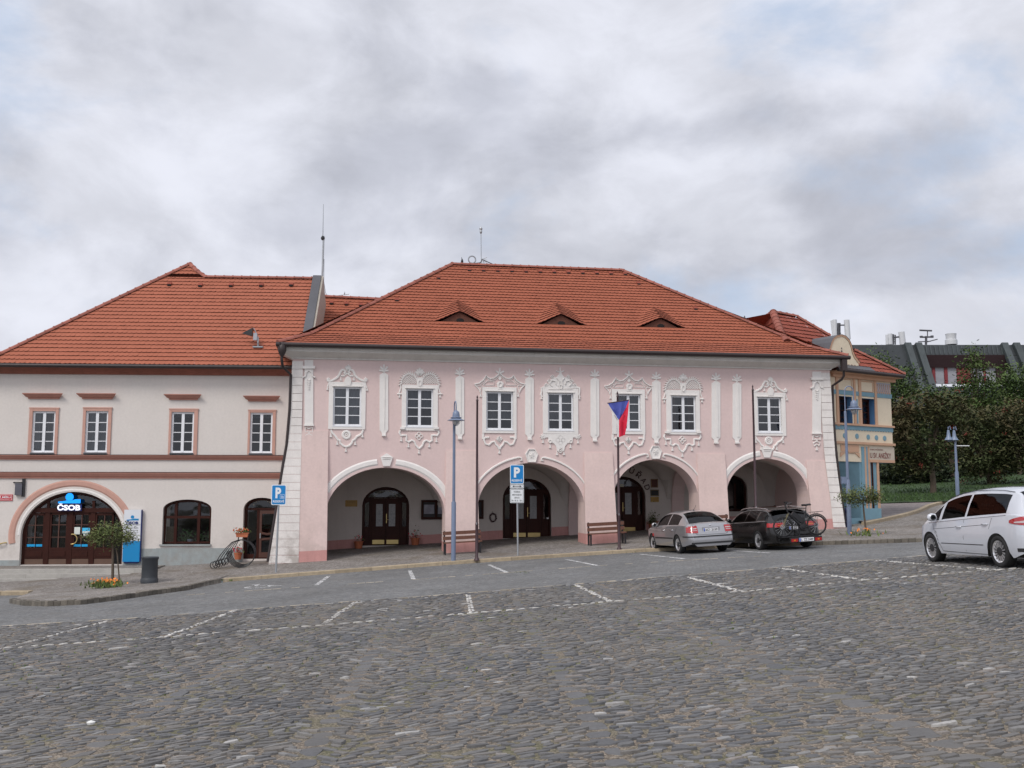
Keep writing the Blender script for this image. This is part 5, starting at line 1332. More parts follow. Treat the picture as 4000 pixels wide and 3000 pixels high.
lr = mb.build('roof', [mTILE, mLIP], link); ridge_tiles('ridge_tiles', Vector(a)+Vector((0, 0, .03)), Vector(b)+Vector((0, 0, .03)), lr)
mb = MB(); mb.box(d[0], c[0], d[1]+.1, d[1]+7, 4.75, d[2]-.1); mb.build('wall', mWALL, link)
for x, y in ((1295, 1185), (1353, 1189), (1409, 1193)):
    p = onK(x, y); mb = MB(); mb.obox((p[0], p[1]-.03, p[2]+.04), (.09, 0, 0), (0, .06, .06), (0, -.03, .03), 0); mb.box(p[0]-.07, p[0]+.07, p[1]-.13, p[1]-.09, p[2]-.07, p[2]+.0, 1); mb.build('vent_tile', [mTILED, mDARK], lr)
def ptt(px, py, w): u, z = U(px, py, w); return (u, w, z)
w_r = a[1]
an = thing('whip_antenna', 'tall thin whip antenna mast on the ridge beside the fire wall', 'antenna', PH.o, PH.t)
mb = MB(); mb.tube([ptt(1256, 1165, w_r), ptt(1260, 1050, w_r), ptt(1264, 922, w_r)], .045, 8); mb.build('mast', mSTEEL, an)
mb = MB(); mb.tube([ptt(1261, 935, w_r), ptt(1263.5, 798, w_r)], [.022, .010], 6); mb.build('whip', mSTEEL, an)
mb = MB(); mb.lathe([(.05, 0), (.09, .05), (.09, .13), (.04, .2)], c=ptt(1261, 938, w_r), n=10); mb.build('clamp', mBLACK, an)
mb = MB(); mb.tube([ptt(1266, 1012, w_r), ptt(1265, 1100, w_r), ptt(1272, 1145, w_r), ptt(1283, 1158, w_r)], .014, 5); mb.build('cable', mSTEEL, an)
an = thing('yagi_antenna', 'thin horizontal rod antenna lying along the low ridge', 'antenna', PH.o, PH.t)
mb = MB(); mb.tube([ptt(1250, 1152, w_r), ptt(1290, 1158, w_r), ptt(1364, 1149, w_r)], .014, 6); mb.lathe([(.02, 0), (.03, .08), (.01, .15)], c=ptt(1346, 1152, w_r), n=6); mb.build('rod', mSTEEL, an)
an = thing('weather_mast', 'slim weather mast on the main ridge of the town hall', 'antenna', PH.o, PH.t)
wr0 = WR_
mb = MB(); mb.tube([ptt(1880, 1034, wr0), ptt(1879, 916, wr0)], .016, 6); mb.build('mast', mSTEEL, an)
mb = MB(); mb.lathe([(.02, -.1), (.06, 0), (.05, .1), (.08, .14), (.0, .28)], c=ptt(1878.5, 906, wr0), n=8); mb.build('sensor', mSTEEL, an)
mb = MB(); mb.tube([ptt(1845, 1030, wr0), ptt(1875, 1027, wr0), ptt(1882, 1018, wr0), ptt(1884, 1012, wr0)], .03, 6); mb.tube([ptt(1888, 1016, wr0), ptt(1930, 1034, wr0)], .02, 6); mb.build('bracket', mZINC, an)
for x0, y0, x1, y1 in ((1885, 1006, 1893, 1034), (1892, 1005, 1897, 1020), (1882, 1022, 1900, 1021), (1884, 1028, 1901, 1027), (1897, 1004, 1902, 1010)):
    pass
mb = MB(); mb.tube([ptt(1886, 1010, wr0), ptt(1892, 1032, wr0)], .014, 5); mb.tube([ptt(1884, 1014, wr0), ptt(1902, 1005, wr0)], .012, 5)
for k in range(4): mb.tube([ptt(1885+k*5, 1030-k, wr0), ptt(1890+k*4, 1008+k*2, wr0)], .007, 4)
mb.build('aerial', mSTEEL, an)
an = thing('ring_antenna', 'small white ring-shaped dish on the main ridge', 'antenna', PH.o, PH.t)
mb = MB(); c = ptt(1844, 1014, wr0); mb.tube([(c[0]+.16*cos(t), c[1], c[2]+.16*sin(t)) for t in [2*pi*k/18 for k in range(18)]], .03, 6, closed=True); mb.build('ring', mSTEEL, an, smooth=60)
mb = MB(); mb.tube([(c[0]-.02, c[1], c[2]-.16), (c[0]-.04, c[1], c[2]-.36)], .03, 6); mb.build('bracket', mZINC, an)
an = thing('rod_antenna', 'short rod aerial at the left end of the main ridge', 'antenna', PH.o, PH.t)
mb = MB(); mb.tube([ptt(1804, 1026, wr0), ptt(1803.5, 1005, wr0)], .012, 5); mb.lathe([(.05, 0), (.06, .1), (.02, .2)], c=ptt(1805, 1028, wr0), n=7); mb.tube([ptt(1806, 1026, wr0), ptt(1818, 1031, wr0), ptt(1840, 1031, wr0)], .018, 5); mb.build('rod', mBLACK, an)
# ================================================================== YELLOW HOUSE
YH = Frame(17.1, 46, 34)
yel = thing('yellow_house', 'cream yellow house with orange bands, blue frieze and curved attic gable at the right', 'building', YH.o, YH.t)
Y_ = YH.uz
mYEL = mat('cream_yellow_plaster', (.68, .59, .45), .9, var=.05, scale=1, fine=.04); mORG = mat('orange_plaster_band', (.53, .33, .22), .9, var=.06, fine=.04)
mYBL = mat('blue_painted_plaster', (.17, .30, .37), .85, var=.07, fine=.04); mYBD = mat('deep_blue_reveal', (.07, .17, .33), .85, var=.06); mPALE = mat('pale_sign_plaster', (.50, .44, .36), .9, var=.05)
u_l = -4.25; zE_ = Y_(3400, 1466)[1]
def yr(x0, x1, y0, y1, w=0): return rect((x0, x1, y0, y1), YH, w)
yw = [yr(3272, 3329, 1548, 1654), yr(3364, 3417, 1557, 1661)]
dg = yr(3277, 3361, 1803, 1996); zf = Y_(3440, 1807)[1]; uG = Y_(3434, 1900)[0]
mb = MB(); wall_poly(mb, [(u_l, zf), (0, zf), (0, zE_), (u_l, zE_)], [[(a, c), (b, c), (b, d), (a, d)] for a, b, c, d in yw], 0, .34, 0, 1)
mb.face([(0, 0, zf), (0, 8, zf), (0, 8, zE_), (0, 0, zE_)]); mb.face([(u_l, 0, zf), (u_l, 8, zf), (u_l, 8, zE_), (u_l, 0, zE_)]); mb.face([(u_l, 8, -1), (0, 8, -1), (0, 8, zE_), (u_l, 8, zE_)])
mb.face([(uG-.5, .0, zf), (0, 0, zf), (0, 8, zf), (uG-.5, 8, zf)], 2)
z_g = YH.ground(uG, 0, -.3)
wall_poly(mb, [(u_l, z_g-1), (uG, z_g-1), (uG, zf), (u_l, zf)], [[(dg[0], dg[2]-.3), (dg[1], dg[2]-.3), (dg[1], dg[3]), (dg[0], dg[3])]], .02, .6, 2, 1)
mb.face([(uG, .02, z_g-1), (uG, 8, z_g-1), (uG, 8, zf), (uG, .02, zf)], 2)
mb.build('facade_wall', [mYEL, mYBD, mYBL], yel)
def yb(name, x0, x1, ya0, ya1, yb0, yb1, m, w=-.05, t=.05):   # band from left (y ya0..ya1) to right (yb0..yb1)
    mb = MB(); a0, za0 = Y_(x0, ya0); _, za1 = Y_(x0, ya1); b0, zb0 = Y_(x1, yb0); _, zb1 = Y_(x1, yb1)
    mb.box(a0, b0, w, w+t, (za1+zb1)/2, (za0+zb0)/2); return mb.build(name, m, yel)
yb('cornice', 3244, 3488, 1440, 1472, 1480, 1494, mORG, -.14, .14)
yb('blue_band', 3244, 3482, 1512, 1529, 1549, 1565, mYBL, -.03, .03)
yb('sill_band', 3244, 3489, 1645, 1652, 1669, 1677, mORG, -.09, .09)
yb('floor_band', 3244, 3491, 1718, 1728, 1737, 1745.5, mORG, -.10, .10)
mb = MB(); a, z = Y_(3250, 1660); b, z2 = Y_(3487, 1679); zz = (z+z2)/2; n = 22
poly = [(a, zz+.06)]; 
for k in range(n*3+1): poly.append((a+(b-a)*k/(n*3), zz-.10-.06*abs(sin(pi*k/3))))
poly += [(b, zz+.06)]; mb.prism(poly[::1], -.03, 0); mb.build('scalloped_frieze', mYBL, yel)
for x, y in ((3299, 1702), (3347, 1704), (3391, 1707.5), (3423, 1710), (3455, 1712)):
    c = Y_(x, y); mb = MB(); mb.prism([(c[0]+.115*cos(2*pi*k/14), c[1]+.115*sin(2*pi*k/14)) for k in range(14)], -.02, 0); mb.build('painted_disc', mYBL, yel)
for x0, x1 in ((3262, 3271), (3330, 3338), (3350, 3360), (3411, 3420)):
    yb('pilaster_strip', x0, x1, 1470, 1664, 1470+(x1-3260)*.06, 1664, mORG, -.045, .045)
for x0, x1, y0, y1 in ((3338, 3349, 1558, 1654),):
    yb('panel_frame', x0, x1, y0, y1, y0, y1, mYBL, -.02, .02)
for x0, x1, y0, y1 in ((3270, 3325, 1481, 1525), (3361, 3408, 1491, 1530)):
    a, b, c, d = yr(x0, x1, y0, y1); mb = MB(); mb.ribbon([(a, c), (b, c), (b, d), (a, d)], .05, .02, closed=True); mb.build('panel_frame', mORG, yel)
a, b, c, d = yr(3422, 3476, 1497, 1545); mb = MB(); mb.box(a, b, -.02, 0, c, d); f = mb.build('painted_panel', mat('pale_blue_panel', (.34, .35, .40), .9), yel)
mb = MB()
for k in range(7):
    x = a+(b-a)*(k+.5)/7; mb.ribbon([(x, c+.05), (x-.05, c+.2), (x+.05, c+.4), (x, d-.06)], .035, .02, -.02); mb.ribbon([(x-.05, c+.12), (x+.05, c+.12)], .03, .02, -.02)
mb.build('painted_figures', mORG, f)
for (a, b, c, d) in yw:
    w = .34; mb = MB(); mb.box(a, a+.1, w-.06, w, c, d); mb.box(b-.1, b, w-.06, w, c, d); mb.box(a, b, w-.058, w, c, c+.1); mb.box(a, b, w-.058, w, d-.1, d); mb.box((a+b)/2-.05, (a+b)/2+.05, w-.06, w, c, d)
    for k in (1, 2, 3): z = c+(d-c)*k/4; mb.box(a, b, w-.04, w, z-.02, z+.02)
    f = mb.build('window', mBROWN, yel); g = MB(); g.face([(a, w-.01, c), (b, w-.01, c), (b, w-.01, d), (a, w-.01, d)]); g.build('pane', mGLASS, f); g = MB(); g.face([(a, w+.2, c), (b, w+.2, c), (b, w+.2, d), (a, w+.2, d)]); g.build('curtain', mCURT, f)
    g = MB(); g.box(a-.03, b+.03, -.06, .3, c-.05, c-.002); g.build('window_sill', mGUT, f)
# ground floor: door, coloured panels, pillars, sign
a, b, c, d = dg; mb = MB(); mb.box(a, b, .55, .58, c-.3, d); f = mb.build('shop_door', mBROWN, yel); mb = MB(); mb.box(a+.12, b-.1, .53, .55, c+.1, d-.1); mb.build('pane', mGLASSD, f)
mb = MB(); mb.box(a+.15, a+.5, .50, .52, c+.9, c+1.35); mb.build('notice', mPAPER, f); mb = MB(); mb.box(a+.35, a+.62, .50, .52, c+.2, c+.5); mb.build('notice', mPAPER, f)
mb = MB(); mb.box(a-.06, b+.02, -.02, .02, d, Y_(3320, 1735)[1]); mb.build('door_surround', mYEL, yel)
e, f_, g_, h_ = yr(3282, 3352, 1738, 1765); mb = MB(); mb.box(e, f_, -.05, -.02, g_, h_); mb.build('colour_panel', mORG, yel)
zc = Y_(3320, 1783)[1]; z1 = Y_(3320, 1768)[1]; mb = MB(); mb.prism([(e-.05, z1), (e-.05, d+.18), (e+.25, d+.36), ((e+f_)/2, d+.42), (f_-.25, d+.36), (f_+.03, d+.18), (f_+.03, z1)], -.05, -.02); mb.build('colour_panel', mORG, yel)
for x0, x1, m_ in ((3363, 3373, mYBL), (3373.5, 3380, mORG), (3380.5, 3386, mYBL), (3386.5, 3394, mORG)):
    u0, z0 = Y_(x0, 1745); u1, _ = Y_(x1, 1745); mb = MB(); mb.box(u0, u1, -.03, .02, z_g, z0); mb.build('pilaster_strip', m_, yel)
u0, _ = Y_(3407, 1900); mb = MB(); mb.box(u0, u0+.06, -.04, .02, z_g, zf); mb.build('pilaster_strip', mBROWN, yel); mb = MB(); mb.box(uG-.12, uG+.01, -.03, .01, z_g+.6, zf); mb.build('pilaster_strip', mORG, yel)
a, b, c, d = yr(3394, 3490, 1746, 1807); mb = MB(); mb.box(a, b+.02, -.04, 0, c+.12, d); f = mb.build('sign_panel', mPALE, yel); mb = MB(); mb.box(a, b+.02, -.05, 0, c, c+.118); mb.build('sign_border', mORG, f)
mREDL = mat('dark_red_lettering', (.17, .035, .03), .7)
u0, _ = Y_(3394.5, 1760); u1, _ = Y_(3447, 1760); u2, _ = Y_(3477, 1780); zt = Y_(3420, 1752)[1]; zt2 = Y_(3420, 1759.5)[1]
text_obj('sign_lettering', 'OBCHŮDEK', (a+.03, u1, zt2, zt), mREDL, f, w=-.045, bold=.01); zt = Y_(3430, 1766)[1]; zt2 = Y_(3430, 1787)[1]
text_obj('sign_lettering', 'U SV. ANEŽKY', (a+.03, u2, zt2-.04, zt+.02), mREDL, f, w=-.045, bold=.015)
u3 = dg[1]+.05; mb = MB(); mb.box(u3, uG+.01, -.06, .02, z_g-1, YH.ground(uG, 0)+.55); mb.build('plinth', mYBL, yel)
# roof
gutter('gutter', (u_l, -.5, zE_+.02), (.35, -.5, zE_+.02), yel, .08)
mb = MB(); mb.box(u_l, .3, -.45, 0, zE_-.08, zE_-.01); mb.build('eaves_board', mORG, yel)
tY = tan(radians(44)); 
def onY(px, py): return YH.slope(px, py, -.45, zE_+.08, tY)
R_ = [(u_l, -.45, zE_+.08), (.42, -.45, zE_+.08), onY(3338, 1372), onY(3240, 1314), onY(3112, 1240), onY(3020, 1222), onY(3052, 1305), onY(3072, 1335)]
mb = MB(); tile_poly3d(mb, [R_[0], R_[1], R_[2], R_[3], R_[4], R_[5], R_[6], R_[7]], .30, .21, .04)
ap = Vector(R_[5]); h2 = Vector(R_[7])
q1 = Vector(PH.world(0, 0, 0)); 
# neighbouring face falling to the left of the apex
d2 = ray(2962, 1262); s2 = (YH.world(*ap).length+.5); Q = Vector((0, 0, CAMZ))+d2*s2; Q = Vector(YH.loc(Q)); d3 = ray(3060, 1400); H3 = Vector(YH.loc(Vector((0, 0, CAMZ))+d3*(YH.world(*h2).length-.1)))
hh = Vector(R_[7]); fall = (hh-ap).cross(Q-ap)
tile_poly3d(mb, [hh, ap, Q, Q+(hh-ap)], .30, .21, .04)
mb.tint = .5; far = ap+Vector((3, 9, -1)); mb.face([ap, Vector(R_[2]), Vector((.42, -.45, zE_+.08)), Vector((.42, 9, zE_+.08)), ap+Vector((0, 8, 0))])
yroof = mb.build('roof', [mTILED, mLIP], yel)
up = Vector((0, 0, .04))
ridge_tiles('hip_tiles', ap+up, Vector(R_[6])+up, yroof, r=.16, step=.3); ridge_tiles('hip_tiles', Vector(R_[6])+up, h2+up, yroof, r=.16, step=.3)
ridge_tiles('hip_tiles', ap+up, Vector(R_[4])+up, yroof, r=.12, step=.4); ridge_tiles('hip_tiles', Vector(R_[4])+up, Vector(R_[3])+up, yroof, r=.12, step=.4)
ridge_tiles('hip_tiles', Vector(R_[1])+up, Vector(R_[2])+up, yroof, r=.12, step=.4); ridge_tiles('hip_tiles', ap+up, Q+up, yroof, r=.12, step=.4)
# ridge piece to the left, joining the town hall roof
Q2 = Vector(YH.loc(Vector((0, 0, CAMZ))+ray(2880, 1256)*(YH.world(*Q).length)))
mb = MB(); mb.tint = .5; mb.face([Q, Q2, Q2+Vector((0, -2, -2.5)), Q+Vector((0, -2, -2.5))]); mb.build('rear_roof', mTILED, yroof); ridge_tiles('ridge_tiles', Q2+up, Q+up, yroof, r=.12)
mb = MB(); mb.tube([Q2*.5+Q*.5+Vector((-.2, 0, 0)), Q2*.5+Q*.5+Vector((-.2, 0, .3))], [.1, .02], 6); mb.build('vent_cap', mZINC, yroof)
mb = MB(); mb.box(Q.x-.1, Q.x+.35, Q.y-.6, Q.y-.3, Q.z-.9, Q.z-.05); mb.build('flashing', mZINC, yroof)
# curved attic gable
gp = [(3238, 1396), (3243, 1372), (3250, 1345), (3258, 1328), (3270, 1318), (3287, 1314), (3302, 1320), (3315, 1335), (3323, 1355), (3328, 1378), (3336, 1398), (3349, 1416), (3354, 1422), (3354, 1441), (3345, 1440), (3343, 1436), (3300, 1430), (3240, 1421)]
gw = -.25; pts = [Y_(x, y, gw) for x, y in gp]
mb = MB(); mb.prism(pts[::-1], gw, gw+.25, 0, 1); gab = mb.build('attic_gable', [mYEL, mORG], yel)
cap = pts[:13]; cap2 = []
cx_ = sum(p[0] for p in cap)/len(cap); cz_ = min(p[1] for p in cap)
mb = MB(); n = len(cap)
outp = [(p[0]+(p[0]-cx_)*.10, p[1]+.09) for p in cap]
for i in range(n-1):
    a, b = outp[i], outp[i+1]; mb.face([(a[0], gw-.04, a[1]), (b[0], gw-.04, b[1]), (b[0], gw+2.2, b[1]), (a[0], gw+2.2, a[1])], 0)
    c, d = cap[i], cap[i+1]; mb.face([(c[0], gw-.02, c[1]), (d[0], gw-.02, d[1]), (b[0], gw-.02, b[1]), (a[0], gw-.02, a[1])], 1)
mb.build('gable_cap', [mZINC, mORG], gab, smooth=40)
mb = MB(); c = Y_(3287, 1366, gw)
for k in range(9): z = c[1]+.05-k*.12; s = .03+.02*(k % 3); mb.prism([(c[0]-s, z), (c[0], z-.04), (c[0]+s, z), (c[0], z+.05)], gw-.02, gw)
mb.build('gable_ornament', mZINC, gab)
mb = MB(); e0 = Y_(3262, 1436, -.3); e1 = Y_(3395, 1452, -.3)
mb.face([(e0[0], -.48, zE_+.12), (e1[0]+.2, -.48, zE_+.12), (Y_(3350, 1430, .3)[0], .3, zE_+.75), (e0[0], .3, zE_+.75)]); mb.build('gable_flashing', mZINC, gab)
mb = MB(); s0 = Y_(3190, 1350, 1.2); s1 = Y_(3235, 1392, .6); mb.face([(s0[0], 1.3, s0[1]), (s0[0]+1.2, 1.3, s0[1]), (s1[0]+.6, .6, s1[1]-.2), (s0[0]+.1, .6, s1[1]-.2)]); mb.build('gable_flashing', mZINC, gab)
# ================================================================== MODERN BUILDING FAR BEHIND
MHF = Frame(45, 108, 0)
mod = thing('modern_block', 'large dark metal-roofed building with a red and white window strip behind the trees', 'building', MHF.o, 0)
M_ = MHF.uz
mMET = mat('dark_metal_roof', (.04, .047, .052), .5, metal=.1, var=.2, scale=.4, streak=.35); mMETL = mat('weathered_metal_band', (.062, .075, .078), .5, var=.15, scale=.5, streak=.4); mANT = mat('antenna_white', (.55, .56, .58), .5, var=.05); mDBR = mat('dark_brown_cladding', (.045, .022, .025), .8, var=.1)
zr = M_(3700, 1347, 4)[1]; zb = 2; tS = (zr-zb)/4.0
uA, uB_ = M_(3130, 1350, 4)[0], M_(4500, 1350, 4)[0]
def onM(px, py): return MHF.slope(px, py, 0, zb, tS)
h = [onM(3607, 1387), onM(3932, 1389), onM(3985, 1510), onM(3640, 1510)]
mb = MB()
P0 = (uA, 0, zb); P1 = (uB_, 0, zb); P2 = (uB_, 4, zr); P3 = (uA, 4, zr)
Lh = [(uA, h[0][1], h[0][2])]; 
mb.face([(uA, h[0][1], h[0][2]), (uB_, h[0][1], h[0][2]), P2, P3]); mb.face([P0, (h[3][0], 0, zb), h[3], h[0], (uA, h[0][1], h[0][2])]); mb.face([(h[2][0], 0, zb), P1, (uB_, h[0][1], h[0][2]), h[1], h[2]]); mb.face([(h[3][0], 0, zb), (h[2][0], 0, zb), h[2], h[3]])
mb.face([P3, P2, (uB_, 30, zr), (uA, 30, zr)]); mb.face([P0, P3, (uA, 30, zr), (uA, 30, zb)])
# reveals of the long recess
for a, b in ((h[0], h[3]), (h[1], h[2])): mb.face([a, b, (b[0], b[1]+4, b[2]), (a[0], a[1]+1.5, a[2])])
mb.build('metal_roof', mMET, mod)
mb = MB(); f0 = onM(3607, 1387); q0 = onM(3625, 1434); wF = f0[1]-.25
zA_, zB_2 = f0[2], M_(3700, 1434, wF+.3)[1]
a = M_(3607, 1387, wF)[0]; b = M_(3934, 1389, wF)[0]; mb.face([(a, wF+.1, zA_), (b, wF+.1, zA_), (b+.6, wF+.7, zB_2), (a+.5, wF+.7, zB_2)]); mb.build('fascia', mDBR, mod)
wW = wF+1.0; mWP = mat('white_window_panel', (.30, .30, .33), .6, var=.1); mRP = mat('red_window_panel', (.20, .025, .03), .6, var=.1)
zc0, zc1 = M_(3700, 1500, wW)[1], M_(3700, 1434, wW)[1]; strips = [(3618, 3641, 0), (3641, 3653, 1), (3653, 3688, 0), (3688, 3701, 1), (3701, 3737, 0), (3737, 3793, 1), (3793, 3842, 0), (3842, 3850, 1), (3850, 3890, 0), (3890, 3930, 2), (3930, 3960, 0)]
for x0, x1, k in strips:
    mb = MB(); a, b = M_(x0, 1460, wW)[0], M_(x1, 1460, wW)[0]; mb.box(a, b-.02, wW-.1 if k else wW, wW+.1, zc0, zc1); mb.build('window_panel', (mWP, mRP, mDBR)[k], mod)
for x0, y0, x1, y1 in ((3541, 1347, 3580, 1470), (3583, 1347, 3640, 1520), (3918, 1347, 3962, 1455), (3964, 1347, 4012, 1460)):
    a, b = Vector(onM(x0, y0)), Vector(onM(x1, y1)); b = a+(b-a)*1.6; mb = MB(); mb.obox((a+b)/2+Vector((0, -.2, .1)), Vector((.35, 0, 0)), (b-a)/2, Vector((0, -.25, .1))); mb.build('roof_rib', mMETL, mod)
mb = MB(); a, b = M_(3590, 1370, 3.4), M_(3920, 1370, 3.4)
for k in range(20):
    x = a[0]+(b[0]-a[0])*k/19; y = Vector(onM(3700, 1350)); z = Vector(onM(3700, 1386)); mb.box(x-.04, x+.04, z.y-.12, y.y-.0, z.z+.1, z.z+.12)
    mb.face([(x-.05, z.y-.08, z.z), (x+.05, z.y-.08, z.z), (x+.05, y.y-.08, y.z), (x-.05, y.y-.08, y.z)])
mb.build('standing_seam', mMETL, mod)
def mp(px, py, w=5): u, z = M_(px, py, w); return (u, w, z)
def cell(lab, panels, braces):
    t = thing('cell_antenna', lab, 'antenna', MHF.o, 0)
    for x0, y0, x1, y1, r in panels: m_ = MB(); m_.tube([mp(x0, y0), mp(x1, y1)], r, 8); m_.build('panel_antenna', mANT, t, smooth=50)
    m_ = MB()
    for x0, y0, x1, y1, r in braces: m_.tube([mp(x0, y0), mp(x1, y1)], r, 6)
    m_.build('support_frame', mZINC, t)
cell('mobile phone antenna group nearest the yellow gable, three white panels', [(3258, 1320, 3250, 1252, .18), (3262, 1318, 3260, 1249, .25), (3312, 1325, 3307, 1250, .32)], [(3274, 1315, 3274, 1262, .12), (3281, 1315, 3281, 1262, .08), (3272, 1270, 3305, 1270, .08), (3262, 1300, 3285, 1302, .07), (3274, 1285, 3281, 1285, .05), (3274, 1295, 3281, 1295, .05)])
cell('mobile phone antenna group on the dark roof ridge, three white panels', [(3466, 1346, 3465, 1308, .18), (3478, 1346, 3476, 1304, .28), (3527, 1346, 3521, 1297, .36)], [(3489, 1346, 3489, 1306, .12), (3497, 1346, 3497, 1308, .08), (3474, 1320, 3520, 1315, .1), (3489, 1325, 3497, 1325, .05), (3489, 1335, 3497, 1335, .05)])
t = thing('tv_antenna', 'television aerial mast on the dark roof ridge', 'antenna', MHF.o, 0); mb = MB()
for x0, y0, x1, y1, r in ((3617, 1346, 3618, 1313, .14), (3623, 1315, 3623, 1294, .06), (3592, 1290, 3640, 1292, .1), (3598, 1317, 3643, 1316, .1), (3586, 1335, 3635, 1333, .06), (3620, 1336, 3662, 1325, .06), (3598, 1312, 3599, 1319, .18), (3641, 1311, 3641, 1319, .18)): mb.tube([mp(x0, y0), mp(x1, y1)], r, 6)
mb.build('aerial', mZINC, t)
t = thing('roof_vent', 'squat white roof vent on the dark roof ridge', 'vent', MHF.o, 0); mb = MB(); c = mp(3716, 1346); mb.lathe([(.65, 0), (.65, .5), (.55, .55), (.55, 1.0), (.6, 1.2)], c=c, n=14); mb.build('cowl', mANT, t, smooth=40)
# ================================================================== TREES
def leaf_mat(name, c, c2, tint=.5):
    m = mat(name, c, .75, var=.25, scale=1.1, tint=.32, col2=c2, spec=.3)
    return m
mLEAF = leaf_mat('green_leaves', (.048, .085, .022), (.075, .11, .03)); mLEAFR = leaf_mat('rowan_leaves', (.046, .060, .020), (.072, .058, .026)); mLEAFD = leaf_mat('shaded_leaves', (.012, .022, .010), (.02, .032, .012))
mLEAFB = leaf_mat('ball_tree_leaves', (.10, .13, .04), (.14, .15, .06)); mBARK = mat('grey_brown_bark', (.10, .075, .055), .9, var=.3, scale=6, fine=.2, bump=.5); mBERRY = mat('red_berries', (.20, .03, .018), .5, var=.2, tint=.3)
def blobs(mb, cen, rad, n, ls, rr, clump=.9, nl=26, dens=1.0, pinn=False):
    """leaf clumps spread over an uneven crown"""
    tips = []
    for _ in range(n):
        while True:
            d = Vector((rr.uniform(-1, 1), rr.uniform(-1, 1), rr.uniform(-1, 1)))
            if .05 < d.length < 1: break
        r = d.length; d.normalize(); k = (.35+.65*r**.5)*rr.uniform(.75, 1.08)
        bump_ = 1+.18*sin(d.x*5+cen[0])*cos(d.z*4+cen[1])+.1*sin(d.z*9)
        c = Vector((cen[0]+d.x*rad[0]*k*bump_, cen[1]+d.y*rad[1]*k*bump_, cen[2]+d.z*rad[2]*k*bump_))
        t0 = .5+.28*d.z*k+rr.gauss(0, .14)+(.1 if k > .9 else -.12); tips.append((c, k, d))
        for _ in range(nl):
            mb.tint = min(1, max(0, t0+rr.gauss(0, .12)))
            p = c+Vector((rr.gauss(0, 1), rr.gauss(0, 1), rr.gauss(0, .7)))*clump*.42
            a = Vector((rr.uniform(-1, 1), rr.uniform(-1, 1), rr.uniform(-.8, .5))).normalized(); b = a.cross(Vector((rr.uniform(-1, 1), rr.uniform(-1, 1), 1))).normalized()
            l = ls*rr.uniform(.6, 1.3); w = l*.42
            mb.face([p-a*l*.5, p+b*w*.5, p+a*l*.5, p-b*w*.5])
    return tips
def tree(name, label, base, H, crowns, leafm, ls, trunk_r, group=None, berries=0, n=90, clump=.9, nl=26, seed=1, fork=None):
    rr = random.Random(seed); t = thing(name, label, 'tree', base, 0, group)
    mb = MB(); top = crowns[0][0][2]
    pts = [(0, 0, -.3), (trunk_r*.3, 0, top*.3), (-trunk_r*.3, 0, top*.65), (0, 0, top)]; mb.tube(pts, [trunk_r*1.25, trunk_r, trunk_r*.8, trunk_r*.5], 9)
    for cen, rad in crowns:
        for k in range(5):
            a = rr.uniform(0, 6.28); e = Vector((cen[0]+rad[0]*.6*cos(a), cen[1]+rad[1]*.6*sin(a), cen[2]+rad[2]*rr.uniform(-.4, .6))); s = Vector((0, 0, min(top, max(top*.45, e.z*.5))))
            mb.tube([s, (s+e)/2+Vector((0, 0, -.1)), e], [trunk_r*.45, trunk_r*.3, trunk_r*.1], 6)
    mb.build('trunk', mBARK, t, smooth=60)
    mb = MB(); tips = []
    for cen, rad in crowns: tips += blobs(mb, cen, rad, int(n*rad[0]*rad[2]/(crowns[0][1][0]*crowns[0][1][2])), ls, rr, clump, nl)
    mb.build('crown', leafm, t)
    if berries:
        mb = MB()
        for c, k, d in rr.sample([q for q in tips if q[1] > .7], min(berries, len([q for q in tips if q[1] > .7]))):
            for _ in range(8):
                mb.tint = rr.random(); p = c+d*clump*.4+Vector((rr.gauss(0, 1), rr.gauss(0, 1), rr.gauss(0, .5)))*.13; s = .045
                q = [p+Vector((s, 0, 0)), p+Vector((0, s, 0)), p-Vector((s, 0, 0)), p-Vector((0, s, 0)), p+Vector((0, 0, s)), p-Vector((0, 0, s))]
                for i in range(4): mb.face([q[i], q[(i+1) % 4], q[4]]); mb.face([q[(i+1) % 4], q[i], q[5]])
        mb.build('berries', mBERRY, t)
    return t
def at(px, py, Y): d = ray(px, py); k = Y/d.y; return Vector((d.x*k, Y, CAMZ+d.z*k))
# grass bank behind the upper pavement
mb = MB(); prev = None
for i in range(31):
    px = 3380+i*35; n_ = gpt(px, 1966-(px-3440)*.028, .26)
    f_ = at(px, 1897, 80); c = []
    for k in range(9):
        v = n_+(f_-n_)*k/8; v.z = max(v.z+.02, G(v.x, v.y)+.26+.04*min(k, 3)); c.append(mb.vert(v))
    if prev:
        for k in range(8): mb.idx([prev[k], c[k], c[k+1], prev[k+1]])
    prev = c
o = mb.build('grass_bank', mGRASS, smooth=50); o['kind'] = 'structure'
mb = MB(); rr = random.Random(3)
for _ in range(5000):
    px = rr.uniform(3385, 4300); n_ = gpt(px, 1966-(px-3440)*.028, .26); f_ = at(px, 1897, 80); k = rr.random()**1.5; p = n_+(f_-n_)*k; p.z = max(p.z, G(p.x, p.y)+.34); mb.tint = rr.random()
    a = rr.uniform(0, 6.28); w = Vector((cos(a), sin(a), 0))*.05; mb.face([p-w, p+w, p+Vector((rr.gauss(0, .05), 0, rr.uniform(.08, .2)))])
o = mb.build('grass_blades', mat('grass_blade', (.035, .07, .016), .8, var=.3, tint=.4)); o['kind'] = 'stuff'; tag(o, 'short mown grass on the bank below the trees', 'grass')
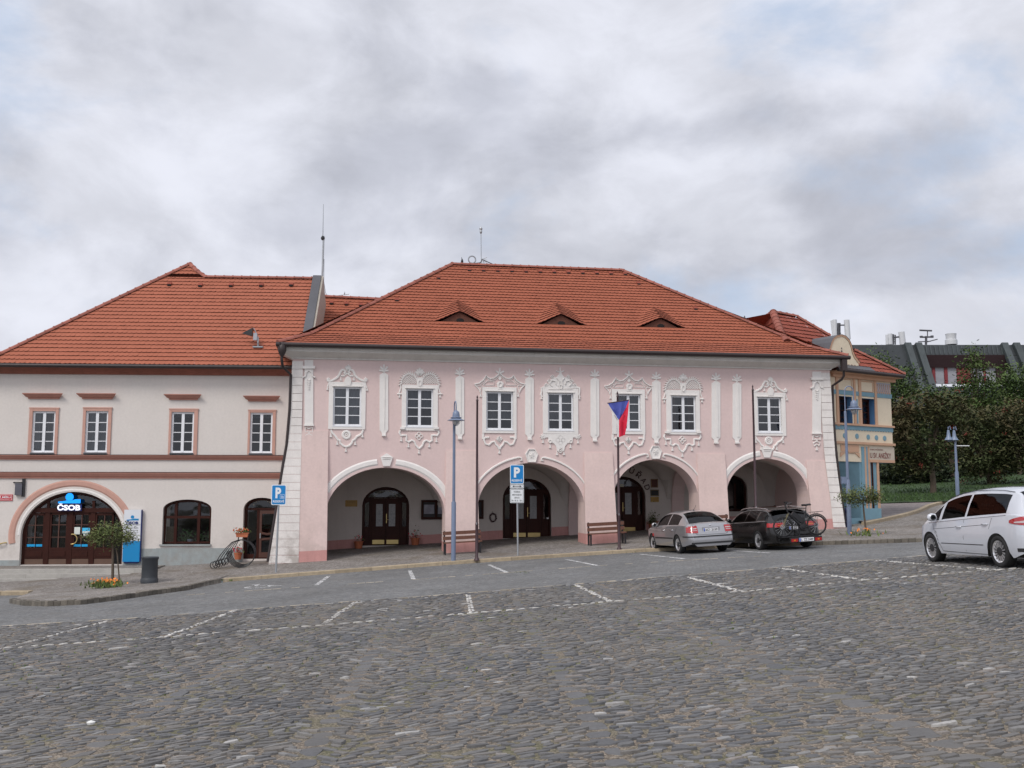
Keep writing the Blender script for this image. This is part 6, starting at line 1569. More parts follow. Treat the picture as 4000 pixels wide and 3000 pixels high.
# far wood as one dark mass
mb = MB(); rr = random.Random(8)
for k in range(26):
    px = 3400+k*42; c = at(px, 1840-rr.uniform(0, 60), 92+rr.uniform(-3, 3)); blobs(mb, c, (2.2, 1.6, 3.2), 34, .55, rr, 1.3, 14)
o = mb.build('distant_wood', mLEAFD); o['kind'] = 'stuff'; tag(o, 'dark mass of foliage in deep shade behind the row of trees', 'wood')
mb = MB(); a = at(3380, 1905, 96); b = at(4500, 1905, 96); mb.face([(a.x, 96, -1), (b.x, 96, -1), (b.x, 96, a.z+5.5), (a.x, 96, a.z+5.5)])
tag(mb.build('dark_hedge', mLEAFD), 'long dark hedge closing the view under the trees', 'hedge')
def T(lab, px, pb, Y, crowns, m, tr, name='deciduous_tree', **k):
    b = at(px, pb, Y); s = Y/4000
    cs = [(((cx-px)*s, dy, (pb-cy)*s), (rx*s, rx*s*.85, ry*s)) for cx, cy, rx, ry, dy in crowns]
    return tree(name, lab, b, 0, cs, m, k.pop('ls', .26), tr, **k)
G1 = 'trees on the bank behind the yellow house'
T('rowan tree with red berry clusters right beside the yellow house, trunk at the path edge', 3645, 1962, 60, [(3620, 1700, 125, 150, 0), (3560, 1640, 75, 90, 1), (3700, 1620, 70, 80, -1), (3590, 1800, 95, 70, 1)], mLEAFR, .17, name='rowan_tree', berries=20, n=190, clump=.7, seed=2, group=G1)
T('reddish rowan tree with berries behind the roof of the white car', 3865, 1925, 66, [(3880, 1740, 130, 130, 0), (3820, 1680, 80, 80, 1), (3960, 1690, 90, 100, 0), (3850, 1830, 100, 60, 0)], mLEAFR, .16, name='rowan_tree', berries=18, n=170, clump=.75, seed=3, group=G1)
T('rowan tree with red berries cut off by the right picture edge', 4040, 1925, 64, [(4040, 1730, 120, 150, 0), (4000, 1640, 80, 80, 0)], mLEAFR, .16, name='rowan_tree', berries=12, n=120, clump=.75, seed=13, group=G1)
T('tall slender green tree with a pointed top in front of the red and white windows', 3835, 1905, 76, [(3835, 1640, 100, 110, 0), (3835, 1530, 70, 80, 0), (3832, 1455, 46, 60, 0), (3828, 1385, 16, 44, 0), (3900, 1600, 80, 90, 0)], mLEAF, .16, n=130, clump=.8, seed=4, group=G1)
T('broad green tree right behind the tip of the yellow house roof', 3480, 1900, 80, [(3490, 1560, 110, 130, 0), (3440, 1420, 55, 55, 0), (3560, 1500, 60, 70, 0), (3440, 1500, 80, 80, 0), (3480, 1740, 110, 120, -2)], mLEAF, .2, n=150, clump=.9, seed=5, group=G1)
T('green tree between the rowans under the dark roof', 3720, 1900, 82, [(3715, 1640, 110, 110, 0), (3700, 1560, 70, 50, 0), (3760, 1590, 70, 60, 0)], mLEAF, .18, n=150, clump=.9, seed=6, group=G1)
T('green tree at the right edge rising in front of the metal roof', 3985, 1900, 78, [(3985, 1580, 110, 100, 0), (3960, 1500, 60, 60, 0), (4060, 1520, 90, 90, 0)], mLEAF, .18, n=140, clump=.9, seed=7, group=G1)
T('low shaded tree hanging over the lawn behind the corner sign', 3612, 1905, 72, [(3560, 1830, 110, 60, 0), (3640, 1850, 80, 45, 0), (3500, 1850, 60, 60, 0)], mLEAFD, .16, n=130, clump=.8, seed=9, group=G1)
# two small ball trees in the pavement
def ball(lab, px, pb, cx, cy, rx, ry, tr, seed, stake=True, lean=0):
    b = gpt(px, pb, .12); Y = b.y; s = Y/4000; rr = random.Random(seed); t = thing('small_tree', lab, 'tree', b, 0)
    c = Vector(((cx-px)*s, 0, (pb-cy)*s)); mb = MB(); mb.tube([(0, 0, -.1), (c.x*.35, 0, c.z*.5), (c.x*.55, 0, c.z-ry*s*.4)], [tr*1.2, tr, tr*.8], 8)
    for k in range(7): a = k*.9; mb.tube([(c.x*.55, 0, c.z-ry*s*.5), (c.x+rx*s*.55*cos(a), rx*s*.5*sin(a), c.z+ry*s*.2)], [tr*.5, tr*.2], 5)
    mb.build('trunk', mBARK, t, smooth=60); mb = MB()
    for (dx, dz, fx, fz) in ((-.25, -.05, .72, .8), (.35, .15, .62, .72), (0, .05, .75, .85), (.65, -.05, .33, .5), (-.65, 0, .35, .5)):
        blobs(mb, (c.x+dx*rx*s, 0, c.z+dz*ry*s), (rx*s*fx, rx*s*.8*fx, ry*s*fz), 40, .085, rr, .26, 14)
    mb.build('crown', mLEAFB, t)
    if stake: mb = MB(); mb.tube([(.28, -.1, -.05), (.12, -.02, c.z*.62), (.05, 0, c.z*.75)], .022, 6); mb.build('stake', mBARK, t)
    return t
ball('small round-headed tree with a stake in front of the bank entrance', 440, 2288, 430, 2098, 92, 58, .045, 21)
ball('small round-headed tree on the pavement beside the right street lamp', 3385, 2092, 3368, 1942, 75, 42, .035, 22, stake=False)
def flowers(name, lab, px, py, sx, n, cols, hgt):
    b = gpt(px, py, .12); t = thing(name, lab, 'flowers', b); rr = random.Random(px); mb = MB()
    for _ in range(n*4):
        mb.tint = rr.random(); x, y = rr.gauss(0, sx*.45), rr.gauss(0, .22); z = rr.uniform(0, hgt); a = rr.uniform(0, 6.28); q = Vector((cos(a), sin(a), 0))*.03; p = Vector((x, y, z*.6)); mb.face([p-q, p+q, p+Vector((rr.gauss(0, .05), rr.gauss(0, .05), hgt*.55))])
    mb.build('foliage', mWEED, t); mb = MB()
    for _ in range(n):
        mb.tint = rr.random(); p = Vector((rr.gauss(0, sx*.4), rr.gauss(0, .2), hgt*rr.uniform(.5, 1.15))); r = rr.uniform(.018, .032)
        for k in range(6): a = k*pi/3; mb.face([p, p+Vector((r*cos(a), r*.4*sin(a)-.01, r*sin(a))), p+Vector((r*cos(a+.9), r*.4*sin(a+.9)-.01, r*sin(a+.9)))])
    mb.build('blossoms', cols, t); return t
mORF = mat('orange_petals', (.75, .22, .02), .6, var=.15, tint=.3); mREDF = mat('red_petals', (.55, .02, .05), .6, var=.15, tint=.3)
flowers('flower_bed', 'patch of orange marigolds at the foot of the small tree by the bank', 412, 2296, .55, 75, mORF, .26)
flowers('flower_bed', 'sparse flowers around the foot of the right small tree', 3375, 2098, .7, 16, mORF, .28)
# ================================================================== STREET FURNITURE
def lamp(lab, px, pb, Hh, Hd, rz, reach=.32, joint=2.1, group=None):
    b = gpt(px, pb, .12); t = thing('street_lamp', lab, 'street lamp', b, rz, group)
    mb = MB(); mb.lathe([(.085, -.1), (.085, joint-.03), (.075, joint), (.055, joint+.01), (.05, Hd-.15), (.05, Hd-.1), (.04, Hd-.08)], n=16); mb.build('post', mLAMPB, t, smooth=40)
    mb = MB(); mb.tube([(0, 0, Hd-.1), (0, 0, Hh-reach*.6)]+[(reach/2-reach/2*cos(a), 0, Hh-reach*.6+reach*.6*sin(a)) for a in [pi*k/12 for k in range(1, 12)]]+[(reach, 0, Hh-reach*.6), (reach, 0, Hd+.28)], .022, 8); mb.build('swan_neck', mLAMPB, t, smooth=60)
    h = MB(); h.lathe([(.03, .36), (.06, .34), (.115, .29), (.13, .2), (.135, .12), (.20, .1), (.205, .085), (.15, .07), (.30, .0), (.315, -.015), (.30, -.015), (.13, .03)], c=(reach, 0, Hd), n=24, cap=False); hd = h.build('lamp_shade', mLAMPB, t, smooth=40)
    g = MB(); g.lathe([(.10, .04), (.12, -.04), (.11, -.1), (.07, -.16), (.0, -.185)], c=(reach, 0, Hd), n=16, cap=False); g.build('globe', mat('frosted_globe', (.5, .5, .5), .25, var=.05), hd, smooth=60)
    g = MB()
    for a in (0, pi/2): g.tube([(reach+.145*cos(q)*cos(a), .145*cos(q)*sin(a), Hd-.02+.185*sin(q)) for q in [-pi*k/10 for k in range(11)]], .008, 5)
    g.build('wire_guard', mLAMPB, hd); return t
GL = 'blue swan-neck street lamps'
lamp('blue street lamp in front of the second pier, between arcade and kerb', 1771, 2191, 5.72, 5.02, radians(-75), group=GL)
l2 = lamp('blue street lamp at the right corner of the town hall beside the small tree', 3319, 2088, 5.75, 4.85, radians(5), reach=.36, group=GL)
mb = MB(); mb.box(-.26, -.05, -.06, .06, 1.95, 2.22); mb.build('junction_box', mLAMPB, l2)
# distant double lamp
b = gpt(3742, 1948, .26); s = b.y/4000; t = thing('double_street_lamp', 'slender blue street lamp with two shades by the lawn', 'street lamp', b, 0)
mb = MB(); mb.lathe([(.10, -.1), (.10, 1.4), (.07, 1.5), (.055, (1948-1712)*s)], n=10); mb.build('post', mLAMPB, t, smooth=40)
for k, (x, y) in enumerate(((3717, 1720), (3739, 1721))):
    X = (x-3742)*s; Z = (1948-y)*s; h = MB(); h.lathe([(.05, .55), (.08, .4), (.10, .2), (.21, .02), (.22, 0)], c=(X, 0, Z), n=16, cap=False); h.build('lamp_shade', mat('pale_blue_shade', (.16, .21, .30), .4), t, smooth=40)
    h = MB(); h.tube([(-.4, 0, Z-.05), (X, 0, Z-.02), (X+.05, 0, Z+.3)], .03, 6); h.tube([(X, 0, Z+.6), (X+.0, 0, Z+.7), (X+.08, 0, Z+.75), (X+.14, 0, Z+.55)], .03, 6); h.build('swan_neck', mLAMPB, t)
mb = MB(); mb.box(0, .75, -.03, .03, (1948-1744)*s, (1948-1741)*s); mb.build('sign_arm', mWSIGN, t)
def pole(lab, px, pb, ytop, hidden=None):
    b = gpt(px, pb, .12); H_ = at(px, ytop, b.y).z-b.z; t = thing('flagpole', lab, 'flagpole', b, 0, 'dark flagpoles in front of the arcade')
    mb = MB(); mb.lathe([(.10, -.02), (.09, .03), (.055, .09), (.055, 1.25), (.06, 1.27), (.045, 1.30), (.042, H_*.6), (.036, H_-.1), (.05, H_-.08), (.02, H_)], n=12); mb.build('shaft', mPOLE, t, smooth=40)
    mb = MB(); mb.lathe([(.02, 0), (.035, .04), (.02, .08), (.0, .13)], c=(0, 0, H_), n=8); mb.build('finial', mPOLE, t, smooth=50)
    mb = MB(); mb.box(-.01, .01, -.075, -.05, 1.25, 1.33); mb.build('cleat', mSTEEL, t); return t, b, H_
pole('dark flagpole without a flag right of the left street lamp', 1862, 2187, 1556)
f2, fb, fH = pole('dark flagpole carrying the Czech flag in front of the third arch', 2419, 2146, 1540)
pole('dark flagpole behind the black estate car', 2956, 2120, 1515)
# flag on its crossbar
mFB = mat('flag_blue', (.055, .075, .33), .7, var=.08, scale=6); mFR = mat('flag_red', (.62, .015, .05), .7, var=.08, scale=6); mFW = mat('flag_white', (.62, .60, .60), .7, var=.05)
fl = thing('flag', 'Czech flag hanging limp from a crossbar on the flagpole', 'flag', fb)
yf = fb.y-.10
def fp(px, py, dy=0): return Vector(at(px, py, yf+dy))-fb
mb = MB()
def strip(pts_l, pts_r, m, nx=6, ph=0):
    n = len(pts_l); 
    for i in range(n-1):
        for j in range(nx):
            q = []
            for (k, jj) in ((i, j), (i, j+1), (i+1, j+1), (i+1, j)):
                a, b = pts_l[k], pts_r[k]; t = jj/nx; x = a[0]+(b[0]-a[0])*t; y = a[1]+(b[1]-a[1])*t
                q.append(fp(x, y, .06*sin((x-2373)*.22+ph)*min(1, (y-1565)/60)))
            mb.face(q, m)
strip([(2374, 1575), (2390, 1600), (2405, 1622), (2418, 1641)], [(2457, 1563), (2445, 1592), (2432, 1618), (2418, 1641)], 0)
strip([(2457, 1563), (2445, 1592), (2432, 1618), (2418, 1641), (2418, 1675), (2418, 1708)], [(2457.5, 1563), (2455, 1598), (2452, 1628), (2449, 1655), (2445, 1680), (2441, 1699)], 1)
strip([(2373, 1575), (2386, 1602), (2398, 1622), (2409, 1640), (2411, 1675), (2410, 1706)], [(2373.5, 1575), (2389, 1600), (2404, 1622), (2418, 1641), (2418, 1675), (2418, 1708)], 2)
mb.build('cloth', [mFB, mFR, mFW], fl, smooth=70)
mb = MB(); mb.tube([fp(2372, 1575), fp(2457, 1562)], .018, 6); mb.build('crossbar', mPOLE, fl)
# parking signs
def rrect(w, h, r, cx=0, cz=0, n=4):
    out = []
    for sx, sz, a0 in ((1, -1, -90), (1, 1, 0), (-1, 1, 90), (-1, -1, 180)):
        for k in range(n+1): a = radians(a0+90*k/n); out.append((cx+sx*(w/2-r)+r*cos(a), cz+sz*(h/2-r)+r*sin(a)))
    return out
def psign(lab, px, pb, x0, x1, y0, y1, disabled=False, extra=False):
    b = gpt(px, pb, .12); s = b.y/4000; t = thing('parking_sign', lab, 'road sign', b, radians(2)); zt = (pb-y0)*s; zb = (pb-y1)*s; w_ = (x1-x0)*s; cx = ((x0+x1)/2-px)*s; h = zt-zb
    cxp = cx
    mb = MB(); mb.lathe([(.035, -.1), (.032, zt-.1)], n=10, c=(cx*.0, 0, 0)); mb.v = [(v[0]+cxp*(v[2]/zt), v[1], v[2]) for v in mb.v]; mb.build('post', mSTEEL, t, smooth=50)
    mb = MB(); mb.prism(rrect(w_, h, .05, cx, (zt+zb)/2), -.06, -.045); p = mb.build('sign_plate', mWSIGN, t)
    mb = MB(); mb.prism(rrect(w_-.05, h-.05, .04, cx, (zt+zb)/2), -.064, -.06); mb.build('blue_field', mBLUE, p)
    text_obj('letter', 'P', (cx-w_*.22, cx+w_*(.22 if not disabled else .16), zb+h*.33, zb+h*.86), mWSIGN, p, w=-.064, bold=.045)
    text_obj('lettering', 'RESERVÉ', (cx-w_*.38, cx+w_*.38, zb+h*.12, zb+h*.26), mWSIGN, p, w=-.064, bold=.02)
    if disabled:
        mb = MB(); q = lambda a, c: (cx+w_*(.24+a*.14), zb+h*(.42+c*.10)); mb.ribbon([q(-1, -1), q(1, -1), q(1, 1), q(-1, 1)], .012, .003, -.064, closed=True); mb.ribbon([q(-.2, .7), q(-.1, 0), (q(.5, 0)), q(.6, -.6)], .018, .003, -.064); mb.ribbon([q(-.3, .1), q(-.6, -.3), q(-.2, -.7), q(.3, -.4)], .015, .003, -.064); mb.build('wheelchair_symbol', mWSIGN, p)
    mb = MB(); mb.box(cx-.05, cx+.05, -.045, -.03, zb+.1, zb+.14); mb.box(cx-.05, cx+.05, -.045, -.03, zt-.2, zt-.16); mb.build('clamp', mSTEEL, t)
    if extra:
        for nm, ya, yb2, kind in (('arrow_plate', 1896.5, 1912, 0), ('text_plate', 1914, 1968.5, 1)):
            z1, z0 = (pb-ya)*s, (pb-yb2)*s; mb = MB(); mb.prism(rrect(w_, z1-z0, .03, cx, (z0+z1)/2), -.06, -.045); q = mb.build(nm, mWSIGN, t)
            mb = MB(); mb.ribbon(rrect(w_-.05, z1-z0-.045, .02, cx, (z0+z1)/2, 2), .012, .002, -.061, closed=True); mb.build('border', mBLKT, q)
            if kind == 0:
                zc = (z0+z1)/2; a = w_*.34; mb = MB(); mb.box(cx-a+.05, cx+a-.05, -.064, -.06, zc-.01, zc+.01)
                for sg_ in (-1, 1): mb.prism([(cx+sg_*a, zc), (cx+sg_*(a-.07), zc+.035), (cx+sg_*(a-.07), zc-.035)], -.064, -.06)
                mb.build('double_arrow', mBLKT, q)
            else:
                hh = z1-z0
                for k, (tx, f) in enumerate((('VOZIDLA', .24), ('MĚSTSKÉHO', .34), ('ÚŘADU', .19), ('Po - Pá  6 - 16 h', .38))):
                    zz = z1-hh*(.17+.205*k); text_obj('lettering', tx, (cx-w_*f, cx+w_*f, zz-hh*.10, zz+hh*.02), mBLKT, q, w=-.061, bold=.01)
    return t
psign('blue reserved parking sign with wheelchair symbol in front of the white quoins', 1078, 2236, 1054, 1111, 1900, 1978, disabled=True)
psign('blue reserved parking sign with a double arrow plate and a text plate below it', 2023, 2169, 1992.5, 2046, 1820.5, 1895, extra=True)
# litter bin
b = gpt(583, 2277, .12); t = thing('litter_bin', 'dark grey cylindrical litter bin on the pavement in front of the bank', 'bin', b); k = .0095
mb = MB(); mb.lathe([(.28, 0), (.285, .13), (.265, .16), (.262, .20), (.255, .76), (.275, .79), (.285, .84), (.27, .86), (.24, .84), (.235, .3)], n=28, cap=False); mb.build('body', mat('dark_grey_bin_paint', (.035, .04, .048), .55, var=.15), t, smooth=40)
mb = MB(); mb.lathe([(.0, .3), (.24, .31)], n=16, cap=False); mb.build('liner', mDARK, t)
# spiral bicycle stand with flower box
bf = Frame(gpt(930, 2215, .12).x, gpt(930, 2215, .12).y, 8); z_ = gpt(930, 2215, .12).z
t = thing('bicycle_stand', 'black spiral wire bicycle stand on the pavement by the shop door', 'bicycle stand', (bf.o.x, bf.o.y, z_), bf.t)
def bs(px, py, w=0): u, z = bf.uz(px, py, w); return Vector((u, w, z-z_))
mb = MB()
for k, (sx, w) in enumerate(((0, -.35), (11, -.18), (23, 0), (35, .16), (48, .3))):
    cx, cy, r = 940+k*3, 2163-k*1.5, 54-k*1.5; pts = []
    for a in range(-210, 150, 12): pts.append((cx+r*cos(radians(a)), cy+r*sin(radians(a))*1.0))
    path = [(835+sx*.9+14*cos(radians(a)), 2208-k*3.5+14*sin(radians(a))) for a in range(60, -300, -30)]
    path += [(845+sx, 2195-k*3), (858+sx, 2172-k*3), (882+sx*.8, 2142-k*2), (906+sx*.5, 2118-k*1), (932+sx*.2, 2109)]+[(cx+r*cos(radians(a)), cy+r*sin(radians(a))) for a in range(-95, 200, 15)]
    mb.tube([bs(x, y, w) for x, y in path], .017, 6)
mb.tube([bs(935, 2109, -.35), bs(945, 2108, .3)], .017, 6); mb.tube([bs(930, 2111, 0), bs(932, 2097, 0)], .02, 6); mb.tube([bs(948, 2111, 0), bs(950, 2097, 0)], .02, 6)
mb.build('wire_coils', mBLACK, t, smooth=60)
mPOT = mat('terracotta_pot', (.42, .13, .06), .8, var=.12, scale=8)
def planter(lab, P, w_, h, flat_=False, col=mREDF, n=30, gs=.2, hang=0, rz=0):
    t = thing('planter', lab, 'planter', P, rz); mb = MB()
    if flat_: mb.v = []; q = [(-w_/2*.85, 0), (w_/2*.85, 0), (w_/2, h), (-w_/2, h)]; mb.prism(q, -.1, .1); mb.box(-w_/2-.015, w_/2+.015, -.115, .115, h-.03, h+.002)
    else: mb.lathe([(w_*.36, 0), (w_*.47, h*.85), (w_*.52, h*.86), (w_*.53, h), (w_*.45, h), (w_*.42, h*.8)], n=18, cap=False); mb.lathe([(0, h*.82), (w_*.43, h*.82)], n=12, cap=False)
    mb.build('pot', mPOT, t, smooth=40); rr = random.Random(int(P[0]*100)); mb = MB(); m2 = MB()
    for _ in range(n*6):
        mb.tint = rr.random(); p = Vector((rr.gauss(0, w_*.32), rr.gauss(0, .07), h+abs(rr.gauss(0, gs*.5)))); a = Vector((rr.uniform(-1, 1), rr.uniform(-1, 1), rr.uniform(-.6, .8))).normalized()*.045; b = a.cross(Vector((.3, .2, 1))).normalized()*.02; mb.face([p-a, p+b, p+a, p-b])
    mb.build('leaves', mWEED, t)
    for _ in range(n):
        m2.tint = rr.random(); p = Vector((rr.gauss(0, w_*.33), rr.gauss(-.04, .07), h+gs*rr.uniform(.2, 1))); r = .028
        m2.face([p+Vector((r*cos(k*pi/3), -.01*(k % 2), r*sin(k*pi/3))) for k in range(6)])
    if col: m2.build('blossoms', col, t)
    return t
P = bs(946, 2098, 0)+Vector((bf.o.x, bf.o.y, z_)); 
mORD = mat('orange_red_petals', (.45, .10, .03), .6, tint=.3)
planter('terracotta flower box mounted on top of the spiral bicycle stand', P, .46, .16, True, mORD, 22, .2, rz=bf.t)
def onwall(fr, px, py, w, zoff=0): u, z = fr.uz(px, py, w); q = fr.world(u, w, z); return q
P = onwall(LBF, 929, 2185, -.25); planter('terracotta pot with pink flowers standing against the wall by the shop door', P, .32, .26, False, mREDF, 14, .26)
def gp2(px, w, fr=PH, py=2100): u, _ = fr.uz(px, py, w); q = fr.world(u, w, 0); return Vector((q.x, q.y, G(q.x, q.y)+.12))
planter('terracotta flower pot left of the first arcade door', gp2(1401, WBK-.3), .40, .30, False, mREDF, 6, .3)
planter('terracotta flower pot right of the first arcade door', gp2(1622, WBK-.3), .40, .30, False, mREDF, 10, .36)
t = planter('round clipped green shrub in a pot right of the third arcade door', gp2(2550, WBK-.3), .36, .28, False, None, 70, .45)
# noticeboards, plaques and wreath on the arcade wall
def board(lab, x0, x1, y0, y1, kids):
    t = thing('noticeboard', lab, 'noticeboard', PH.o, PH.t); w = WBK-.12; a, b, c, d = rect((x0, x1, y0, y1), PH, WBK-.1)
    mb = MB(); mb.box(a, b, w, WBK-.002, c, c+.10); mb.box(a, b, w, WBK-.002, d-.10, d); mb.box(a, a+.09, w+.003, WBK-.002, c+.1, d-.1); mb.box(b-.09, b, w+.003, WBK-.002, c+.1, d-.1)
    if kids > 1: mb.box((a+b)/2-.05, (a+b)/2+.05, w+.003, WBK-.002, c+.1, d-.1)
    mb.build('frame', mBROWN, t); mb = MB(); mb.box(a+.09, b-.09, WBK-.05, WBK-.02, c+.1, d-.1); mb.build('backing', mat('dark_felt', (.05, .05, .055), .9), t)
    if kids > 1:
        mb = MB(); mb.box(a+.12, (a+b)/2-.08, WBK-.06, WBK-.05, c+.24, d-.2); mb.build('notice', mat('grey_notice_sheets', (.30, .30, .35), .7, var=.25, scale=5), t); mb = MB(); mb.box((a+b)/2+.08, b-.12, WBK-.06, WBK-.05, c+.24, d-.2); mb.build('notice', MATS['grey_notice_sheets'], t)
    return t
board('wide wooden noticeboard with two panes right of the first arcade door', 1645.5, 1762, 1953, 2029, 2)
board('narrow wooden noticeboard behind the second pier', 1800, 1889, 1953, 2027, 1)
def plaque(lab, x0, x1, y0, y1, m, txt=None):
    a, b, c, d = rect((x0, x1, y0, y1), PH, WBK); t = thing('plaque', lab, 'plaque', PH.o, PH.t); mb = MB(); mb.box(a, b, WBK-.03, WBK-.001, c, d); mb.build('plate', m, t)
    if txt: text_obj('lettering', txt, (a+.08, b-.08, d-.09, d-.04), mDKRED, t, w=WBK-.031)
    else: mb = MB(); mb.ribbon([(a+.02, c+.02), (b-.02, c+.02), (b-.02, d-.02), (a+.02, d-.02)], .015, .004, WBK-.03, closed=True); mb.build('rim', mBRASS if m is not mBRASS else mBROWN, t)
mGOLD = mat('dull_gold_plate', (.34, .21, .06), .5, metal=.2, var=.12)
plaque('brass plate on the arcade wall left of the first door', 1348.7, 1396, 1954, 1979, mGOLD, 'MĚSTSKÁ KNIHOVNA')
plaque('reddish brown plaque, topmost of three beside the third door', 2541.7, 2569.7, 1870.7, 1904.6, mat('red_brown_plate', (.10, .03, .02), .5))
plaque('black plaque in the middle of three beside the third door', 2540.7, 2573, 1912.7, 1937.7, mBLACK); plaque('gold plaque, lowest of three beside the third door', 2540.7, 2573, 1940.5, 1961, mGOLD)
plaque('small pale plate beside the flagpole under the third arch', 2421, 2436, 1892, 1902, mat('pale_plate', (.35, .40, .40), .5))
c = U(1926, 2022, WBK-.06); t = thing('wreath', 'small dark wreath hung on the arcade wall in the second bay', 'wreath', PH.o, PH.t); mb = MB(); rr = random.Random(4)
for k in range(220):
    a = rr.uniform(0, 6.28); mb.tint = rr.random(); p = Vector((c[0]+.13*cos(a), WBK-.05, c[1]+.17*sin(a)))+Vector((rr.gauss(0, .015), rr.gauss(0, .015), rr.gauss(0, .015))); q = Vector((rr.uniform(-1, 1), rr.uniform(-1, 0), rr.uniform(-1, 1))).normalized()*.035; s = q.cross(Vector((0, 1, .2))).normalized()*.012; mb.face([p-q, p+s, p+q, p-s])
mb.build('twigs', mat('dry_twigs', (.08, .045, .05), .9, tint=.4), t); mb = MB(); mb.tube([(c[0]-.02, WBK-.02, c[1]+.28), (c[0], WBK-.03, c[1]+.17)], .006, 4); mb.build('ribbon', mDKRED, t)
t = thing('letter_box', 'small white box fixed beside the second arcade door', 'box', PH.o, PH.t)
a, b, c, d = rect((2136, 2143, 2021, 2027), PH, WBK); mb = MB(); mb.box(a, b, WBK-.03, WBK+.1, c, d); mb.prism([(a+.01, c+.01), (b-.01, c+.01), (b-.01, c+.02), (a+.01, c+.02)], WBK-.035, WBK-.03); mb.build('case', mWSIGN, t)
# benches
mBW = mat('bench_wood', (.13, .055, .035), .6, var=.25, scale=5, fine=.15)
def bench(lab, x0, x1, w, py, seat=.44, back=.86):
    u0 = U(x0, py, w)[0]; u1 = U(x1, py, w)[0]; uc = (u0+u1)/2; L2 = (u1-u0)/2-.08; o = PH.world(uc, w, 0); z = G(o.x, o.y)+.12
    t = thing('bench', lab, 'bench', (o.x, o.y, z), PH.t, 'wooden benches along the arcade piers'); sl = .05
    zz = lambda x, h: h+x*sl
    for k, (y, h) in enumerate(((-.36, seat), (-.22, seat), (-.08, seat))):
        mb = MB(); mb.obox((0, y, h), (L2, 0, L2*sl), (0, .06, 0), (0, 0, .02)); mb.build('seat_slat', mBW, t)
    for h in (back-.07, back-.26):
        mb = MB(); mb.obox((0, .04-(back-h)*.25, h), (L2, 0, L2*sl), (0, .018, .0), (0, 0, .065)); mb.build('backrest_slat', mBW, t)
    for s in (-1, 1):
        x = s*(L2-.06); mb = MB(); e = x*sl
        mb.obox((x, .03, back/2+e), (.03, 0, 0), (0, .03, 0), (0, .02, back/2+.02)); mb.obox((x, -.36, seat/2+e), (.03, 0, 0), (0, .03, 0), (0, 0, seat/2)); mb.obox((x, -.17, seat-.05+e), (.025, 0, 0), (0, .2, 0), (0, 0, .025)); mb.obox((x, -.2, .62+e), (.025, 0, 0), (0, .22, 0), (0, 0, .015)) if False else None
        mb.build('leg_frame', mBLACK, t)
    return t
bench('brown slatted bench in front of the second pier, behind the left street lamp', 1722, 1886, -.75, 2100)
bench('brown slatted bench in front of the third pier, beside the flagpole with the flag', 2286, 2446, -.75, 2080)
bench('brown slatted bench half hidden between the silver and the black car', 2700, 2852, -.6, 2040)
bench('grey slatted bench inside the rightmost arch behind the black car', 2934, 3040, 2.8, 1990)
# dark blue bin at the right corner
b = gpt(3325, 2060, .12); b = Vector((b.x-.08, b.y+.3, G(b.x, b.y)+.12)); t = thing('corner_bin', 'dark blue narrow bin behind the right street lamp', 'bin', b); mb = MB(); mb.lathe([(.14, 0), (.14, .65), (.17, .68), (.17, .74), (.10, .8)], n=14); mb.build('body', mat('navy_bin_paint', (.01, .015, .06), .5), t, smooth=40); mb = MB(); mb.box(-.07, .07, -.175, -.165, .5, .6); mb.build('slot', mBLACK, t)
# ================================================================== CARS
def pchip(P):
    xs = [p[0] for p in P]; ys = [p[1] for p in P]; n = len(P); h = [xs[i+1]-xs[i] for i in range(n-1)]; d = [(ys[i+1]-ys[i])/h[i] for i in range(n-1)]; m = [d[0]]+[0 if d[i-1]*d[i] <= 0 else 2*d[i-1]*d[i]/(d[i-1]+d[i]) for i in range(1, n-1)]+[d[-1]]
    def f(x):
        if x <= xs[0]: return ys[0]
        if x >= xs[-1]: return ys[-1]
        i = max(k for k in range(n-1) if xs[k] <= x); t = (x-xs[i])/h[i]
        return (2*t**3-3*t*t+1)*ys[i]+(t**3-2*t*t+t)*h[i]*m[i]+(-2*t**3+3*t*t)*ys[i+1]+(t**3-t*t)*h[i]*m[i+1]
    return f
mTYRE = mat('tyre_rubber', (.016, .016, .017), .85, var=.15, scale=8); mRIM = mat('alloy_rim', (.68, .68, .70), .3, metal=.75, var=.08); mCARG = glass('car_glass', (.35, .38, .38), refl=.05, trans=.20, rough=.02, top=.16)
mTRIM = mat('black_plastic_trim', (.02, .02, .022), .6, var=.1); mUNDER = mat('underbody', (.008, .008, .008), .9); mCHR = mat('chrome', (.7, .7, .72), .15, metal=1, var=.02)
mTAIL = mat('red_tail_light', (.34, .006, .009), .18, var=.05, coat=1); mTAILC = mat('clear_tail_light', (.45, .36, .36), .15, var=.05, coat=1); mAMBER = mat('amber_light', (.5, .16, .01), .2)
mPLATE = mat('number_plate_white', (.72, .72, .74), .4, var=.02); mPLB = mat('number_plate_blue', (.0, .06, .42), .4)
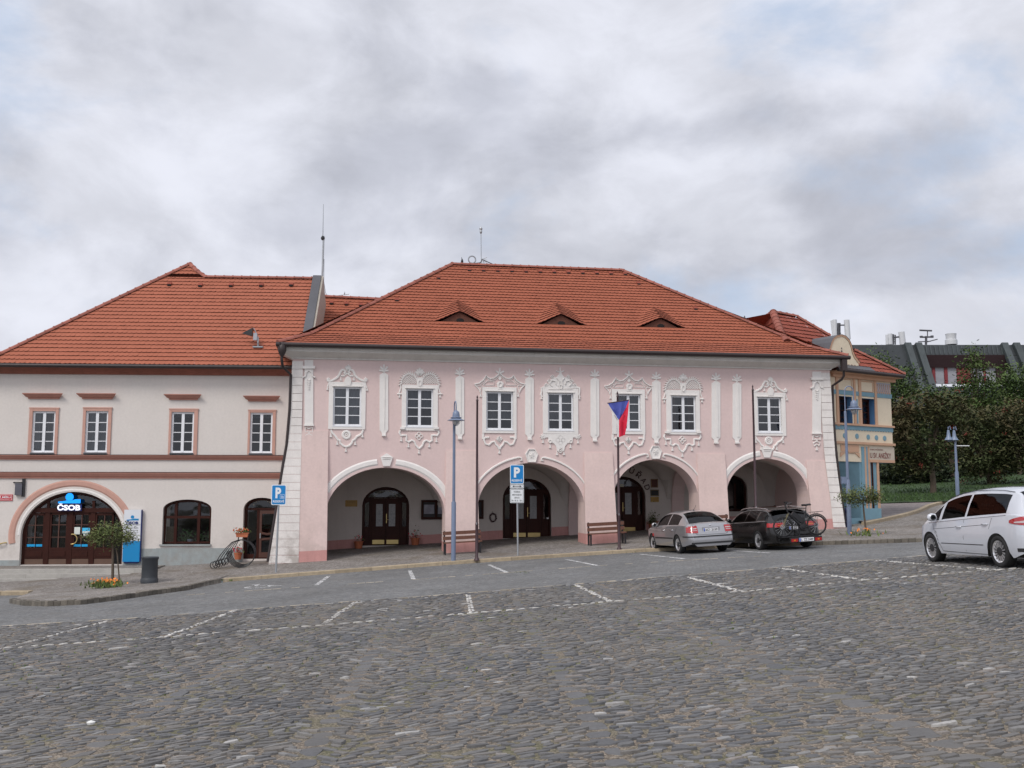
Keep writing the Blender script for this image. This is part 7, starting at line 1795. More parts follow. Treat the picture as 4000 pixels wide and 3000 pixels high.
def make_car(S, root, paint):
    L2, W2 = S['L']/2, S['W']/2; r = S['r']; yf, yrr = S['yf'], S['yr']; top = pchip(S['top']); belt = pchip(S['belt']); zs = S.get('sill', .22); nose = S.get('nose', .35)
    ys = set(); y = -L2
    while y < L2: ys.add(round(y, 3)); y += .07
    ys.add(L2)
    for c in (yf, yrr):
        for k in range(-12, 13): ys.add(round(c+(r+.055)*sin(radians(k*7.5)), 3))
    for k in S['cuts']: ys.add(k)
    for e in (.0, .01, .03, .06, .1, .16): ys.add(round(L2-e, 3)); ys.add(round(-L2+e, 3))
    ys = sorted(ys); yl = [ys[0]]
    for v in ys[1:]:
        if v-yl[-1] > .006 or v in S['cuts']: yl.append(v)
    ys = yl
    def plan(y):
        d = L2-abs(y); R_f = S['rf'] if y > 0 else S['rr']
        k = 1-S.get('taper', .05)*max(0, (abs(y)-L2*.45)/(L2*.55))**2
        if d < R_f: t = 1-d/R_f; k *= 1-(.30 if y > 0 else .16)*t**3
        return W2*k
    def sidez(z): 
        return 1-.07*max(0, (.5-z)/.35)**2-.045*max(0, (z-.62)/.35)**1.5
    def arch(y):
        z = zs
        for c in (yf, yrr):
            d = abs(y-c)
            if d < r+.055: z = max(z, r+sqrt((r+.055)**2-d*d)*.98)
        if y < -L2+.5: z = max(z, zs+S.get('rup', .10)*((-L2+.5-y)/.5))
        if y > L2-.5: z = max(z, zs+.02*((y-L2+.5)/.5))
        return z
    def warp(p):
        x, y, z = p
        if y < -L2+.45: k = (-L2+.45-y)/.45; y += k*S['lean'](z)
        if y > L2-.45: k = (y-L2+.45)/.45; y -= k*S.get('leanf', lambda z: max(0, (z-.45))*.5)(z)
        return (x, y, z)
    def W_(y, z): return plan(y)*sidez(z)
    NL = 7; rings = []
    for y in ys:
        zl = arch(y); zb = min(belt(y), top(y)-.02); zl = min(zl, zb-.03); zt = top(y); pts = []
        u = W_(y, zs)*.86; pts.append((0, y, zs+.0)); pts.append((u, y, zs))
        for k in range(NL): z = zl+(zb-zl)*k/(NL-1); pts.append((W_(y, z), y, z))
        wb = W_(y, zb); hgt = zt-zb; w1 = wb-.035-min(.0, 0); 
        wr = max(.2, wb-.045-hgt*S.get('tumble', .48)); z_e = zt-min(.07, hgt*.35)
        A = (w1, zb+min(.02, hgt*.15)); Bp = (wr, z_e)
        g = lambda t: (A[0]+(Bp[0]-A[0])*t+sin(pi*t)*.022*min(1, hgt*2), A[1]+(Bp[1]-A[1])*t)
        for t in (0, .07, .55, .90, 1.0): q = g(t); pts.append((q[0], y, q[1]))
        for t in (.90, .62, .3): pts.append((wr*t, y, zt-(zt-z_e)*(t**2.6)))
        pts.append((0, y, zt)); rings.append([warp(p) for p in pts])
    body, gl, und = MB(), MB(), MB(); n = len(rings[0])
    iw0 = 2+NL; rw = iw0+5   # window rows iw0+1..iw0+3 ; roof rows
    def add(mbx, side, i, j):
        P = [rings[i][j], rings[i+1][j], rings[i+1][j+1], rings[i][j+1]]; P = [(side*p[0], p[1], p[2]) for p in P]
        if side < 0: P = P[::-1]
        mbx.face(P)
    for i in range(len(ys)-1):
        ym = (ys[i]+ys[i+1])/2
        for j in range(n-1):
            for s in (-1, 1):
                if j < 2: 
                    if j == 0 or True: add(und, s, i, j)
                    continue
                win = any(a < ym < b for a, b in S['side']) and iw0 < j < iw0+3
                rg = (S['rg'][0] < ym < S['rg'][1] or S['ws'][0] < ym < S['ws'][1]) and j >= rw-0 and j < n-1
                add(gl if (win or rg) else body, s, i, j)
    for i in (0, len(ys)-1):
        for j in range(2, n-1):
            a, b = rings[i][j], rings[i][j+1]; P = [a, b, (-b[0], b[1], b[2]), (-a[0], a[1], a[2])]
            body.face(P if i == 0 else P[::-1])
        a, b = rings[i][1], rings[i][2]; body.face([a, b, (-b[0], b[1], b[2]), (-a[0], a[1], a[2])])
    # dark floor and wheel wells
    und.box(-W2*.78, W2*.78, -L2+.3, L2-.3, zs-.0, zs+.30)
    ob = body.build('body', paint, root); weld(ob, 1e-4); ob.data.polygons.foreach_set('use_smooth', [True]*len(ob.data.polygons)); ob.data.set_sharp_from_angle(angle=radians(32))
    und.build('underbody', mUNDER, root); go = gl.build('windows', mCARG, root, smooth=60); weld(go)
    iv = MB(); zi = belt(0)-.05; iv.box(-W2*.8, W2*.8, S['rg'][0]+.25, S['ws'][1]-.35, zi-.3, zi)
    for yy in (.35, -.55):
        for sx in (-.38, .38): iv.box(sx-.24, sx+.24, yy-.1, yy+.08, zi, zi+.32); iv.box(sx-.12, sx+.12, yy-.08, yy+.04, zi+.34, zi+.48)
    iv.build('interior', mat('car_interior', (.03, .03, .03), .9), root)
    def side_pt(y, z, off=.006, sx=-1):
        zb = min(belt(y), top(y)-.02)
        if z <= zb: x = W_(y, z)
        else: x = W_(y, zb)-.03
        return Vector(warp((sx*(x+off), y, z)))
    def patch(name, path, z0f, z1f, m, parent=root, nz=4, off=.012):
        """path: list of ('r',x) points on the rear face then ('s',y) points on the side"""
        mb = MB(); cols = []
        for k, (kd, v, sx) in enumerate(path):
            t = k/(len(path)-1); z0, z1 = z0f(t), z1f(t); col = []
            for q in range(nz+1):
                z = z0+(z1-z0)*q/nz
                if kd == 'r': p = Vector(warp((v, -L2, z)))+Vector((0, -off, 0))
                else: p = side_pt(v, z, off, sx)
                col.append(mb.vert(p))
            cols.append(col)
        for A, B in zip(cols, cols[1:]):
            for q in range(nz): mb.idx([A[q], B[q], B[q+1], A[q+1]])
        return mb.build(name, m, parent, smooth=60)
    return dict(side=side_pt, patch=patch, warp=warp, W=W_, belt=belt, top=top, L2=L2, W2=W2, plan=plan)
def wheel(root, x, y, r, rr, sx, spokes, ws=.05, wid=.21, dbl=False):
    """wheel with its own tyre and rim; sx: outward side"""
    d = MB(); d.lathe([(.0, -.02*sx), (rr*.85, -.02*sx)], c=(x-sx*.05, y, r), n=20, axis='x', cap=False); d.lathe([(.09, 0), (.09, sx*.03), (.0, sx*.035)], c=(x-sx*.05, y, r), n=12, axis='x', cap=False)
    wh = d.build('wheel', mTRIM, root)
    t = MB(); a = wid/2; prof = [(rr, -a*.9), (r*.9, -a), (r*.98, -a*.85), (r, -a*.6), (r, a*.6), (r*.98, a*.85), (r*.9, a), (rr+.012, a*.92), (rr, a*.8)]
    t.lathe([(p, h*sx) for p, h in prof], c=(x-sx*a, y, r), n=36, axis='x', cap=False); t.build('tyre', mTYRE, wh, smooth=50)
    m = MB(); m.lathe([(rr, -.01*sx), (rr-.012, -.02*sx), (rr-.03, -.03*sx), (rr-.035, -.12*sx)], c=(x, y, r), n=32, axis='x', cap=False)
    m.lathe([(.0, -.03*sx), (.055, -.035*sx), (.065, -.06*sx)], c=(x, y, r), n=16, axis='x', cap=False)
    X0, X1 = x-sx*.035, x-sx*.065
    for k in range(spokes):
        for da in ((-.16, .16) if dbl else (0,)):
            a0 = 2*pi*k/spokes+da*.5; a1 = 2*pi*k/spokes+da; v = []
            for (rad, aa, w_) in ((.045, a0, ws*.75), (rr-.02, a1, ws)):
                for s_ in (-1, 1):
                    cy, cz = rad*cos(aa)-s_*w_/2*sin(aa), rad*sin(aa)+s_*w_/2*cos(aa); v.append((cy, cz))
            F = [(X0, y+v[0][0], r+v[0][1]), (X0, y+v[1][0], r+v[1][1]), (X0+sx*.02, y+v[3][0], r+v[3][1]), (X0+sx*.02, y+v[2][0], r+v[2][1])]
            Bk = [(X1, p[1], p[2]) for p in F]; m.face(F); 
            for i in range(4): m.face([F[i], Bk[i], Bk[(i+1) % 4], F[(i+1) % 4]])
    m.build('rim', mRIM, wh, smooth=35); return wh
def seam(C, root, pts, w=.006, sx=-1, name='door_seam'):
    mb = MB()
    P = [C['side'](y, z, .003, sx) for y, z in pts]; 
    for a, b in zip(P, P[1:]):
        d = (b-a).normalized(); n = d.cross(Vector((sx, 0, 0))).normalized()*w; mb.face([a-n, b-n, b+n, a+n])
    return mb.build(name, mTRIM, root)
def plate(root, txt, y, z, w=.52, h=.11, x=0, m=None, lean=0):
    mb = MB(); mb.box(x-w/2, x+w/2, y-.012, y, z-h/2, z+h/2); p = mb.build('number_plate', m or mPLATE, root)
    mb = MB(); mb.box(x-w/2+.004, x-w/2+.045, y-.014, y-.012, z-h/2+.004, z+h/2-.004); mb.build('country_band', mPLB, p)
    text_obj('plate_lettering', txt, (x-w/2+.065, x+w/2-.025, z-h*.34, z+h*.34), mBLKT, p, w=y-.013, bold=.02); return p
def mirror_part(root, C, y, z, paint, s=-1, sz=1.0):
    mb = MB(); p = C['side'](y, z, 0, s); mb.lathe([(.0, -.09*sz), (.06*sz, -.07*sz), (.085*sz, 0), (.07*sz, .08*sz), (.0, .10*sz)], c=(p.x+s*.14, p.y, p.z+.05), n=12, axis='x'); mb.v = [(v[0], p.y+(v[1]-p.y)*.8, v[2]) for v in mb.v]
    o = mb.build('mirror', paint, root, smooth=60); mb = MB(); mb.tube([(p.x-s*.03, p.y, p.z), (p.x+s*.1, p.y, p.z+.02)], .025, 6); mb.build('mirror_arm', mTRIM, o); mb = MB(); mb.lathe([(.0, 0), (.06*sz, 0)], c=(p.x+s*.14, p.y-.075*sz, p.z+.05), n=10, axis='y', cap=False); mb.build('mirror_glass', mCARG, o); return o
def handle_part(root, C, y, z, m, s=-1):
    mb = MB(); a = C['side'](y-.09, z, .03, s); b = C['side'](y+.09, z, .03, s); a2 = C['side'](y-.1, z, 0, s); b2 = C['side'](y+.1, z, 0, s); mb.tube([a2, a, b, b2], .014, 6); return mb.build('door_handle', m, root, smooth=60)
def place(root, pr, pf, wb, yr, side=-1, half=.86):
    """put the car so that its rear-left wheel meets the ground at pr and it heads for pf"""
    d = Vector((pf.x-pr.x, pf.y-pr.y)); yaw = atan2(-d.x, d.y); fwd = Vector((-sin(yaw), cos(yaw))); rt = Vector((cos(yaw), sin(yaw)))
    o = Vector((pr.x, pr.y))-fwd*yr+rt*half; zc = lambda v: G(v.x, v.y)
    zf, zr = zc(o+fwd*1.3), zc(o-fwd*1.3); zl, zr2 = zc(o-rt*.8), zc(o+rt*.8)
    root.location = (o.x, o.y, (zf+zr+zl+zr2)/4+.004); root.rotation_euler = (math.atan((zf-zr)/2.6), math.atan(-(zr2-zl)/1.6), yaw)
def paintm(name, col, rough=.3, metal=.0, coat=1): return mat(name, col, rough, metal=metal, var=.03, scale=2, coat=coat, spec=.5)
lab_root = lambda n, l, c: thing(n, l, c)
# ---------------------------------------------------------------- silver liftback
sil = thing('silver_car', 'silver liftback saloon parked nose to the kerb, with red and white tail lights', 'car')
pS = paintm('silver_paint', (.33, .33, .345), .3, .6)
S1 = dict(L=4.57, W=1.77, r=.315, yf=1.37, yr=-1.21, rf=.7, rr=.45, sill=.25, cuts=(-1.98, -1.02, .62, 1.32, -.98, -.22, -.14, .85), taper=.06, rup=.10, tumble=.50,
    top=[(-2.285, .94), (-2.2, 1.0), (-2.05, 1.03), (-1.95, 1.045), (-1.5, 1.25), (-1.05, 1.395), (-.6, 1.45), (-.1, 1.465), (.3, 1.44), (.62, 1.38), (1.0, 1.17), (1.32, .99), (1.6, .95), (2.0, .84), (2.2, .72), (2.285, .62)],
    belt=[(-2.285, .88), (-1.9, .95), (-1.0, .93), (.3, .90), (1.0, .88), (1.4, .86), (2.0, .76), (2.285, .58)], side=[(-1.62, -1.30), (-.98, -.22), (-.14, .85)], rg=(-1.98, -1.02), ws=(.62, 1.32),
    lean=lambda z: .16*max(0, z-.60)/.35 if z > .60 else -.03)
S1['side'] = [(-1.25, -.26), (-.18, .88)]
C = make_car(S1, sil, pS); L2, W2 = C['L2'], C['W2']; W = lambda z: C['W'](-L2, z); Wy = C['warp']
for x, y in ((-1, 1.37), (-1, -1.21), (1, 1.37), (1, -1.21)): wheel(sil, x*.865, y, .315, .205, x, 6, .055)
ry = lambda z: Wy((0, -L2, z))[1]
for sx in (-1, 1):
    xw = C['W'](-L2, .8)
    path = [('r', sx*x, sx) for x in (xw-.20, xw-.10, xw-.02)]+[('s', y, sx) for y in (-L2+.02, -L2+.08, -L2+.16, -L2+.22)]
    o = C['patch']('tail_light', path, lambda t: .70+.02*t, lambda t: .93-.0*t, mTAIL, sil, off=.014)
    path2 = [('r', sx*x, sx) for x in (xw-.17, xw-.08, xw-.01)]+[('s', y, sx) for y in (-L2+.03,)]
    C['patch']('clear_lens', path2, lambda t: .775, lambda t: .795, mTAILC, o, off=.02); C['patch']('clear_lens', path2, lambda t: .83, lambda t: .865, mTAILC, o, off=.02)
    C['patch']('bumper_strip', [('r', sx*x, sx) for x in (.0, .4, xw-.05)]+[('s', y, sx) for y in (-L2+.02, -L2+.1, -L2+.25, -L2+.5)], lambda t: .565, lambda t: .60, mTRIM, sil, nz=1, off=.018)
    mb = MB(); 
    P = [C['side'](y, z, .012, sx) for z in (.50, .545) for y in (-.85, .0, .95)]
    ids = [mb.vert(p) for p in P]; mb.idx([ids[0], ids[1], ids[4], ids[3]]); mb.idx([ids[1], ids[2], ids[5], ids[4]]); mb.build('rubbing_strip', mTRIM, sil)
    mirror_part(sil, C, .78, .93, pS, sx); handle_part(sil, C, -.75, .80, mCHR, sx); handle_part(sil, C, .1, .79, mCHR, sx)
    seam(C, sil, [(-.22, .88), (-.22, .3)], sx=sx); seam(C, sil, [(.98, .86), (1.0, .55), (.92, .3)], sx=sx); seam(C, sil, [(-1.2, .90), (-1.05, .7), (-.86, .45), (-.8, .3)], sx=sx)
C['patch']('rear_valance', [('r', x, 1) for x in (-.78, -.3, .3, .78)], lambda t: .33, lambda t: .39, mTRIM, sil, nz=1, off=.012)
seam_y = ry(.66)
mb = MB()
for a, b in (((-.64, .985), (-.56, .66)), ((-.56, .66), (-.48, .635)), ((-.48, .635), (.48, .635)), ((.48, .635), (.56, .66)), ((.56, .66), (.64, .985))):
    A = Vector((a[0], ry(a[1])-.004, a[1])); B = Vector((b[0], ry(b[1])-.004, b[1])); d = (B-A).normalized(); q = d.cross(Vector((0, 1, 0)))*.006; mb.face([A-q, B-q, B+q, A+q])
mb.build('boot_seam', mTRIM, sil)
mb = MB(); mb.box(-.34, .30, ry(.78)-.012, ry(.78)+.02, .72, .88); mb.build('plate_recess', mat('silver_recess', (.36, .36, .38), .35, metal=.5), sil)
plate(sil, '6C1 2159', ry(.78)-.014, .79, x=-.02)
mb = MB(); mb.lathe([(.0, -.008), (.036, -.006), (.04, 0)], c=(0, ry(.93)-.004, .935), n=16, axis='y', cap=False); mb.build('round_badge', mCHR, sil, smooth=50)
mb = MB(); mb.prism([(-.56, .90), (-.54, .88), (-.52, .90), (-.51, .95), (-.57, .95)], ry(.92)-.02, ry(.92)-.005); mb.build('shield_sticker', mRED, sil)
mb = MB(); mb.box(-.60, -.46, ry(.83)-.008, ry(.83), .825, .84); mb.build('model_lettering', mCHR, sil)
mb = MB(); mb.tube([(.0, -.75, 1.43), (.02, -.95, 1.62)], .005, 5); mb.lathe([(.03, 0), (.01, .04)], c=(0, -.75, 1.44), n=8); mb.build('aerial', mTRIM, sil)
mb = MB(); p = C['side'](1.15, .62, .01); mb.obox(p, (.003, 0, 0), (0, .05, 0), (0, 0, .05)); mb.build('door_sticker', mRED, sil)
place(sil, gpt(2650, 2163), gpt(2562, 2156), 2.58, -1.21)
# ---------------------------------------------------------------- black estate
blk = thing('black_estate_car', 'black estate car parked next to the silver car with a bicycle on its rear carrier', 'car')
pB = paintm('black_paint_car', (.008, .007, .007), .2, .0, coat=.1)
S2 = dict(L=4.93, W=1.87, r=.335, yf=1.53, yr=-1.38, rf=.75, rr=.5, cuts=(-2.3, -1.85, .72, 1.5, -2.05, -1.18, -1.12, -.2, -.12, .95), taper=.06, rup=.05, tumble=.55,
    top=[(-2.465, .98), (-2.38, 1.02), (-2.28, 1.06), (-1.9, 1.32), (-1.78, 1.385), (-1.3, 1.43), (-.5, 1.46), (0, 1.455), (.4, 1.42), (.72, 1.36), (1.1, 1.18), (1.5, .99), (1.8, .94), (2.2, .82), (2.38, .70), (2.465, .60)],
    belt=[(-2.465, .90), (-2.0, .985), (-1.0, .96), (.5, .93), (1.2, .90), (1.6, .87), (2.2, .74), (2.465, .56)], side=[(-2.0, -1.22), (-1.14, -.22), (-.14, 1.0)], rg=(-2.28, -1.82), ws=(.72, 1.5),
    lean=lambda z: .10*max(0, z-.66)/.3 if z > .66 else -.02)
C = make_car(S2, blk, pB); L2 = C['L2']; Wy = C['warp']; ry = lambda z: Wy((0, -L2, z))[1]
for x, y in ((-1, 1.53), (-1, -1.38), (1, 1.53), (1, -1.38)): wheel(blk, x*.92, y, .335, .235, x, 5, .05, .24, dbl=True)
for sx in (-1, 1):
    xw = C['W'](-L2, .85)
    o = C['patch']('tail_light', [('r', sx*x, sx) for x in (xw-.34, xw-.2, xw-.1, xw-.02)]+[('s', y, sx) for y in (-L2+.02, -L2+.1, -L2+.2, -L2+.3)], lambda t: .78+.01*t, lambda t: .93-.0*t, mTAIL, blk, off=.014)
    C['patch']('clear_lens', [('r', sx*x, sx) for x in (xw-.31, xw-.2, xw-.1)], lambda t: .83, lambda t: .855, mAMBER, o, nz=1, off=.02)
    mirror_part(blk, C, .88, .97, pB, sx); handle_part(blk, C, -.85, .83, pB, sx); handle_part(blk, C, .12, .82, pB, sx)
    mb = MB(); mb.tube([Vector((sx*(C['W2']*.66), y, C['top'](y)+.01)) for y in (-1.75, -1.4, -.8, -.2, .3, .62)], .018, 6); mb.build('roof_rail', mCHR, blk, smooth=60)
    # chrome line round the side windows
    pts = []
    for y in (-1.98, -1.5, -.8, 0, .6, 1.02): p = C['side'](y, C['belt'](y), .004, sx); pts.append(p+Vector((0, 0, .012)))
    mb = MB(); mb.tube(pts, .005, 5)
    tp = []
    for y in (-2.0, -1.9, -1.7, -1.2, -.5, .1, .6, .9):
        hgt = C['top'](y)-C['belt'](y); wb = C['W'](y, C['belt'](y)); w_ = wb-.045-hgt*.55*.93; tp.append(Vector((sx*(w_+.018), y, C['belt'](y)+(hgt-.05)*.95)))
    mb.tube(tp, .005, 5); mb.build('window_trim', mSTEEL, blk)
    mb = MB(); mb.lathe([(.05, -.05), (.055, .0), (.045, .0), (.04, .1)], c=(sx*.58, -L2-.005, .33), n=16, axis='y', cap=False); mb.v = [(v[0]+(v[0]-sx*.58)*.5, v[1], v[2]) for v in mb.v]; mb.build('exhaust_tip', mCHR, blk)
    seam(C, blk, [(-.18, .94), (-.2, .3)], sx=sx); seam(C, blk, [(-1.15, .94), (-1.0, .6), (-.9, .35)], sx=sx)
mb = MB(); mb.box(-.62, .62, -2.03, -1.72, 1.385, 1.41); mb.v = [(v[0], v[1], v[2]-(.03 if v[1] < -1.9 else 0)) for v in mb.v]; mb.build('roof_spoiler', pB, blk)
plate(blk, 'L  ZZ 2449', ry(.72)-.02, .74, w=.50, x=0)
for k in range(4):
    mb = MB(); mb.tube([(.11*(k-1.5)+.05*cos(t), ry(.88)-.012, .90+.05*sin(t)) for t in [2*pi*q/16 for q in range(16)]], .007, 5, closed=True); mb.build('ring_badge', mCHR, blk)
mb = MB(); mb.tube([(.3, -1.35, 1.45), (.3, -1.45, 1.53)], [.02, .006], 6); mb.build('aerial', mTRIM, blk)
place(blk, gpt(2964, 2149), gpt(2856, 2142), 2.91, -1.38, half=.915); blk.scale = (1, 1, .955)
# rear carrier and bicycle (their own things, in the car's axes)
def inherit(t): t.location = blk.location; t.rotation_euler = blk.rotation_euler; t.scale = blk.scale
car_y = -L2-.05
rk = thing('bicycle_carrier', 'black rear bicycle carrier with red lamps and its own number plate on the tow bar', 'bicycle carrier'); inherit(rk)
mb = MB(); z = .44; mb.tube([(0, -L2+.1, .38), (0, -L2-.2, .40), (0, -L2-.3, z)], .03, 8); mb.tube([(-.3, -L2-.18, z), (-.3, -L2-.62, z)], .02, 6); mb.tube([(.3, -L2-.18, z), (.3, -L2-.62, z)], .02, 6); mb.tube([(0, -L2-.2, z), (0, -L2-.16, 1.1), (0, -L2-.1, 1.2)], .02, 6); mb.build('frame', mBLACK, rk)
for yy in (-.28, -.50): mb = MB(); mb.box(-.75, .60, -L2+yy-.04, -L2+yy+.04, z, z+.03); mb.build('wheel_rail', mBLACK, rk)
mb = MB(); mb.box(-.56, .53, -L2-.70, -L2-.66, .27, .43); mb.build('lamp_board', mBLACK, rk)
for x in (-.42, .40): mb = MB(); mb.box(x-.11, x+.11, -L2-.72, -L2-.70, .285, .385); o = mb.build('tail_light', mTAIL, rk); mb = MB(); mb.box(x-.03, x+.03, -L2-.725, -L2-.72, .31, .36); mb.build('amber_lens', mAMBER, o)
plate(rk, 'L  ZZ 2449', -L2-.705, .345, w=.50, h=.12, x=-.01)
bk = thing('bicycle', 'black trekking bicycle with rear rack and battery strapped to the carrier', 'bicycle'); inherit(bk)
yb_ = -L2-.50; xf, xr_, zc = -.68, .48, .80; rw_ = .345
mBK = mat('bicycle_black', (.012, .012, .014), .4); mBKY = mat('bicycle_dark_olive', (.10, .085, .03), .45)
for x, nm in ((xf, 'front_wheel'), (xr_, 'rear_wheel')):
    mb = MB(); mb.lathe([(rw_-.035, -.025), (rw_+.005, 0), (rw_-.035, .025), (rw_-.055, 0), (rw_-.035, -.025)], c=(x, yb_, zc), n=36, axis='y', cap=False); w_ = mb.build(nm, mTYRE, bk, smooth=60)
    mb = MB(); mb.lathe([(.03, -.04), (.03, .04)], c=(x, yb_, zc), n=10, axis='y')
    for k in range(16): a = k*pi/8; mb.tube([(x+.03*cos(a+.3), yb_+(.02 if k % 2 else -.02), zc+.03*sin(a+.3)), (x+(rw_-.04)*cos(a), yb_, zc+(rw_-.04)*sin(a))], .0025, 4)
    mb.build('spokes', mSTEEL, w_)
    mb = MB(); mb.lathe([(.05, .03), (.08, .032)], c=(x, yb_, zc), n=16, axis='y', cap=False); mb.build('brake_disc', mSTEEL, w_)
bb = (xf+.66, zc-.06); hd_t = (xf+.16, zc+.62); hd_b = (xf+.22, zc+.44); st_t = (xr_-.33, zc+.50)
F = lambda x, z: (x, yb_, z)
mb = MB(); mb.tube([F(*hd_t), F(*hd_b)], .024, 8); mb.tube([F(*hd_b), F(*bb)], .045, 8); mb.tube([F(hd_t[0]+.02, hd_t[1]-.05), F(st_t[0], st_t[1]-.08)], .02, 8); mb.tube([F(*bb), F(*st_t)], .03, 8); 
for dy in (-.05, .05):
    P = lambda x, z, k=1: (x, yb_+dy*k, z); mb.tube([P(bb[0], bb[1], .5), P(xr_, zc)], .012, 6); mb.tube([P(st_t[0], st_t[1]-.1, .4), P(xr_, zc)], .010, 6)
mb.build('frame', mBK, bk, smooth=60)
mb = MB()
for dy in (-.05, .05): mb.tube([(hd_b[0], yb_+dy*.6, hd_b[1]), (xf+.1, yb_+dy, zc+.25), (xf, yb_+dy, zc)], .014, 6)
mb.build('fork', mBKY, bk, smooth=60)
mb = MB(); mb.tube([F(*hd_t), F(hd_t[0]-.03, hd_t[1]+.13)], .018, 6); mb.tube([F(hd_t[0]-.03, hd_t[1]+.13), F(hd_t[0]+.05, hd_t[1]+.16)], .016, 6); mb.tube([(hd_t[0]-.12, yb_-.28, hd_t[1]+.10), (hd_t[0]+.04, yb_-.08, hd_t[1]+.16), (hd_t[0]+.06, yb_+.08, hd_t[1]+.16), (hd_t[0]+.32, yb_+.25, hd_t[1]+.17)], .016, 6); mb.box(hd_t[0]-.03, hd_t[0]+.05, yb_-.06, yb_+.06, hd_t[1]+.17, hd_t[1]+.22); mb.build('handlebar', mBK, bk, smooth=60)
mb = MB(); mb.tube([F(*st_t), F(st_t[0]+.03, st_t[1]+.16)], .014, 6); mb.v += []; sp_ = mb.build('seat_post', mBK, bk)
mb = MB(); sx_, sz_ = st_t[0]+.04, st_t[1]+.17; rows = []
for k, (x, hw, zz) in enumerate(((-.17, .02, .03), (-.10, .03, .035), (0, .05, .03), (.07, .085, .04), (.12, .09, .045), (.135, .06, .03))): rows.append([mb.vert((sx_+x, yb_+a*hw, sz_+zz+b)) for a, b in ((-1, -.01), (-.6, .02), (.6, .02), (1, -.01), (0, -.045))])
for A, B in zip(rows, rows[1:]):
    for k in range(5): mb.idx([A[k], A[(k+1) % 5], B[(k+1) % 5], B[k]])
mb.idx(rows[0][::-1]); mb.idx(rows[-1]); mb.build('saddle', mBK, bk, smooth=60)
mb = MB(); mb.obox(F((bb[0]+hd_b[0])/2+.08, (bb[1]+hd_b[1])/2+.10), (.17, 0, -.15), (0, .05, 0), (.05, 0, .06)); mb.lathe([(.0, -.06), (.10, -.05), (.11, 0), (.10, .05), (0, .06)], c=F(bb[0], bb[1]+.02), n=14, axis='y'); mb.build('battery_and_motor', mBK, bk)
mb = MB(); mb.lathe([(.085, -.06), (.09, -.055)], c=F(*bb), n=20, axis='y', cap=False); mb.tube([(bb[0], yb_-.07, bb[1]), (bb[0]+.15, yb_-.08, bb[1]-.07), (bb[0]+.15, yb_-.14, bb[1]-.07)], .011, 6); mb.tube([(bb[0], yb_+.07, bb[1]), (bb[0]-.15, yb_+.08, bb[1]+.07), (bb[0]-.15, yb_+.14, bb[1]+.07)], .011, 6); mb.build('crank', mBK, bk)
mb = MB(); rz_ = zc+rw_+.09; mb.tube([F(xr_-.2, rz_), F(xr_+.24, rz_+.01)], .010, 5); mb.tube([(xr_-.2, yb_-.06, rz_), (xr_+.24, yb_-.06, rz_+.01), (xr_+.24, yb_+.06, rz_+.01), (xr_-.2, yb_+.06, rz_)], .007, 5)
for dy in (-.06, .06):
    for dx in (-.06, .06): mb.tube([(xr_+dx, yb_+dy, rz_), (xr_, yb_+dy, zc)], .006, 5)
mb.build('luggage_rack', mBK, bk)
mb = MB(); mb.tube([(xr_+(rw_+.03)*cos(a), yb_, zc+(rw_+.03)*sin(a)) for a in [radians(k) for k in range(10, 160, 12)]], .018, 6); mb.build('mudguard', mBK, bk, smooth=60)
# ---------------------------------------------------------------- white people carrier
wht = thing('white_car', 'white people carrier cut off by the right picture edge, seen from behind its left side', 'car')
pW = paintm('white_paint', (.53, .55, .60), .22, .0)
S3 = dict(L=4.77, W=1.88, r=.335, yf=1.48, yr=-1.37, rf=.85, rr=.55, cuts=(-2.2, -1.72, .95, 1.75, -2.05, -1.2, -1.12, -.12, -.04, 1.15, 1.62), taper=.07, rup=.16, tumble=.43,
    top=[(-2.385, 1.06), (-2.33, 1.12), (-2.22, 1.20), (-1.95, 1.50), (-1.8, 1.58), (-1.3, 1.64), (-.5, 1.665), (.1, 1.65), (.6, 1.59), (.95, 1.50), (1.35, 1.28), (1.75, 1.06), (2.0, .96), (2.2, .82), (2.33, .70), (2.385, .58)],
    belt=[(-2.385, 1.02), (-2.0, 1.08), (-1.2, 1.05), (-.2, 1.0), (.8, .945), (1.6, .90), (2.0, .80), (2.385, .54)], side=[(-1.66, -.12), (-.04, 1.0), (1.08, 1.5)], rg=(-2.2, -1.75), ws=(.95, 1.75),
    lean=lambda z: .16*max(0, z-.75)/.4 if z > .75 else -.04*0)
C = make_car(S3, wht, pW); L2 = C['L2']
for x, y in ((-1, 1.48), (-1, -1.37), (1, 1.48), (1, -1.37)): wheel(wht, x*.925, y, .335, .232, x, 15, .022, .235)
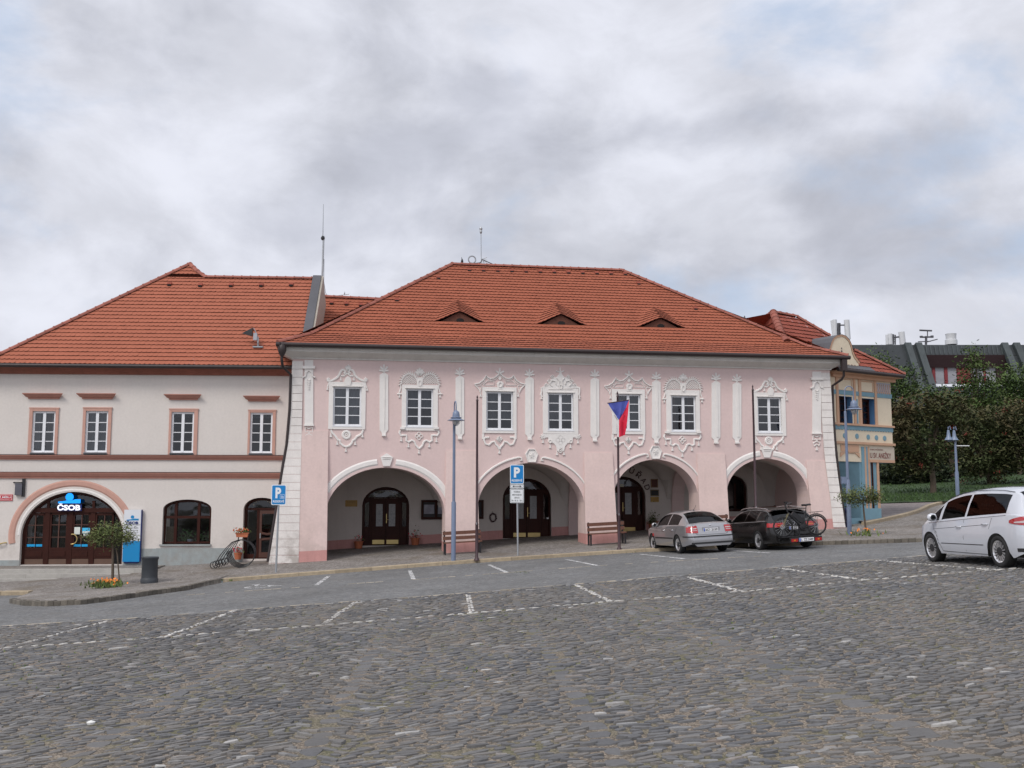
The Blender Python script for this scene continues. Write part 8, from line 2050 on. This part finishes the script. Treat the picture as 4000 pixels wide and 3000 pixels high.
for sx in (-1, 1):
    xw = C['W'](-L2, .95)
    o = C['patch']('tail_light', [('r', sx*x, sx) for x in (xw-.28, xw-.15, xw-.02)]+[('s', y, sx) for y in (-L2+.02, -L2+.1, -L2+.2, -L2+.32, -L2+.46, -L2+.56)], lambda t: .86+.07*t*t, lambda t: 1.07-.09*t**3, mTAIL, wht, off=.012)
    C['patch']('clear_lens', [('r', sx*x, sx) for x in (xw-.2, xw-.1, xw-.02)]+[('s', y, sx) for y in (-L2+.04, -L2+.15, -L2+.28, -L2+.38)], lambda t: .925, lambda t: 1.0-.05*t, mTAILC, o, off=.018)
    mirror_part(wht, C, 1.12, 1.0, pW, sx, 1.15); handle_part(wht, C, .12, .84, pW, sx); handle_part(wht, C, -.95, .90, pW, sx)
    seam(C, wht, [(-.08, .98), (-.06, .6), (-.1, .3)], sx=sx); seam(C, wht, [(1.3, .9), (1.2, .7), (.98, .4), (.92, .28), (-.95, .26)], sx=sx); seam(C, wht, [(-1.2, 1.03), (-1.1, .8)], sx=sx)
    seam(C, wht, [(-2.0, .95), (-1.0, .89), (0, .84), (1.25, .78)], w=.004, sx=sx, name='crease'); seam(C, wht, [(-.85, .46), (.95, .46)], w=.008, sx=sx, name='rubbing_strip')
    mb = MB()
    for k in range(4): a = C['side'](1.15-.03*k, .74-.085*k, .006, sx); b = C['side'](1.12-.03*k, .68-.085*k, .006, sx); q = Vector((0, .012, 0)); mb.face([a-q, b-q, b+q, a+q])
    mb.build('fender_vent', mTRIM, wht)
    mb = MB(); pts = [Vector((sx*(C['W'](y, C['belt'](y))-.045-(C['top'](y)-C['belt'](y))*.43+.006), y, C['top'](y)-.05)) for y in (-1.7, -1.3, -.8, -.2, .4, .9)]; mb.tube(pts, .008, 5); mb.build('roof_line', mTRIM, wht)
    path = [('r', sx*x, sx) for x in (.2, .5, xw-.05)]+[('s', y, sx) for y in (-L2+.02, -L2+.15, -L2+.35)]
    C['patch']('lower_bumper', path, lambda t: .30+.05*t, lambda t: .42, mTRIM, wht, nz=1, off=.008)
    mb = MB(); pts = []
    for y in (-1.7, -1.2, -.6, 0, .6, 1.2, 1.5): p = C['side'](y, C['belt'](y), .002, sx); pts.append(p+Vector((0, 0, .01)))
    mb.tube(pts, .006, 5); mb.build('window_trim', mCHR, wht)
place(wht, gpt(3907, 2219), gpt(3626, 2195), 2.85, -1.37, half=.925)
# ================================================================== camera, sky, light
cam = bpy.data.cameras.new('camera'); co = bpy.data.objects.new('camera', cam); COL.objects.link(co); scn.camera = co
cam.sensor_width = 36; cam.lens = 36*FPX/4000; cam.clip_start = .1; cam.clip_end = 3000
co.location = (0, 0, CAMZ); co.rotation_euler = (pi/2+PITCH, 0, 0)
SUN_EL, SUN_AZ = radians(48), radians(215)     # azimuth clockwise from +Y (north): behind the camera, to the left
sd = Vector((sin(SUN_AZ)*cos(SUN_EL), cos(SUN_AZ)*cos(SUN_EL), sin(SUN_EL)))
su = bpy.data.lights.new('sun', 'SUN'); su.energy = 2.05; su.angle = radians(20); su.color = (1, .95, .88)
so = bpy.data.objects.new('sun', su); COL.objects.link(so); so.rotation_euler = sd.to_track_quat('Z', 'Y').to_euler(); so.location = (-10, -20, 40)
w = bpy.data.worlds.new('World'); scn.world = w; w.use_nodes = True; nt = w.node_tree; L = nt.links
bg = nt.nodes['Background']
sky = N(nt, 'ShaderNodeTexSky', sky_type='NISHITA', sun_disc=False, sun_elevation=SUN_EL, sun_rotation=SUN_AZ)
tc = N(nt, 'ShaderNodeTexCoord'); sx = N(nt, 'ShaderNodeSeparateXYZ'); L.new(tc.outputs['Generated'], sx.inputs[0])
# cloud masses on the sky sphere, flattened vertically
zs_ = N(nt, 'ShaderNodeMath', operation='MULTIPLY'); L.new(sx.outputs['Z'], zs_.inputs[0]); zs_.inputs[1].default_value = 1.6
cb = N(nt, 'ShaderNodeCombineXYZ'); L.new(sx.outputs['X'], cb.inputs[0]); L.new(sx.outputs['Y'], cb.inputs[1]); L.new(zs_.outputs[0], cb.inputs[2])
def cloud(scale, seed, detail, rough, dist, a, b):
    mp = N(nt, 'ShaderNodeMapping'); mp.inputs['Location'].default_value = seed; L.new(cb.outputs[0], mp.inputs[0])
    n = N(nt, 'ShaderNodeTexNoise', Scale=scale, Detail=detail, Roughness=rough, Distortion=dist); L.new(mp.outputs[0], n.inputs['Vector'])
    r = N(nt, 'ShaderNodeMapRange', interpolation_type='SMOOTHSTEP'); r.inputs['From Min'].default_value = a; r.inputs['From Max'].default_value = b; L.new(n.outputs['Fac'], r.inputs[0]); return r.outputs[0]
SEED = 1.0
def lobes(cs):
    last = None
    for px, py, Rr in cs:
        d = ray(px, py).normalized(); v = N(nt, 'ShaderNodeVectorMath', operation='DISTANCE'); L.new(cb.outputs[0], v.inputs[0]); v.inputs[1].default_value = (d.x, d.y, d.z*1.6)
        r = N(nt, 'ShaderNodeMapRange', interpolation_type='SMOOTHSTEP'); r.inputs['From Min'].default_value = 0; r.inputs['From Max'].default_value = Rr; r.inputs['To Min'].default_value = 1; r.inputs['To Max'].default_value = 0; L.new(v.outputs['Value'], r.inputs[0])
        if last is None: last = r.outputs[0]
        else: m = N(nt, 'ShaderNodeMath', operation='MAXIMUM'); L.new(last, m.inputs[0]); L.new(r.outputs[0], m.inputs[1]); last = m.outputs[0]
    return last
def cloudl(cs, amt, scale, seed, detail, rough, dist, a, b):
    mp = N(nt, 'ShaderNodeMapping'); mp.inputs['Location'].default_value = seed; L.new(cb.outputs[0], mp.inputs[0])
    n = N(nt, 'ShaderNodeTexNoise', Scale=scale, Detail=detail, Roughness=rough, Distortion=dist); L.new(mp.outputs[0], n.inputs['Vector'])
    m = N(nt, 'ShaderNodeMath', operation='MULTIPLY_ADD'); L.new(lobes(cs), m.inputs[0]); m.inputs[1].default_value = amt; L.new(n.outputs['Fac'], m.inputs[2])
    r = N(nt, 'ShaderNodeMapRange', interpolation_type='SMOOTHSTEP'); r.inputs['From Min'].default_value = a; r.inputs['From Max'].default_value = b; L.new(m.outputs[0], r.inputs[0]); return r.outputs[0]
dark = cloudl([(1900, 720, .30), (1300, 900, .22), (3350, 620, .24), (3500, 950, .22), (350, 60, .22), (2500, 980, .2)], .22, 5.0, (1.37, 1.7, 0), 8.0, .52, .2, .50, .78)
wisp = cloud(7.5, (7.7, 1.37, 1), 8.0, .58, .3, .30, .70)
gap = cloudl([(3950, 500, .20), (2720, 1150, .14), (3100, 60, .18), (20, 60, .08), (4300, 900, .2)], .22, 5.0, (11.3, 8.4, 2.37), 7.0, .55, .3, .56, .80)
m1 = N(nt, 'ShaderNodeMix', data_type='RGBA'); L.new(dark, m1.inputs['Factor']); m1.inputs[6].default_value = (.78, .80, .885, 1); m1.inputs[7].default_value = (.555, .575, .655, 1)
m2 = N(nt, 'ShaderNodeMix', data_type='RGBA', blend_type='MULTIPLY'); m2.inputs['Factor'].default_value = 1; L.new(m1.outputs[2], m2.inputs[6])
wr_ = N(nt, 'ShaderNodeMapRange'); wr_.inputs['To Min'].default_value = .86; wr_.inputs['To Max'].default_value = 1.07; L.new(wisp, wr_.inputs[0])
L.new(wr_.outputs[0], m2.inputs[7])
sk = N(nt, 'ShaderNodeVectorMath', operation='SCALE'); L.new(sky.outputs[0], sk.inputs[0]); sk.inputs['Scale'].default_value = .025
sa = N(nt, 'ShaderNodeVectorMath', operation='ADD'); L.new(sk.outputs[0], sa.inputs[0]); sa.inputs[1].default_value = (.40, .50, .66)
m3 = N(nt, 'ShaderNodeMix', data_type='RGBA'); gm = N(nt, 'ShaderNodeMath', operation='MULTIPLY'); L.new(gap, gm.inputs[0]); gm.inputs[1].default_value = .75
L.new(gm.outputs[0], m3.inputs['Factor']); L.new(m2.outputs[2], m3.inputs[6]); L.new(sa.outputs[0], m3.inputs[7])
# brighter veil around the hidden sun, overhead and behind the viewer
dt = N(nt, 'ShaderNodeVectorMath', operation='DOT_PRODUCT'); L.new(tc.outputs['Generated'], dt.inputs[0]); dt.inputs[1].default_value = sd
br = N(nt, 'ShaderNodeMapRange', interpolation_type='SMOOTHSTEP'); br.inputs['From Min'].default_value = -.15; br.inputs['From Max'].default_value = .95; br.inputs['To Min'].default_value = 1.0; br.inputs['To Max'].default_value = 1.3
L.new(dt.outputs['Value'], br.inputs[0])
fs = N(nt, 'ShaderNodeVectorMath', operation='SCALE'); L.new(m3.outputs[2], fs.inputs[0]); L.new(br.outputs[0], fs.inputs['Scale'])
L.new(fs.outputs[0], bg.inputs['Color']); bg.inputs['Strength'].default_value = 1.0
scn.view_settings.view_transform = 'Standard'; scn.view_settings.look = 'None'; scn.view_settings.exposure = 0; scn.view_settings.gamma = 1
